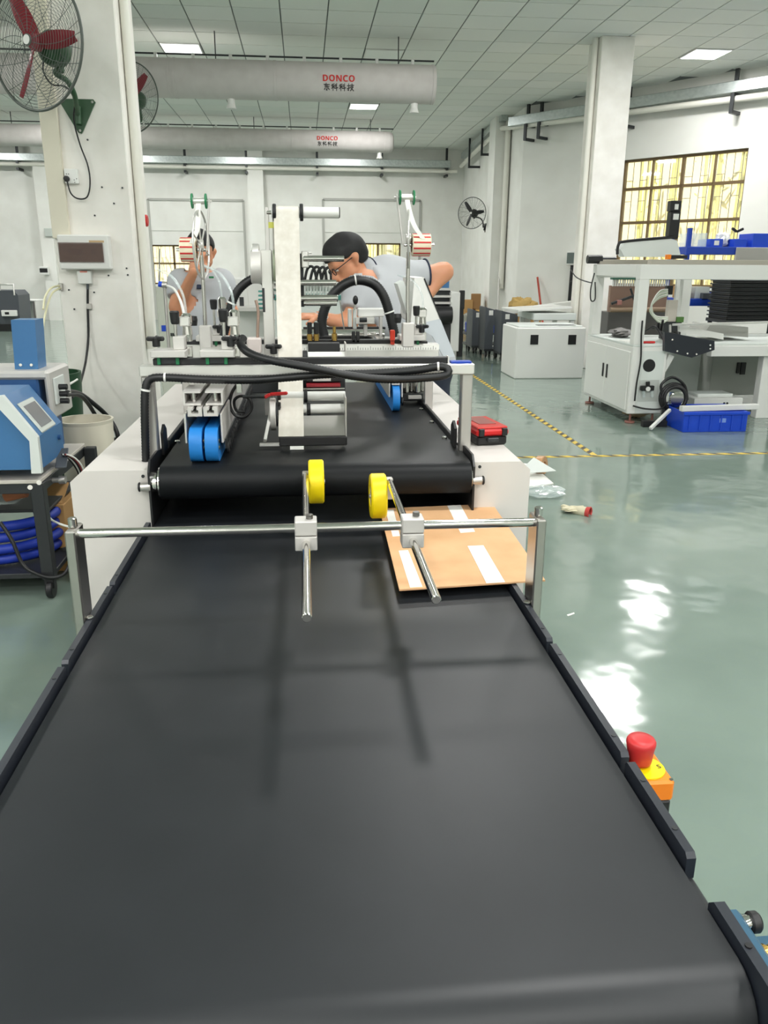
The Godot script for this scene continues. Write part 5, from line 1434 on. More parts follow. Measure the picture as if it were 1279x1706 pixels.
func crumple(c: Vector3, s: Vector3, sd: int) -> B:
	var f := FastNoiseLite.new()
	f.seed = sd
	f.frequency = 1.1
	var b := nb()
	b.flat()
	var n := 18
	var at := func(i: int, k: int) -> Vector3:
		var t := PI * i / 10.0
		var a := TAU * (k % n) / n
		var d := V(sin(t) * cos(a), cos(t), sin(t) * sin(a))
		var r := 0.85 + 0.45 * f.get_noise_3dv(d * 2.2) + 0.2 * f.get_noise_3dv(d * 6.0)
		var p := c + d * s * r
		p.y = maxf(p.y, c.y - s.y)
		return p
	for i in 10:
		for k in n:
			var p: Vector3 = at.call(i, k)
			var q: Vector3 = at.call(i, k + 1)
			var r: Vector3 = at.call(i + 1, k + 1)
			var t: Vector3 = at.call(i + 1, k)
			if i > 0: b.tri(p, q, r)
			if i < 9: b.tri(p, r, t)
	return b

func build_right():
	# white gantry machine
	var zf := -7.6
	var zk := -8.9
	var xl := 3.15
	var xr := pz(1106, 640, zf).x
	var yt := pz(1052, 578, zf).y
	var t := thing("gantry_machine", "white gantry gluing machine on a two-door cabinet", "machine", V(3.6, 0, -8.2))
	part(t, "cabinet", nb().ab(V(xl, 0.1, zk), V(xr, yt, zf), 0.006), M.white)
	var dr := part(t, "cabinet_door", nb().ab(V(xl - 0.012, 0.13, zk + 0.04), V(xl, yt - 0.05, (zk + zf) * 0.5 - 0.003), 0.004), M.white)
	var d2 := part(t, "cabinet_door", nb().ab(V(xl - 0.012, 0.13, (zk + zf) * 0.5 + 0.003), V(xl, yt - 0.05, zf - 0.04), 0.004), M.white)
	var zm := (zk + zf) * 0.5
	part(dr, "door_handle", nb().ab(V(xl - 0.022, 0.38, zm - 0.07), V(xl - 0.012, 0.52, zm - 0.04), 0.003), M.black)
	part(d2, "door_handle", nb().ab(V(xl - 0.022, 0.38, zm + 0.04), V(xl - 0.012, 0.52, zm + 0.07), 0.003), M.black)
	for q in [[xl + 0.06, zf - 0.06], [xl + 0.06, zk + 0.06], [xr - 0.06, zf - 0.06]]:
		part(t, "levelling_foot", nb().cyl(V(q[0], 0, q[1]), V(q[0], 0.02, q[1]), 0.05, 16, 0.004).rod(V(q[0], 0.02, q[1]), V(q[0], 0.1, q[1]), 0.012, 8), mt(rgb(142, 96, 86), 0.5))
	part(t, "front_panel", bxr(1062, 585, 1102, 688, zf + 0.004, 0.004, 0.0), M.white2)
	part(t, "vent", disc(1081, 609, zf + 0.004, zf + 0.006, 0.062, 28), M.black)
	part(t, "regulator_recess", bxr(1063, 633, 1096, 669, zf + 0.006, 0.002, 0.0), mt(rgb(186, 190, 186), 0.5))
	var fr := part(t, "air_regulator", bxr(1068, 643, 1090, 651, zf + 0.05, 0.04, 0.004).cyl(pz(1079, 643, zf + 0.03), pz(1079, 636, zf + 0.03), 0.02, 12), M.black)
	part(fr, "gauge", disc(1079, 648, zf + 0.05, zf + 0.06, 0.022, 16), M.white)
	part(fr, "filter_bowl", nb().cyl(pz(1072, 651, zf + 0.03), pz(1072, 662, zf + 0.03), 0.016, 12, 0.004), M.clear)
	part(fr, "filter_bowl", nb().cyl(pz(1086, 651, zf + 0.03), pz(1086, 662, zf + 0.03), 0.016, 12, 0.004), M.clear)
	part(t, "deck", nb().ab(V(xl, yt, zk), V(xr + 0.02, yt + 0.02, zf), 0.003), M.white2)
	# upper frame
	var yb := pz(1170, 466, zf).y
	var ytop := pz(1170, 441, zf).y
	var xp := pz(1062, 500, zf).x
	for q in [[xp, zf - 0.1], [xp, zk], [xp + 1.0, zk]]: part(t, "gantry_post", nb().ab(V(q[0], yt + 0.02 if q[0] < xr else 0.75, q[1]), V(q[0] + 0.1, yb, q[1] + 0.1), 0.004), M.white)
	part(t, "gantry_beam", nb().ab(V(xp, yb, zf - 0.1), V(6.2, ytop, zf), 0.004), M.white)
	part(t, "gantry_beam", nb().ab(V(xp, yb, zk), V(6.2, ytop, zk + 0.1), 0.004), M.white)
	part(t, "gantry_beam", nb().ab(V(xp, yb + 0.02, zk + 0.1), V(xp + 0.1, ytop, zf - 0.1), 0.004), M.white)
	part(t, "far_post", nb().ab(V(6.05, 0, zf - 0.1), V(6.15, yb, zf), 0.004), M.white)
	# linear axis with toolhead arm
	part(t, "linear_rail", nb().ab(V(pz(1000, 432, -8.8).x, ytop, zk + 0.0), V(6.1, ytop + 0.05, zk + 0.09), 0.003), mt(rgb(172, 166, 154), 0.5))
	part(t, "linear_rail", nb().ab(V(pz(1085, 432, zf).x, ytop, zf - 0.09), V(6.1, ytop + 0.045, zf - 0.01), 0.003), mt(rgb(172, 166, 154), 0.5))
	part(t, "rail_motor", hbar(978, 1002, 432, -8.85, 0.045, 18), M.black)
	part(t, "rail_coupling", hbar(1002, 1025, 433, -8.85, 0.028, 14), M.dark_metal)
	part(t, "carriage_arm", nb().prz([v2(1040, 428, -8.3), v2(1033, 415, -8.3), v2(1042, 404, -8.3), v2(1115, 397, -8.3), v2(1128, 401, -8.3), v2(1134, 428, -8.3)], -8.45, -8.3), M.white2)
	part(t, "arm_edge", nb().tube(spline(pts([[1028, 424], [1030, 408], [1042, 402], [1120, 395]], -8.3), 5), 0.015, 8), M.black)
	part(t, "tool_motor", bxr(1116, 352, 1132, 398, -8.3, 0.1, 0.006).ab(pz(1118, 334, -8.3), pz(1134, 352, -8.3) - V(0, 0, 0.09), 0.006), M.black)
	part(t, "motor_plate", bxr(1124, 340, 1130, 349, -8.295, 0.005, 0.0).ab(pz(1122, 356, -8.295), pz(1130, 366, -8.295) - V(0, 0, 0.005)), M.white)
	part(t, "sensor_block", bxr(1112, 425, 1145, 431, -8.1, 0.06, 0.002), M.black)
	part(t, "orange_mark", bxr(1112, 424, 1118, 432, -8.095, 0.065, 0.002), M.orange)
	# work table, trough and dark plate
	var ytb := pz(1230, 575, -7.8).y
	part(t, "table_apron", nb().ab(V(pz(1185, 585, -7.75).x, pz(1230, 594, -7.75).y, -7.85), V(6.0, pz(1230, 576, -7.75).y, -7.75), 0.005), M.white)
	part(t, "table_top", nb().ab(V(xr + 0.02, ytb - 0.0, -8.8), V(6.0, ytb + 0.02, -7.8), 0.003), M.white2)
	part(t, "trough", nb().prz([v2(1172, 556, -8.1), v2(1184, 540, -8.1), v2(1246, 545, -8.1), v2(1246, 562, -8.1)], -8.5, -8.1), mt(rgb(160, 160, 154), 0.5))
	part(t, "side_guard", nb().prz([v2(1132, 553, -8.0), v2(1132, 542, -8.0), v2(1205, 556, -8.0), v2(1205, 566, -8.0)], -8.05, -8.0), M.white)
	part(t, "dark_plate", nb().prz([v2(1107, 553, -7.55), v2(1190, 568, -7.55), v2(1190, 583, -7.55), v2(1152, 596, -7.55), v2(1107, 585, -7.55)], -7.6, -7.55), M.rail)
	for q in [[1128, 585], [1145, 589], [1160, 590], [1183, 575], [1183, 581], [1120, 566]]: part(t, "plate_bolt", nb().cyl(pz(q[0], q[1], -7.55), pz(q[0], q[1], -7.545), 0.008, 8), M.steel)
	part(t, "plate_bracket", nb().prz([v2(1104, 618, zf), v2(1110, 620, zf), v2(1125, 594, zf), v2(1116, 590, zf)], zf - 0.08, zf - 0.02), M.white)
	part(t, "thin_rail", nb().rod(pz(1120, 541, -7.9), pz(1279, 537, -7.9), 0.012, 8).rod(pz(1116, 541, -7.9), pz(1116, 568, -7.9), 0.012, 8), M.alu)
	part(t, "second_cabinet", nb().ab(V(pz(1182, 640, -8.7).x, 0.1, -9.2), V(5.6, ytb, -8.7), 0.006), mt(rgb(168, 170, 164), 0.5))
	part(t, "rear_panel", nb().ab(V(xr, 0.1, -9.0), V(pz(1190, 640, -8.75).x, ytb, -8.98), 0.002), M.white2)
	part(t, "cabinet_handle", bxr(1228, 604, 1232, 622, -8.68, 0.02, 0.0), M.black)
	part(t, "cabinet_handle", bxr(1234, 604, 1242, 624, -8.68, 0.02, 0.0), M.black)
	part(t, "table_leg", nb().ab(V(pz(1266, 640, -7.8).x, 0.0, -7.9), V(pz(1290, 640, -7.8).x, ytb, -7.8), 0.004), M.white)
	part(t, "table_brace", nb().prz([v2(1266, 620, -7.85), v2(1280, 600, -7.85), v2(1290, 604, -7.85), v2(1276, 624, -7.85)], -7.9, -7.85), M.white)
	# valve bank with clear tubes
	var vb := thing("valve_bank", "valve bank with pale tubes fanning out inside the gantry", "valve bank", pz(1120, 545, -8.2))
	part(vb, "manifold", bxr(1112, 500, 1128, 536, -8.2, 0.06, 0.004), mt(rgb(184, 178, 168), 0.5))
	part(vb, "black_head", bxr(1111, 476, 1121, 491, -8.2, 0.06, 0.004), M.black)
	part(vb, "post", bxr(1124, 465, 1129, 540, -8.22, 0.04, 0.002), M.white)
	part(vb, "green_block", bxr(1127, 528, 1139, 537, -8.18, 0.05, 0.002), mt(rgb(70, 110, 50), 0.5))
	part(vb, "foot_plate", nb().ab(V(pz(1105, 545, -8.2).x, yt + 0.02, -8.3), V(pz(1135, 545, -8.2).x, pz(1120, 536, -8.2).y, -8.2), 0.003), M.dark_metal)
	for k in 6:
		part(vb, "tube", nb().tube(spline([pz(1112, 482 + k * 2, -8.17), pz(1100 - k, 484 + k * 3, -8.1), pz(1090 - k * 1.6, 496 + k * 4, -8.05), pz(1084 + k * 1.5, 512 + k * 4, -8.05), pz(1092 + k * 2, 526 + k * 2.5, -8.1), pz(1112, 528 + k, -8.17)], 6), 0.006, 6), [M.paper, mt(rgb(196, 208, 186), 0.4)][k % 2])
	# cables on the deck
	for k in 5:
		one("deck_cable", ["black cable lying along the gantry deck", "short black cable curling on the gantry deck", "black cable bundle lead by the dark plate", "thin black cable at the gantry post foot", "black cable looping over deck edge"][k], "cable", nb().tube(spline([V(xl + 0.28 + 0.02 * k, yt + 0.12 + 0.03 * k, -8.0 + 0.05 * k), V(xl + 0.31 + 0.02 * k, yt + 0.17 - 0.02 * k, -7.85), V(xl + 0.36 + 0.03 * k, yt + 0.05 + 0.02 * k, -7.72), V(xr + 0.02 * k, yt + 0.13 - 0.02 * k, -7.64), V(xr + 0.1, yt + 0.05, -7.66)], 6), 0.012, 6), M.black, "cables on the gantry deck")
	one("hanging_cable", "thin black cable hanging down the gantry cabinet's corner", "cable", nb().tube(spline([pz(1070, 534, zf + 0.03), pz(1068, 560, zf + 0.03), pz(1067, 600, zf + 0.03), pz(1060, 640, zf + 0.03), pz(1057, 668, zf + 0.03)], 6), 0.008, 6), M.black)
	one("hanging_cable", "black cable drooping beneath the gantry cabinet's front edge", "cable", nb().tube(spline([pz(1054, 676, zf + 0.03), pz(1075, 681, zf + 0.06), pz(1100, 681, zf + 0.1), pz(1112, 670, zf + 0.15)], 6), 0.009, 6), M.black)
	one("pliers", "red-handled pliers lying on the gantry deck", "pliers", nb().beam(V(xl + 0.1, yt + 0.03, -7.75), V(xl + 0.26, yt + 0.035, -7.7), 0.03, 0.02, 0.006), M.red)
	one("paper_slip", "white paper slip lying on the gantry deck", "paper", nb().ab(V(xl + 0.05, yt + 0.02, -8.1), V(xl + 0.2, yt + 0.023, -7.85)), M.paper)
	one("wire_sheaf", "bundle of grey wires on the gantry deck behind the slip", "wires", crumple(V(xl + 0.2, yt + 0.07, -8.45), V(0.13, 0.05, 0.2), 31), mt(rgb(120, 118, 116), 0.6))
	# below: crate, bar, reel, box
	var zc := -7.15
	var ca := py(1140, 722, 0)
	var cb := py(1250, 722, 0)
	var ch := pz(1200, 686, zc).y
	var cr3 := thing("blue_crate", "blue ribbed plastic crate on floor under the gantry machine", "crate", V((ca.x + cb.x) * 0.5, 0, zc - 0.2))
	part(cr3, "crate_wall", nb().ab(V(ca.x, 0.0, zc - 0.012), V(cb.x, ch, zc), 0.004), M.blue_crate)
	part(cr3, "crate_wall", nb().ab(V(ca.x, 0.0, zc - 0.45), V(cb.x, ch, zc - 0.438), 0.004), M.blue_crate)
	part(cr3, "crate_wall", nb().ab(V(ca.x, 0.0, zc - 0.438), V(ca.x + 0.012, ch, zc - 0.012), 0.004), M.blue_crate)
	part(cr3, "crate_wall", nb().ab(V(cb.x - 0.012, 0.0, zc - 0.438), V(cb.x, ch, zc - 0.012), 0.004), M.blue_crate)
	part(cr3, "crate_floor", nb().ab(V(ca.x + 0.012, 0.0, zc - 0.438), V(cb.x - 0.012, 0.012, zc - 0.012)), M.blue_crate)
	part(cr3, "crate_rim", nb().ab(V(ca.x - 0.012, ch - 0.03, zc), V(cb.x + 0.012, ch, zc + 0.014), 0.004), M.blue_crate)
	for k in 6: part(cr3, "rib", nb().ab(V(lerpf(ca.x, cb.x, (k + 0.5) / 6.0) - 0.006, 0.02, zc), V(lerpf(ca.x, cb.x, (k + 0.5) / 6.0) + 0.006, ch - 0.03, zc + 0.01), 0.002), M.blue_crate)
	part(cr3, "sticker", nb().ab(V(lerpf(ca.x, cb.x, 0.56), 0.09, zc), V(lerpf(ca.x, cb.x, 0.66), 0.13, zc + 0.0015)), mt(rgb(120, 150, 220), 0.6))
	one("white_bar", "long white profile laid across the blue crate", "bar", nb().beam(V(ca.x - 0.02, ch + 0.025, zc - 0.05), V(cb.x + 0.15, ch + 0.025, zc - 0.12), 0.06, 0.05, 0.004), M.white)
	one("white_bar", "thin white bar resting from floor to the blue crate", "bar", nb().beam(V(3.25, 0.02, -7.25), V(ca.x - 0.03, ch - 0.02, -7.4), 0.03, 0.03, 0.003), M.white)
	one("black_bar", "black bar lying on floor beside the blue crate", "bar", nb().beam(V(3.25, 0.03, -7.45), V(ca.x - 0.03, 0.03, -7.45), 0.06, 0.06, 0.004), M.black)
	one("plastic_wrap", "crumpled tan wrapping on floor under the gantry cabinet", "wrapping", crumple(V(3.4, 0.06, -7.95), V(0.16, 0.06, 0.14), 12), mt(rgb(196, 172, 138), 0.6))
	var rc := pz(1125, 664, -7.5)
	var rl := thing("hose_reel", "coil of black hose around a steel disc under the table", "hose reel", V(rc.x, 0, rc.z))
	part(rl, "steel_disc", nb().cyl(rc, rc + V(0, 0, 0.03), 0.07, 24, 0.005), M.steel)
	for k in 3: part(rl, "hose_turn", nb().ring(rc + V(0, 0.0, -0.01 - 0.02 * k), V(0, 0.1, 1).normalized(), 0.11 + 0.012 * k, 0.018, 30, 8), M.black)
	part(rl, "hose_tail", nb().tube(spline([rc + V(-0.12, 0.02, -0.03), rc + V(-0.14, 0.13, -0.04), rc + V(-0.03, 0.2, -0.05), rc + V(0.1, 0.12, -0.05), rc + V(0.14, -0.02, -0.04)], 6), 0.014, 8), M.black)
	part(rl, "stand", nb().ab(V(rc.x - 0.1, 0, rc.z - 0.06), V(rc.x + 0.1, rc.y - 0.1, rc.z - 0.02), 0.003), M.dark_metal)
	var wb := thing("white_case", "flat white control box on a stand under the table", "control box", pz(1195, 672, -7.85))
	var wba := pz(1157, 664, -7.85)
	var wbb := pz(1236, 677, -7.85)
	part(wb, "case", nb().ab(V(wba.x, wbb.y, -8.2), V(wbb.x, wba.y, -7.85), 0.006), M.white)
	part(wb, "lid", nb().ab(V(wba.x + 0.08, wba.y, -8.18), V(wbb.x - 0.06, wba.y + 0.03, -7.95), 0.004), M.white2)
	part(wb, "stand_rail", nb().ab(V(wba.x + 0.03, 0.0, -8.15), V(wbb.x - 0.03, wbb.y, -7.9), 0.004), mt(rgb(96, 40, 40), 0.6))
	for u in [1206, 1211]: part(wb, "port", nb().cyl(pz(u, 672, -7.85), pz(u, 672, -7.845), 0.012, 10), M.black)

	# blue rack behind the gantry
	var zr := -10.2
	var rk := thing("shelf_rack", "blue steel shelving rack behind the gantry machine", "rack", V(5.2, 0, -10.4))
	var rx0 := pz(1146, 410, zr).x
	for q in [[rx0, zr], [rx0, zr - 0.5], [rx0 + 2.0, zr], [rx0 + 2.0, zr - 0.5]]:
		part(rk, "upright", nb().ab(V(q[0] - 0.025, 0, q[1] - 0.025), V(q[0] + 0.025, pz(1146, 380, zr).y, q[1] + 0.025), 0.003), M.blue_rack)
	for v in [417, 503, 580]:
		var y := pz(1200, v, zr).y
		part(rk, "shelf", nb().ab(V(rx0 - 0.02, y - 0.05, zr - 0.52), V(rx0 + 2.02, y + 0.04, zr + 0.03), 0.004), M.blue_rack)
	var y1 := pz(1200, 417, zr).y + 0.04
	var y2 := pz(1200, 503, zr).y + 0.04
	var label_plate := part(rk, "shelf_label", nb().ab(V(pz(1226, 406, zr).x, y1 - 0.055, zr + 0.03), V(pz(1255, 406, zr).x, y1 - 0.02, zr + 0.033)), M.white2)
	var items := [
		["plastic_tray", "clear plastic box on rack top shelf by the blue upright", 1152, 1180, 388, M.clear],
		["parts_bin", "blue parts bin with white label on rack top shelf", 1184, 1206, 398, M.blue_crate],
		["parts_bin", "blue parts bin holding a white bag on rack top shelf", 1224, 1246, 398, M.blue_crate],
		["parts_bin", "long blue parts bin at the rack shelf's far part", 1254, 1290, 389, M.blue_crate],
	]
	for q in items:
		var a := pz(q[2], 408, zr + 0.02)
		var b := pz(q[3], q[4], zr + 0.02)
		var h: float = b.y - y1
		var tt := thing(q[0], q[1], "box", V((a.x + b.x) * 0.5, y1, zr - 0.15))
		var w := 0.012
		part(tt, "front", nb().ab(V(a.x, y1, zr - 0.012), V(b.x, y1 + h, zr), 0.003), q[5])
		part(tt, "back", nb().ab(V(a.x, y1, zr - 0.35), V(b.x, y1 + h, zr - 0.338), 0.003), q[5])
		part(tt, "side", nb().ab(V(a.x, y1, zr - 0.338), V(a.x + w, y1 + h, zr - 0.012), 0.003), q[5])
		part(tt, "side", nb().ab(V(b.x - w, y1, zr - 0.338), V(b.x, y1 + h, zr - 0.012), 0.003), q[5])
		part(tt, "bottom", nb().ab(V(a.x + w, y1, zr - 0.338), V(b.x - w, y1 + 0.01, zr - 0.012)), q[5])
		if q[2] == 1184: part(tt, "label", nb().ab(V(a.x + 0.05, y1 + 0.02, zr), V(b.x - 0.05, y1 + h - 0.02, zr + 0.002)), M.white)
	one("plastic_bag", "white knotted plastic bag on rack top shelf", "bag", crumple(V(pz(1216, 398, zr).x, y1 + 0.1, zr - 0.2), V(0.1, 0.1, 0.1), 14), M.paper)
	one("black_strap", "black strap bow on the bag in the rack", "strap", nb().beam(pz(1219, 380, zr - 0.1), pz(1227, 386, zr - 0.1), 0.03, 0.03, 0.005).beam(pz(1227, 386, zr - 0.1), pz(1238, 381, zr - 0.1), 0.03, 0.03, 0.005), M.black)
	one("grey_sheet", "grey sheet standing under the rack's top shelf", "sheet", nb().ab(V(pz(1225, 430, zr + 0.06).x, y2, zr + 0.04), V(rx0 + 2.0, pz(1225, 412, zr + 0.06).y, zr + 0.06), 0.004), mt(rgb(170, 168, 162), 0.6))
	for q in [[1136, 1147, 478, "stack of orange-brown cartons on rack middle shelf", M.box_card], [1158, 1182, 478, "pale carton on rack middle shelf", M.white2], [1166, 1180, 488, "small grey device on rack middle shelf", M.grey_plastic], [1198, 1212, 486, "blue carton with labels on rack middle shelf", M.blue_crate]]:
		var a := pz(q[0], 500, zr)
		one("carton", q[3], "carton", nb().ab(V(a.x, y2, zr - (0.3 if q[0] != 1166 else 0.02)), V(pz(q[1], 500, zr).x, pz(1180, q[2], zr).y, zr - (0.03 if q[0] != 1166 else -0.06)), 0.004), q[4])
	# black trays
	var sx0 := pz(1213, 500, -9.3).x
	var zs := -9.3
	var ya := pz(1240, 533, zs).y
	var yz := pz(1240, 466, zs).y
	var nt := 10
	var hh := (yz - ya) / nt
	for k in nt:
		var tr := thing("black_tray", "%s black tray of the tall stack behind the gantry table" % ["bottom", "second lowest", "third lowest", "fourth lowest", "fifth lowest", "fifth highest", "fourth highest", "third highest", "second highest", "topmost"][k], "tray", V(sx0 + 0.4, ya + k * hh, zs - 0.25), "stacked black trays")
		part(tr, "tray_body", nb().ab(V(sx0 + 0.02, ya + k * hh, zs - 0.48), V(sx0 + 0.85, ya + k * hh + hh * 0.75, zs - 0.02), 0.006), M.black)
		part(tr, "tray_rim", nb().ab(V(sx0, ya + k * hh + hh * 0.62, zs - 0.5), V(sx0 + 0.87, ya + k * hh + hh * 0.96, zs), 0.006), M.dark_metal)
	var st := thing("tray_dolly", "dark low stand carrying the black tray stack", "stand", V(sx0 + 0.43, 0, zs - 0.25))
	part(st, "stand_top", nb().ab(V(sx0, ya - 0.04, zs - 0.5), V(sx0 + 0.87, ya, zs), 0.004), M.dark_metal)
	for q in [[0.04, -0.04], [0.83, -0.04], [0.04, -0.46], [0.83, -0.46]]: part(st, "leg", nb().ab(V(sx0 + q[0] - 0.02, 0, zs + q[1] - 0.02), V(sx0 + q[0] + 0.02, ya - 0.04, zs + q[1] + 0.02)), M.dark_metal)
	# brown nozzle board machine behind
	var nzb := thing("nozzle_board", "brown board machine with a row of white nozzles behind the gantry", "machine", V(4.2, 0, -9.8))
	var nx0 := pz(1016, 500, -9.7).x
	var nx1 := pz(1112, 500, -9.7).x
	part(nzb, "board", nb().ab(V(nx0, pz(1060, 520, -9.7).y, -9.78), V(nx1, pz(1060, 476, -9.7).y, -9.72), 0.003), mt(rgb(150, 122, 108), 0.7))
	part(nzb, "teal_rail", nb().ab(V(nx0, pz(1060, 466, -9.7).y, -9.76), V(nx1, pz(1060, 461, -9.7).y, -9.66), 0.003), mt(rgb(56, 104, 86), 0.5))
	for k in 24:
		var x := lerpf(nx0 + 0.02, nx1 - 0.02, k / 23.0)
		part(nzb, "nozzle", nb().cyl(V(x, pz(1060, 477, -9.7).y, -9.7), V(x, pz(1060, 466, -9.7).y, -9.7), 0.011, 8), M.white)
	part(nzb, "base_cabinet", nb().ab(V(nx0, 0.0, -10.05), V(nx1, pz(1060, 520, -9.7).y, -9.72), 0.005), mt(rgb(92, 90, 88), 0.6))
	part(nzb, "clamp_arm", nb().beam(pz(1018, 506, -9.6), pz(1058, 492, -9.6), 0.03, 0.03, 0.003).beam(pz(1050, 480, -9.6), pz(1056, 500, -9.6), 0.02, 0.02, 0.002), M.dark_metal)
	part(nzb, "red_sleeve", bxr(1028, 500, 1036, 508, -9.58, 0.05, 0.004), mt(rgb(176, 120, 112), 0.5))
	part(nzb, "roller", hbar(1016, 1108, 516, -9.6, 0.03, 14), mt(rgb(140, 118, 96), 0.5))
	# small controls near the gantry's left post
	one("hanging_cable", "thin black lead sagging between pillar socket and gantry", "cable", nb().tube(spline([pz(950, 448, -11.6), pz(960, 462, -11.0), pz(980, 470, -10.0), pz(1000, 472, -9.2)], 6), 0.008, 6), M.black)
	one("hanging_cable", "thin black lead looping down the gantry's rear post", "cable", nb().tube(spline([pz(990, 455, -8.75), pz(984, 480, -8.7), pz(984, 500, -8.7), pz(991, 498, -8.7), pz(991, 470, -8.75)], 6), 0.007, 6), M.black)

func build_far():
	# white cabinet with two square vents
	var t := thing("white_cabinet", "low white cabinet with two black square vents", "cabinet", V(3.3, 0, -11.3))
	var yt := pz(915, 546, -10.9).y
	part(t, "body", nb().ab(V(2.86, 0.0, -11.7), V(3.83, yt, -10.9), 0.012), M.white)
	part(t, "front_lip", nb().ab(V(2.90, yt, -11.68), V(3.80, yt + 0.02, -10.95), 0.005), M.white2)
	for u in [890, 953]: part(t, "vent", bxr(u - 6.5, 558, u + 6.5, 574, -10.895, 0.006, 0.0), M.black)
	part(t, "slot", nb().ab(V(pz(898, 545, -10.95).x, yt + 0.02, -11.15), V(pz(962, 545, -10.95).x, yt + 0.024, -11.02)), M.black)
	# white sheet metal tables piled behind it
	var w := thing("sheet_table", "long white sheet metal table behind the vented cabinet", "table", V(3.4, 0, -12.4))
	part(w, "table_top", nb().ab(V(3.38, 0.72, -12.9), V(4.03, 0.82, -11.95), 0.008), M.white2)
	part(w, "cover_plate", nb().beam(V(3.1, 0.86, -12.3), V(3.95, 0.9, -12.4), 0.7, 0.03, 0.004), M.white)
	for q in [[3.44, -12.0], [3.98, -12.0], [3.44, -12.84], [3.98, -12.84]]: part(w, "leg", nb().ab(V(q[0] - 0.03, 0, q[1] - 0.03), V(q[0] + 0.03, 0.72, q[1] + 0.03)), M.white)
	var w2 := thing("sheet_beam", "long white folded beam lying on trestles near the pillar", "beam", V(3.9, 0, -14))
	part(w2, "beam", nb().beam(pz(848, 519, -13.7), pz(974, 503, -13.1), 0.5, 0.09, 0.01), M.white)
	for q in [[3.75, -13.66], [4.6, -13.3]]: part(w2, "trestle", nb().ab(V(q[0] - 0.05, 0, q[1] - 0.05), V(q[0] + 0.05, 0.78, q[1] + 0.05)), M.alu_dull)
	# grey trolleys with casters
	for q in [[786, 806, 516, -14.2, "first dark grey trolley by the cardboard pile"], [807, 830, 512, -13.6, "middle dark grey trolley with a white label"], [834, 861, 518, -13.0, "dark grey trolley beside the vented white cabinet"]]:
		var z: float = q[3]
		var x0 := pz(q[0], 560, z).x
		var x1 := pz(q[1], 560, z).x
		var h := pz(q[0], q[2], z).y
		var c := thing("grey_trolley", q[4], "trolley", V((x0 + x1) * 0.5, 0, z - 0.25), "grey trolleys")
		part(c, "upright", nb().prz([Vector2(x0, 0.14), Vector2(x0 + 0.14, 0.14), Vector2(x0 + 0.15, h - 0.3), Vector2(x1, h - 0.2), Vector2(x1, h - 0.06), Vector2(x0, h)], z - 0.04, z), M.grey_plastic)
		part(c, "back_panel", nb().ab(V(x0, 0.14, z - 0.5), V(x0 + 0.03, h, z - 0.04), 0.004), M.grey_plastic)
		part(c, "label", nb().ab(V(x0 + 0.06, h - 0.13, z), V(x0 + 0.13, h - 0.05, z + 0.003)), M.white)
		part(c, "base", nb().ab(V(x0, 0.1, z - 0.5), V(x1, 0.14, z), 0.004), M.dark_metal)
		for k in [[x0 + 0.04, z - 0.04], [x1 - 0.04, z - 0.04], [x0 + 0.04, z - 0.46], [x1 - 0.04, z - 0.46]]:
			part(c, "caster", nb().cyl(V(k[0] - 0.015, 0.05, k[1]), V(k[0] + 0.015, 0.05, k[1]), 0.05, 14, 0.004).ab(V(k[0] - 0.02, 0.06, k[1] - 0.02), V(k[0] + 0.02, 0.1, k[1] + 0.02)), M.black)
	one("blue_tote", "small blue tote between the grey trolleys", "tote", nb().ab(V(3.0, 0.3, -15.25), V(3.55, 0.48, -14.9), 0.01), M.blue_rack)
	var ps := thing("low_rack", "dark wire rack behind the grey trolleys", "rack", V(3.3, 0, -15.1))
	part(ps, "shelf", nb().ab(V(2.95, 0.27, -15.35), V(3.75, 0.3, -14.85), 0.003), M.dark_metal)
	part(ps, "shelf", nb().ab(V(2.95, 0.08, -15.35), V(3.75, 0.1, -14.85), 0.003), M.dark_metal)
	for q in [[2.97, -14.87], [3.73, -14.87], [2.97, -15.33], [3.73, -15.33]]: part(ps, "post", nb().ab(V(q[0] - 0.015, 0, q[1] - 0.015), V(q[0] + 0.015, 0.6, q[1] + 0.015)), M.dark_metal)
	one("yellow_sack", "yellow-brown sack on the wire rack behind trolleys", "sack", crumple(V(3.28, 0.6, -15.08), V(0.28, 0.12, 0.16), 21), mt(rgb(206, 166, 92), 0.8))
	one("yellow_sack", "tan rounded sack leaning by the folded beam", "sack", crumple(pz(869, 509, -15.2), V(0.3, 0.17, 0.18), 22), mt(rgb(200, 168, 104), 0.8))
	one("carton", "carton under the tan sack by the folded beam", "carton", nb().ab(V(pz(869, 509, -15.2).x - 0.32, 0, -15.45), V(pz(869, 509, -15.2).x + 0.32, pz(869, 509, -15.2).y - 0.17, -14.95), 0.005), M.box_card)
	# things against the walls
	var br := thing("broom", "red-handled broom leaning on the slanting wall", "broom", pp(900, 508, D0 + DN * 0.12, DN))
	var b0 := pp(900, 508, D0 + DN * 0.2, DN)
	var b1 := pp(895, 462, D0 + DN * 0.06, DN)
	var bend := b0 + (b0 - b1) * 1.3
	bend.y = 0.1
	part(br, "handle", nb().rod(bend, b1, 0.022, 8), mt(rgb(176, 66, 48), 0.5))
	part(br, "bristles", nb().ab(bend - V(0.16, 0.1, 0.05), bend + V(0.16, 0.02, 0.05), 0.01), M.dark_metal)
	var pole := thing("squeegee_pole", "silver and black long pole leaning on the side wall", "pole", px(826, 510, 4.3))
	var pa := px(835, 404, 4.38)
	var pb := px(825, 512, 4.2)
	part(pole, "shaft", nb().rod(V(pb.x, 0.02, pb.z + 0.3), px(832, 428, 4.36), 0.02, 8), M.alu_dull)
	part(pole, "grip", nb().rod(px(832, 428, 4.36), pa, 0.03, 8), M.black)
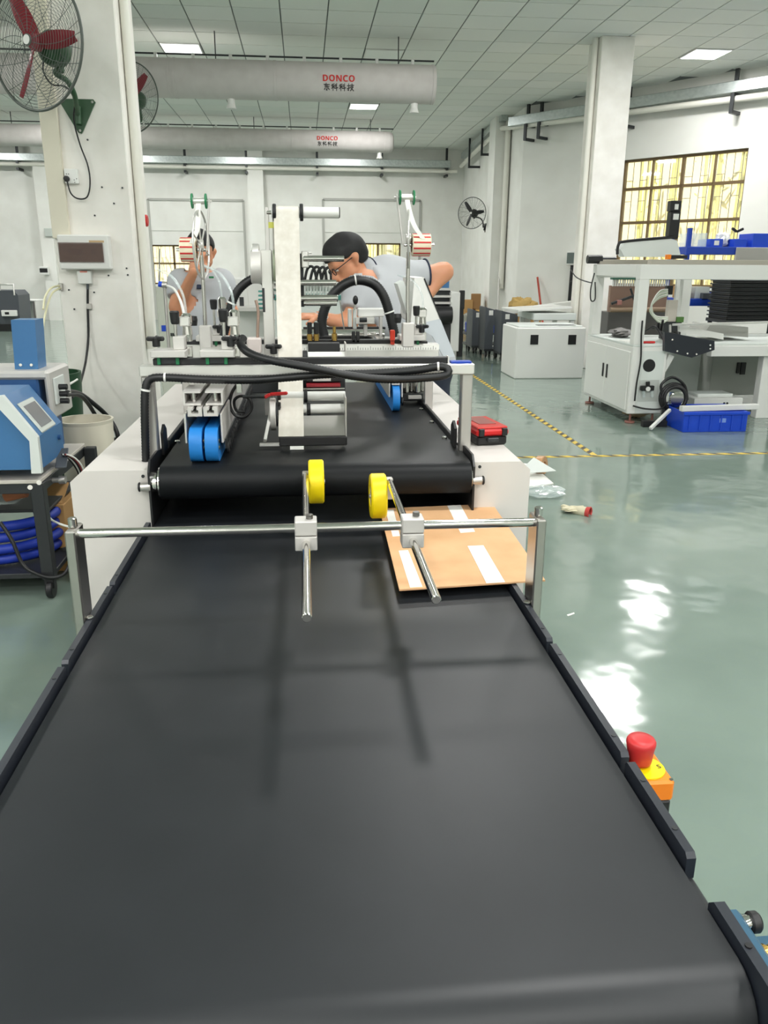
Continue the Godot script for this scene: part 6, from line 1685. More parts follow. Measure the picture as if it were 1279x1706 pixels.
	part(pole, "joint", nb().rod(px(830, 446, 4.34), px(831, 434, 4.35), 0.04, 8), M.dark_metal)
	var ct := thing("cable_strip", "black cable strip running down below the grey wall box", "cable", pp(950, 500, D0 + DN * 0.03, DN))
	part(ct, "cable_run", nb().rod(pp(948, 505, D0 + DN * 0.04, DN), pp(953, 442, D0 + DN * 0.04, DN), 0.035, 6), M.black)
	for v in [448, 470]: part(ct, "clip", nb().ball(pp(954, v, D0 + DN * 0.06, DN), V(0.06, 0.04, 0.04), 8), M.black)
	var wbx := thing("wall_box", "small grey-fronted box on the slanting wall beside pillar", "wall box", pp(955, 437, D0, DN))
	var wc := pp(954, 430, D0 + DN * 0.05, DN)
	part(wbx, "case", nb().box(wc + DE * 0.03, V(0.3, 0.26, 0.1), Basis(DE, Vector3.UP, DN), 0.01), M.white)
	part(wbx, "grey_front", nb().box(wc - DE * 0.02 + DN * 0.052, V(0.16, 0.2, 0.008), Basis(DE, Vector3.UP, DN)), mt(rgb(96, 108, 104), 0.5))
	# cardboard pile by the side wall
	var rng := RandomNumberGenerator.new()
	rng.seed = 8
	for q in [[772, 792, 545, 520, "lowest carton of the pile by the side wall"], [790, 808, 545, 515, "carton leaning in the pile by the side wall"], [774, 790, 520, 500, "upper carton of the pile by the side wall"], [787, 804, 515, 490, "topmost open carton of the pile by the side wall"]]:
		var z := -18.4
		var a := pz(q[0], q[2], z)
		var b := pz(q[1], q[3], z)
		var yb := maxf(0.0, a.y)
		if q[2] == 545: yb = 0.0
		one("carton", q[4], "carton", nb().box(V((a.x + b.x) * 0.5, (yb + b.y) * 0.5, z - 0.2), V(b.x - a.x, b.y - yb, 0.35), Basis(Vector3.UP, rng.randf_range(-0.3, 0.3)), 0.006), [M.box_card, mt(rgb(150, 112, 72), 0.85)][int(q[0]) % 2], "carton pile")
	one("plastic_bag", "grey-white plastic sack before the carton pile", "bag", crumple(V(pz(785, 540, -17.4).x, 0.28, -17.4), V(0.3, 0.28, 0.2), 40), mt(rgb(160, 160, 150), 0.7))
	# half-hidden machine behind the bending worker's elbow
	var z := -13.6
	var m := thing("bag_machine", "grey and white bag machine behind the bending worker's elbow", "machine", V(pz(740, 545, z).x, 0, z - 0.4))
	part(m, "white_side", nb().ab(V(pz(750, 510, z).x, 0.1, z - 0.9), V(pz(766, 510, z).x, pz(755, 487, z).y, z), 0.01), M.white)
	for v in [480, 492, 503]: part(m, "cross_beam", nb().ab(V(pz(700, v, z).x, pz(730, v + 4, z).y, z - 0.1), V(pz(752, v, z).x, pz(730, v, z).y, z), 0.004), M.alu_dull)
	part(m, "frame_plate", bxr(735, 462, 748, 490, z - 0.2, 0.05, 0.004), M.blue_paint)
	part(m, "inner_box", bxr(704, 484, 750, 520, z - 0.12, 0.5, 0.01), M.dark_metal)
	part(m, "roll_cover", hbar(708, 752, 525, z + 0.1, 0.14, 24), M.black)
	part(m, "base", nb().ab(V(pz(700, 540, z).x, 0.0, z - 0.8), V(pz(752, 540, z).x, pz(730, 530, z).y, z), 0.01), mt(rgb(58, 58, 60), 0.6))
	part(m, "black_post", bxr(766, 484, 774, 515, z - 0.1, 0.1, 0.006), M.black)
	part(m, "post_foot", nb().ab(V(pz(766, 515, z).x, 0.0, z - 0.2), V(pz(774, 515, z).x, pz(766, 514, z).y, z - 0.1)), M.black)
	# machine seen behind the film web
	z = -8.6
	var n := thing("teal_machine", "machine with teal bed and many white rods behind the film web", "machine", V(pz(530, 520, z).x, 0, z - 0.3))
	part(n, "teal_bed", nb().ab(V(pz(455, 495, z).x, pz(530, 500, z).y, z - 0.6), V(pz(572, 495, z).x, pz(530, 492, z).y, z), 0.005), M.teal)
	part(n, "base", nb().ab(V(pz(457, 495, z).x, 0, z - 0.58), V(pz(570, 495, z).x, pz(530, 500, z).y, z - 0.02), 0.005), M.white2)
	for k in 12: part(n, "white_rod", nb().rod(pz(508 + k * 5, 493, z - 0.1), pz(507 + k * 5.2, 470 + (k * 5) % 9, z - 0.1), 0.014, 6), M.white)
	for k in 4: part(n, "black_cable", nb().tube(spline([pz(506 + k * 9, 476, z), pz(512 + k * 9, 448 + k * 2, z), pz(522 + k * 9, 446, z), pz(528 + k * 8, 470, z)], 6), 0.016, 6), M.black)
	part(n, "cross_rail", hbar(455, 572, 480, z - 0.2, 0.03, 10), M.brushed)
	for u in [458, 568]: part(n, "rail_post", bxr(u - 3, 440, u + 3, 494, z - 0.2, 0.06, 0.004), M.alu_dull)
	# white enclosure behind the arching hose by the mast
	z = -9.4
	var e := thing("white_enclosure", "white machine enclosure with dark window slot behind the film mast", "machine", V(pz(412, 540, z).x, 0, z - 0.4))
	part(e, "body", nb().ab(V(pz(384, 500, z).x, 0.5, z - 0.8), V(pz(446, 500, z).x, pz(412, 464, z).y, z), 0.01), M.white)
	part(e, "door_leaf", bxr(386, 468, 413, 512, z + 0.012, 0.012, 0.004), M.white)
	part(e, "window_slot", bxr(399, 495, 406, 511, z + 0.02, 0.01, 0.0), M.dark_metal)
	part(e, "ledge", bxr(384, 512, 448, 519, z + 0.3, 0.3, 0.004), M.alu_dull)
	part(e, "lower_box", nb().ab(V(pz(384, 525, z).x, 0.0, z - 0.7), V(pz(446, 525, z).x, 0.5, z - 0.02), 0.01), M.cream)
	# blue notice and fittings on the wall behind the standing worker
	var sg := thing("door_leaf_panel", "pale narrow cabinet with blue sticker behind the standing worker", "cabinet", V(pz(283, 540, -9.0).x, 0, -9.0))
	part(sg, "body", nb().ab(V(pz(262, 520, -9.0).x, 0.0, -9.5), V(pz(300, 520, -9.0).x, pz(280, 476, -9.0).y, -9.0), 0.008), mt(rgb(206, 208, 196), 0.6))
	part(sg, "blue_sticker", bxr(269, 542, 281, 552, -8.995, 0.004, 0.0), M.blue_crate)
	for k in 3: part(sg, "hook", bxr(284 + k * 3, 555, 286 + k * 3, 560, -8.98, 0.02, 0.0), M.dark_metal)

func build_floor_items():
	# hazard tape
	var lines := [[V(2.36, 0, -15.5), V(2.36, 0, -6.28), "black and yellow hazard tape running along the aisle floor"], [V(1.2, 0, -6.255), V(7.5, 0, -6.255), "black and yellow hazard tape crossing the floor before the gantry machine"]]
	for l in lines:
		var a: Vector3 = l[0]
		var b: Vector3 = l[1]
		var t := thing("hazard_tape", l[2], "floor tape", a)
		var d := (b - a).normalized()
		var s := d.cross(Vector3.UP)
		part(t, "yellow_tape", nb().beam(a + V(0, 0.0012, 0), b + V(0, 0.0012, 0), 0.052, 0.0024), mt(rgb(222, 190, 70), 0.45))
		var st := nb()
		st.flat()
		var n := int((b - a).length() / 0.15)
		for k in n:
			var c := a + d * (k * 0.15 + 0.03) + V(0, 0.0028, 0)
			st.quad(c - s * 0.0255, c + d * 0.07 - s * 0.0255, c + d * 0.13 + s * 0.0255, c + d * 0.06 + s * 0.0255)
		part(t, "black_stripes", st, mt(rgb(62, 60, 58), 0.5)).set_meta("kind", "stuff")
	# glove
	var g := thing("work_glove", "cream knitted work glove with red cuff on the floor", "glove", py(962, 852, 0))
	var ga := py(938, 846, 0.02)
	var gb := py(982, 854, 0.02)
	var gm := ga.lerp(gb, 0.55)
	part(g, "glove_body", crumple(gm.lerp(ga, 0.25) + V(0, 0.005, 0), V(0.1, 0.022, 0.045), 50), M.cloth_glove)
	var ax := (gb - ga).normalized()
	part(g, "glove_sleeve", nb().tube([gm - ax * 0.05, gm, gb - ax * 0.02], [0.022, 0.03, 0.032], 12), M.cloth_glove)
	part(g, "red_cuff", nb().tube([gb - ax * 0.022, gb], [0.034, 0.036], 12, false).ring(gb, ax, 0.033, 0.005, 20, 6), mt(rgb(196, 70, 66), 0.8))
	for k in 4: part(g, "finger", nb().tube(spline([ga.lerp(gm, 0.55) + V(0, 0, -0.025 + 0.016 * k), ga.lerp(gm, 0.2) + V(0, 0.004, -0.035 + 0.02 * k), ga + V(0.01 * k, -0.004, -0.04 + 0.024 * k)], 4), [0.013, 0.013, 0.012, 0.012, 0.012, 0.012, 0.011, 0.01, 0.006], 8), M.cloth_glove)
	# paper, roll and plastic beside the machine foot
	one("white_board", "white card sheets lying beside the white side cabinet", "card", nb().pry(flat2([[868, 815], [868, 772], [893, 775], [898, 785], [922, 806]], 0.012), 0.008, 0.016), M.paper)
	one("white_board", "folded white card lying on the sheets by the side cabinet", "card", nb().prism([Vector2(0, 0), Vector2(0.3, 0.02), Vector2(0.16, 0.16)], 0.0, 0.006, Transform3D(Basis(Vector3.RIGHT, V(0, 0.55, -0.83), V(0, 0.83, 0.55)), py(860, 790, 0.05))), M.white2)
	one("tape_roll", "brown tape roll in a clear bag on the floor", "tape roll", nb().lathe([Vector2(0.03, -0.03), Vector2(0.065, -0.03), Vector2(0.07, -0.025), Vector2(0.07, 0.025), Vector2(0.065, 0.03), Vector2(0.03, 0.03), Vector2(0.03, -0.03)], py(900, 790, 0.0) + V(0, 0.07, 0), V(0.8, 0.1, 0.6), 26), mt(rgb(192, 146, 104), 0.35))
	one("plastic_bag", "crumpled clear plastic wrap on floor by the tape roll", "bag", crumple(py(905, 826, 0.0) + V(0, 0.03, 0), V(0.16, 0.035, 0.13), 61), M.clear)
	one("paper_scrap", "tiny white paper scrap on the floor beside the conveyor", "scrap", nb().pry(flat2([[944, 1024], [956, 1020], [957, 1022], [946, 1026]], 0.002), 0.0, 0.002), M.paper)
	# red tool box on the right-hand cabinet top
	var c := V(0.585, 0.936, -2.62)
	var tb := thing("tool_case", "red and black tool case with clear lid on side cabinet", "tool case", c)
	var R := Basis(Vector3.UP, 0.16)
	var bx := func(o: Vector3, s: Vector3, r: float) -> B: return nb().box(c + R * o, s, R, r)
	part(tb, "tray", bx.call(V(0, 0.016, 0), V(0.105, 0.032, 0.19), 0.006), M.black)
	part(tb, "red_rim", bx.call(V(0, 0.043, 0), V(0.112, 0.022, 0.2), 0.006), M.red)
	part(tb, "clear_lid", bx.call(V(0, 0.058, 0), V(0.106, 0.008, 0.19), 0.003), mt(rgb(202, 66, 62), 0.2))
	part(tb, "lid_window", bx.call(V(0, 0.063, -0.01), V(0.06, 0.003, 0.12), 0.001), mt(rgb(150, 84, 80), 0.25))
	for x in [-0.04, 0.04]: part(tb, "latch", bx.call(V(x, 0.045, 0.1), V(0.018, 0.024, 0.012), 0.002), M.black)
	part(tb, "handle", bx.call(V(0, 0.02, 0.1), V(0.04, 0.014, 0.014), 0.003), M.dark_metal)

func disc(u: float, v: float, z0: float, z1: float, r: float, n: int) -> B:
	var c := pz(u, v, z0)
	return nb().cyl(c, V(c.x, c.y, z1), r, n)

# ---------- people: tapered bones joined with a smooth minimum, meshed as surface nets
func sdf(b: B, bones: Array, k: float, cell: float, cut = null):
	var lo := Vector3(1e9, 1e9, 1e9)
	var hi := -lo
	var pad := k * 0.6 + cell * 2.5
	for q in bones:
		var r := maxf(q[2], q[3]) + pad
		lo = lo.min(q[0] - Vector3.ONE * r).min(q[1] - Vector3.ONE * r)
		hi = hi.max(q[0] + Vector3.ONE * r).max(q[1] + Vector3.ONE * r)
	var n := Vector3i(((hi - lo) / cell).ceil()) + Vector3i.ONE
	var f := PackedFloat32Array()
	f.resize(n.x * n.y * n.z)
	f.fill(1.0)
	var sy := n.x
	var sz := n.x * n.y
	for q in bones:
		var a: Vector3 = q[0]
		var c: Vector3 = q[1]
		var ra: float = q[2]
		var rb: float = q[3]
		var r := maxf(ra, rb) + pad
		var i0 := Vector3i(((a.min(c) - Vector3.ONE * r - lo) / cell).floor()).clamp(Vector3i.ZERO, n - Vector3i.ONE)
		var i1 := Vector3i(((a.max(c) + Vector3.ONE * r - lo) / cell).ceil()).clamp(Vector3i.ZERO, n - Vector3i.ONE)
		var ab := c - a
		var inv := 1.0 / maxf(ab.length_squared(), 1e-9)
		for z in range(i0.z, i1.z + 1):
			for y in range(i0.y, i1.y + 1):
				var o := z * sz + y * sy
				for x in range(i0.x, i1.x + 1):
					var p := lo + Vector3(x, y, z) * cell - a
					var t := clampf(p.dot(ab) * inv, 0.0, 1.0)
					var d := (p - ab * t).length() - lerpf(ra, rb, t)
					var g := f[o + x]
					var h := maxf(k - absf(d - g), 0.0) / k
					f[o + x] = minf(d, g) - h * h * k * 0.25
	if cut != null:
		for z in n.z:
			for y in n.y:
				for x in n.x:
					var o := z * sz + y * sy + x
					if f[o] < cell * 3.0: f[o] = maxf(f[o], cut.call(lo + Vector3(x, y, z) * cell))
	var idx := {}
	var offs := [0, 1, sy, sy + 1, sz, sz + 1, sz + sy, sz + sy + 1]
	var cor := [Vector3(0, 0, 0), Vector3(1, 0, 0), Vector3(0, 1, 0), Vector3(1, 1, 0), Vector3(0, 0, 1), Vector3(1, 0, 1), Vector3(0, 1, 1), Vector3(1, 1, 1)]
	var edges := [[0, 1], [2, 3], [4, 5], [6, 7], [0, 2], [1, 3], [4, 6], [5, 7], [0, 4], [1, 5], [2, 6], [3, 7]]
	b.soft()
	for z in n.z - 1:
		for y in n.y - 1:
			var o := z * sz + y * sy
			for x in n.x - 1:
				var g := f[o + x]
				if absf(g) > cell * 2.0: continue
				var neg := 0
				for e in offs: neg += 1 if f[o + x + e] < 0.0 else 0
				if neg == 0 or neg == 8: continue
				var s := Vector3.ZERO
				var m := 0
				for e in edges:
					var v0 := f[o + x + offs[e[0]]]
					var v1 := f[o + x + offs[e[1]]]
					if (v0 < 0.0) != (v1 < 0.0):
						s += cor[e[0]].lerp(cor[e[1]], v0 / (v0 - v1))
						m += 1
				idx[o + x] = lo + (Vector3(x, y, z) + s / m) * cell
	for key in idx:
		var v0 := f[key]
		for ax in 3:
			var st: int = [1, sy, sz][ax]
			var s1: int = [sy, sz, 1][ax]
			var s2: int = [sz, 1, sy][ax]
			var v1 := f[key + st]
			if (v0 < 0.0) == (v1 < 0.0): continue
			if not (idx.has(key - s1) and idx.has(key - s2) and idx.has(key - s1 - s2)): continue
			var A: Vector3 = idx[key]
			var Bv: Vector3 = idx[key - s1]
			var C: Vector3 = idx[key - s1 - s2]
			var D: Vector3 = idx[key - s2]
			if v0 < 0.0: b.quad(A, Bv, C, D)
			else: b.quad(A, D, C, Bv)

func head_bones(c: Vector3, f: Vector3, u: Vector3) -> Array:
	var r := f.cross(u)
	var at := func(x: float, y: float, z: float) -> Vector3: return c + r * x + u * y + f * z
	var o := [
		[at.call(0, 0.035, -0.03), at.call(0, 0.04, 0.015), 0.083, 0.078],      # skull
		[at.call(0, -0.02, 0.02), at.call(0, -0.075, 0.045), 0.068, 0.046],     # face to jaw
		[at.call(-0.03, -0.05, 0.01), at.call(0.03, -0.05, 0.01), 0.045, 0.045],
		[at.call(0, -0.098, 0.066), at.call(0, -0.104, 0.062), 0.022, 0.02],    # chin
		[at.call(0, 0.01, 0.085), at.call(0, -0.032, 0.108), 0.009, 0.014],     # nose
		[at.call(-0.012, -0.036, 0.098), at.call(0.012, -0.036, 0.098), 0.008, 0.008],
		[at.call(-0.04, 0.022, 0.075), at.call(0.04, 0.022, 0.075), 0.014, 0.014],   # brow
		[at.call(-0.018, -0.066, 0.086), at.call(0.018, -0.066, 0.086), 0.008, 0.008],   # lips
		[at.call(-0.016, -0.076, 0.083), at.call(0.016, -0.076, 0.083), 0.008, 0.008],
	]
	for s in [-1.0, 1.0]:
		o.append([at.call(s * 0.078, 0.014, -0.012), at.call(s * 0.088, 0.005, -0.022), 0.008, 0.012])
		o.append([at.call(s * 0.088, 0.01, -0.024), at.call(s * 0.08, -0.028, -0.012), 0.012, 0.007])
	return o

func face_details(t: Node, c: Vector3, f: Vector3, u: Vector3):
	var r := f.cross(u)
	for s in [-1.0, 1.0]:
		part(t, "eye", nb().ball(c + r * s * 0.032 + u * 0.003 + f * 0.078, V(0.012, 0.012, 0.012), 12), mt(rgb(226, 220, 212), 0.3))
		part(t, "eyebrow", nb().tube([c + r * s * 0.016 + u * 0.026 + f * 0.091, c + r * s * 0.034 + u * 0.031 + f * 0.088, c + r * s * 0.052 + u * 0.024 + f * 0.076], 0.004, 6), M.hair)
	part(t, "lips", nb().tube([c - r * 0.022 - u * 0.071 + f * 0.086, c - u * 0.071 + f * 0.095, c + r * 0.022 - u * 0.071 + f * 0.086], [0.003, 0.005, 0.003], 6), mt(rgb(176, 104, 92), 0.5))

# a hand with four fingers and a thumb; d: along the fingers, n: out of the back of the hand, side: towards the thumb
func hand_bones(w: Vector3, d: Vector3, n: Vector3, side: Vector3, curl: float) -> Array:
	var o := []
	for k in 4:
		var s := 0.03 - 0.02 * k
		o.append([w + side * s * 0.6, w + d * 0.085 + side * s, 0.016, 0.0125])
		var len: float = [0.07, 0.078, 0.072, 0.058][k]
		var p := w + d * 0.085 + side * s
		var dir := d
		for j in 3:
			dir = (dir - n * tan(curl * 0.5)).normalized()
			var q: Vector3 = p + dir * len * float([0.45, 0.32, 0.25][j])
			o.append([p, q, [0.0095, 0.0088, 0.008][j], [0.0088, 0.008, 0.0072][j]])
			p = q
	var tb := w + d * 0.025 + side * 0.03
	var t1 := tb + (d * 0.6 + side * 0.7 - n * 0.3).normalized() * 0.045
	o.append([w + d * 0.015 + side * 0.015, tb, 0.017, 0.015])
	o.append([tb, t1, 0.0125, 0.0105])
	o.append([t1, t1 + (d * 0.85 + side * 0.3 - n * 0.4).normalized() * 0.034, 0.0105, 0.0085])
	return o

func build_people():
	# ---- worker bending over the machine
	var z := -4.38
	var neck := pz(614, 462, z)
	var sl := pz(662, 461, z - 0.04)        # shoulder of the arm bent behind him
	var sr := pz(601, 496, z + 0.12)        # shoulder of the reaching arm
	var elb := pz(739, 453, z - 0.1)
	var wrl := pz(702, 505, z - 0.02)
	var elr := pz(578, 541, z + 0.2)
	var wrr := pz(531, 527, z + 0.28)
	var hip := V(0.62, 0.97, -4.5)
	var chest := pz(640, 497, z + 0.02)
	var hc := pz(579, 436, z + 0.06)
	var hf := V(-0.80, -0.55, 0.24).normalized()
	var hu := (V(-0.52, 0.85, 0.05) - hf * hf.dot(V(-0.52, 0.85, 0.05))).normalized()
	var t := thing("person", "worker in grey polo shirt and glasses bending over the machine", "person", V(0.62, 0, -4.5), "workers")
	var body := nb()
	var trunk := [
		[neck + V(-0.005, 0.012, 0), hc - hu * 0.06 - hf * 0.02, 0.058, 0.056],
		[neck, sl, 0.065, 0.062], [neck, sr, 0.065, 0.062],
		[sl.lerp(neck, 0.35), chest + V(0.05, -0.1, -0.03), 0.1, 0.12], [sr.lerp(neck, 0.35), chest + V(-0.0, -0.1, 0.06), 0.1, 0.12],
		[chest, hip, 0.135, 0.13],
		[hip + V(-0.08, 0, 0), hip + V(0.08, 0, 0), 0.12, 0.12],
		[sl, elb, 0.052, 0.042], [elb, wrl, 0.043, 0.03],
		[sr, elr, 0.05, 0.042], [elr, wrr, 0.043, 0.028],
		[hip + V(-0.09, -0.05, 0), V(0.5, 0.5, -4.46), 0.085, 0.058], [V(0.5, 0.5, -4.46), V(0.5, 0.09, -4.5), 0.058, 0.042],
		[hip + V(0.09, -0.05, 0), V(0.74, 0.5, -4.5), 0.085, 0.058], [V(0.74, 0.5, -4.5), V(0.75, 0.09, -4.52), 0.058, 0.042],
	]
	sdf(body, trunk, 0.05, 0.016)
	sdf(body, head_bones(hc, hf, hu), 0.022, 0.0055)
	var dr := (wrr - elr).normalized()
	sdf(body, hand_bones(wrr, (dr + V(0, -0.25, 0)).normalized(), V(0.1, 0.95, 0.1).normalized(), V(0.15, -0.1, 0.95).normalized(), 0.5), 0.01, 0.0045)
	var dl := (wrl - elb).normalized()
	sdf(body, hand_bones(wrl, dl, V(0.5, 0.3, -0.6).normalized(), V(-0.6, 0.4, 0.5).normalized(), 0.5), 0.01, 0.005)
	part(t, "body", body, M.skin)
	face_details(t, hc, hf, hu)
	var hr := hf.cross(hu)
	var hair := nb()
	var hairc := func(p: Vector3) -> float:
		var q := p - hc
		var y := q.dot(hu)
		var zf := q.dot(hf)
		var side := absf(q.dot(hr))
		# hairline: low at the nape, over the ears, high on the forehead
		var line := lerpf(-0.045, 0.052, smoothstep(-0.06, 0.07, zf))
		if side > 0.06 and zf > -0.02 and zf < 0.03: line = maxf(line, 0.022)
		return line - y
	sdf(hair, [[hc + hu * 0.04 - hf * 0.035, hc + hu * 0.052 + hf * 0.018, 0.094, 0.086], [hc - hf * 0.06 - hu * 0.005, hc - hf * 0.055 - hu * 0.03, 0.055, 0.045], [hc + hu * 0.095 + hf * 0.03, hc + hu * 0.1 - hf * 0.02, 0.04, 0.045]], 0.03, 0.006, hairc)
	part(t, "hair", hair, M.hair, "short black hair")
	var gl := nb()
	for s in [-1.0, 1.0]:
		var lens := []
		for k in 17:
			var a := TAU * k / 16.0
			lens.append(hc + hr * (s * 0.034 + 0.025 * cos(a)) + hu * (0.0 + 0.017 * sin(a)) + hf * 0.1)
		gl.tube(lens, 0.0024, 5, false)
		gl.tube([hc + hr * s * 0.06 + hf * 0.1 + hu * 0.006, hc + hr * s * 0.083 + hf * 0.07 + hu * 0.008, hc + hr * s * 0.09 - hf * 0.01 + hu * 0.012], 0.0024, 5)
	gl.rod(hc - hr * 0.01 + hf * 0.104 + hu * 0.004, hc + hr * 0.01 + hf * 0.104 + hu * 0.004, 0.0022, 5)
	part(t, "glasses", gl, M.black, "thin dark glasses")
	# shirt: the same trunk a little larger, cut at neck, sleeves and hem
	var e := 0.014
	var shirt := nb()
	var slv := sl.lerp(elb, 0.62)
	var srv := sr.lerp(elr, 0.55)
	var sb := [
		[neck + V(0.012, 0.0, 0), sl, 0.065 + e, 0.066 + e], [neck + V(0.012, -0.005, 0), sr, 0.065 + e, 0.062 + e],
		[sl.lerp(neck, 0.35), chest + V(0.05, -0.1, -0.03), 0.1 + e, 0.125 + e], [sr.lerp(neck, 0.35), chest + V(0.0, -0.1, 0.06), 0.1 + e, 0.125 + e],
		[chest, hip, 0.14 + e, 0.135 + e], [hip + V(-0.08, 0, 0), hip + V(0.08, 0, 0), 0.125 + e, 0.125 + e],
		[sl, slv, 0.064 + e, 0.06 + e], [sr, srv, 0.062 + e, 0.06 + e],
	]
	var nd := (hc - hu * 0.08 - neck).normalized()
	var dl1 := (elb - sl).normalized()
	var dr1 := (elr - sr).normalized()
	var shc := func(p: Vector3) -> float:
		var d := (p - neck).dot(nd) - 0.055
		if (p - neck).length() > 0.15: d = -1.0
		if (p - slv).length() < 0.14: d = maxf(d, (p - slv).dot(dl1))
		if (p - srv).length() < 0.14: d = maxf(d, (p - srv).dot(dr1))
		return maxf(d, hip.y - 0.06 - p.y)
	sdf(shirt, sb, 0.05, 0.013, shc)
	var sm := part(t, "shirt", shirt, M.shirt, "light grey polo shirt")
	# collar with dark piping, dark sleeve edge
	part(t, "collar", nb().lathe([Vector2(0.088, -0.03), Vector2(0.074, 0.035), Vector2(0.08, 0.037), Vector2(0.1, -0.022)], neck + nd * 0.05, nd, 24, true), M.shirt)
	part(t, "collar_piping", nb().ring(neck + nd * 0.028, nd, 0.1, 0.004, 30, 6), M.trim_blue)
	part(t, "sleeve_edge", nb().ring(slv - dl1 * 0.004, dl1, 0.0755, 0.005, 28, 6), M.trim_blue)
	trousers(t, hip, [V(0.5, 0.5, -4.46), V(0.5, 0.09, -4.5)], [V(0.74, 0.5, -4.5), V(0.75, 0.09, -4.52)], V(-0.05, 0, 0.1))

	# ---- worker standing behind the machine's far corner
	z = -5.6
	var nk := pz(334, 462, z)
	var hc2 := pz(334, 421, z + 0.02)
	var f2 := V(0.12, -0.16, 1.0).normalized()
	var u2 := (Vector3.UP - f2 * f2.y).normalized()
	var a1 := pz(301, 470, z)               # shoulders
	var a2 := pz(369, 470, z)
	var e1 := pz(295, 512, z + 0.08)
	var w1 := pz(323, 452, z + 0.24)
	var e2 := pz(384, 520, z - 0.02)
	var w2 := pz(372, 566, z + 0.12)
	var hp := V(nk.x + 0.01, 0.93, z)
	var p := thing("person", "worker in grey polo shirt standing with hand raised to his face", "person", V(hp.x, 0, z), "workers")
	var bd := nb()
	var ch := V(nk.x, nk.y - 0.24, z)
	var tr := [
		[nk + V(0, -0.01, 0), hc2 - u2 * 0.06, 0.056, 0.055], [nk + V(0, -0.03, 0), a1, 0.06, 0.058], [nk + V(0, -0.03, 0), a2, 0.06, 0.058],
		[a1.lerp(nk, 0.35) + V(0, -0.06, 0), hp + V(-0.07, 0.15, 0), 0.105, 0.105], [a2.lerp(nk, 0.35) + V(0, -0.06, 0), hp + V(0.07, 0.15, 0), 0.105, 0.105],
		[ch, hp, 0.12, 0.12], [hp + V(-0.08, 0, 0), hp + V(0.08, 0, 0), 0.12, 0.12],
		[a1, e1, 0.05, 0.042], [e1, w1, 0.043, 0.029], [a2, e2, 0.05, 0.042], [e2, w2, 0.042, 0.029],
		[hp + V(-0.09, -0.05, 0), V(hp.x - 0.1, 0.48, z), 0.085, 0.058], [V(hp.x - 0.1, 0.48, z), V(hp.x - 0.11, 0.09, z - 0.02), 0.058, 0.042],
		[hp + V(0.09, -0.05, 0), V(hp.x + 0.1, 0.48, z), 0.085, 0.058], [V(hp.x + 0.1, 0.48, z), V(hp.x + 0.11, 0.09, z - 0.02), 0.058, 0.042],
	]
	sdf(bd, tr, 0.05, 0.016)
	sdf(bd, head_bones(hc2, f2, u2), 0.022, 0.006)
	sdf(bd, hand_bones(w1, V(0.25, 0.85, -0.2).normalized(), V(-0.2, 0.2, 0.95).normalized(), V(0.85, -0.2, 0.1).normalized(), 0.6), 0.01, 0.005)
	sdf(bd, hand_bones(w2, (w2 - e2).normalized(), V(0.8, 0.2, 0.3).normalized(), V(-0.2, 0.3, 0.9).normalized(), 0.5), 0.01, 0.005)
	part(p, "body", bd, M.skin)
	face_details(p, hc2, f2, u2)
	var r2 := f2.cross(u2)
	var hr2 := nb()
	sdf(hr2, [[hc2 + u2 * 0.04 - f2 * 0.035, hc2 + u2 * 0.055 + f2 * 0.015, 0.094, 0.086], [hc2 + u2 * 0.095 + f2 * 0.02, hc2 + u2 * 0.1 - f2 * 0.03, 0.04, 0.045], [hc2 - f2 * 0.06, hc2 - f2 * 0.055 - u2 * 0.03, 0.055, 0.045]], 0.03, 0.007, func(q: Vector3) -> float:
		var d := q - hc2
		return lerpf(-0.045, 0.055, smoothstep(-0.06, 0.07, d.dot(f2))) - d.dot(u2))
	part(p, "hair", hr2, M.hair, "short black hair")
	var s2 := nb()
	var v1 := a1.lerp(e1, 0.62)
	var v3 := a2.lerp(e2, 0.62)
	var k1 := (e1 - a1).normalized()
	var k3 := (e2 - a2).normalized()
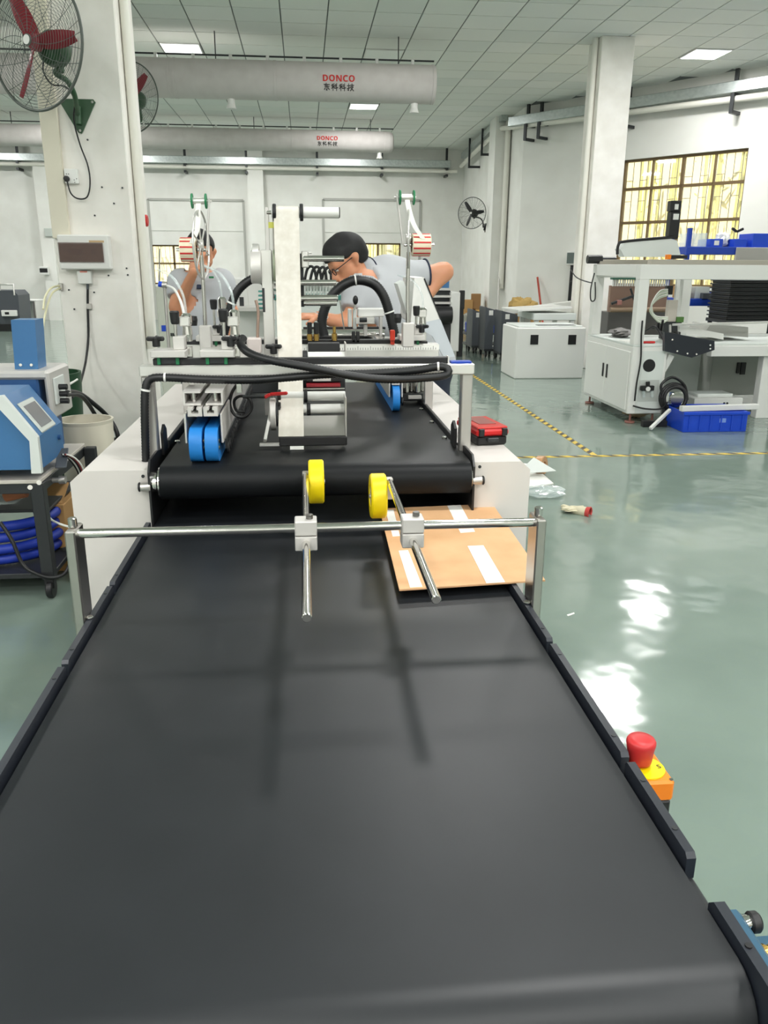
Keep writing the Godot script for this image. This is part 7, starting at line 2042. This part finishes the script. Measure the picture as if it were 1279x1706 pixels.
	sdf(s2, [[nk + V(0, -0.03, 0), a1, 0.06 + e, 0.06 + e], [nk + V(0, -0.03, 0), a2, 0.06 + e, 0.06 + e], [a1.lerp(nk, 0.35) + V(0, -0.06, 0), hp + V(-0.07, 0.15, 0), 0.105 + e, 0.11 + e], [a2.lerp(nk, 0.35) + V(0, -0.06, 0), hp + V(0.07, 0.15, 0), 0.105 + e, 0.11 + e], [ch, hp, 0.12 + e, 0.125 + e], [hp + V(-0.08, 0, 0), hp + V(0.08, 0, 0), 0.125 + e, 0.125 + e], [a1, v1, 0.06 + e, 0.06 + e], [a2, v3, 0.06 + e, 0.06 + e]], 0.05, 0.014, func(q: Vector3) -> float:
		var d := -1.0
		if Vector2(q.x - nk.x, q.z - nk.z).length() < 0.1: d = (q - nk).y - 0.03
		if (q - v1).length() < 0.13: d = maxf(d, (q - v1).dot(k1))
		if (q - v3).length() < 0.13: d = maxf(d, (q - v3).dot(k3))
		return maxf(d, hp.y - 0.05 - q.y))
	part(p, "shirt", s2, M.shirt, "light grey polo shirt")
	part(p, "collar", nb().lathe([Vector2(0.082, -0.03), Vector2(0.068, 0.028), Vector2(0.075, 0.03), Vector2(0.098, -0.026)], nk + V(0, 0.02, 0), V(0, 1, 0.12), 24, true), M.shirt)
	part(p, "collar_opening", nb().beam(nk + V(0.0, -0.01, 0.074), nk + V(0, -0.07, 0.118), 0.03, 0.008, 0.002), M.trim_blue)
	part(p, "chest_logo", nb().box(pz(352, 462, z + 0.14) , V(0.03, 0.012, 0.012)), mt(rgb(40, 130, 80), 0.7))
	trousers(p, hp, [V(hp.x - 0.1, 0.48, z), V(hp.x - 0.11, 0.09, z - 0.02)], [V(hp.x + 0.1, 0.48, z), V(hp.x + 0.11, 0.09, z - 0.02)], V(0, 0, 0.14))

func trousers(t: Node, hip: Vector3, l: Array, r: Array, toe: Vector3):
	var e := 0.013
	var b := nb()
	sdf(b, [[hip + V(-0.08, 0, 0), hip + V(0.08, 0, 0), 0.12 + e, 0.12 + e], [hip + V(-0.09, -0.05, 0), l[0], 0.085 + e, 0.065 + e], [l[0], l[1], 0.065 + e, 0.058 + e], [hip + V(0.09, -0.05, 0), r[0], 0.085 + e, 0.065 + e], [r[0], r[1], 0.065 + e, 0.058 + e]], 0.04, 0.018, func(p: Vector3) -> float: return maxf(p.y - hip.y - 0.02, 0.06 - p.y))
	part(t, "trousers", b, M.jeans)
	for q in [l[1], r[1]]:
		var s := nb()
		sdf(s, [[V(q.x, 0.045, q.z) - toe * 0.2, V(q.x, 0.04, q.z) + toe, 0.043, 0.036]], 0.02, 0.012, func(p: Vector3) -> float: return -p.y)
		part(t, "shoe", s, M.black)

func _ready():
	set_view()
	make_materials()
	build_setting()
	build_overhead()
	build_conveyor()
	build_machine()
	build_heads()
	build_left()
	build_right()
	build_far()
	build_floor_items()
	build_people()
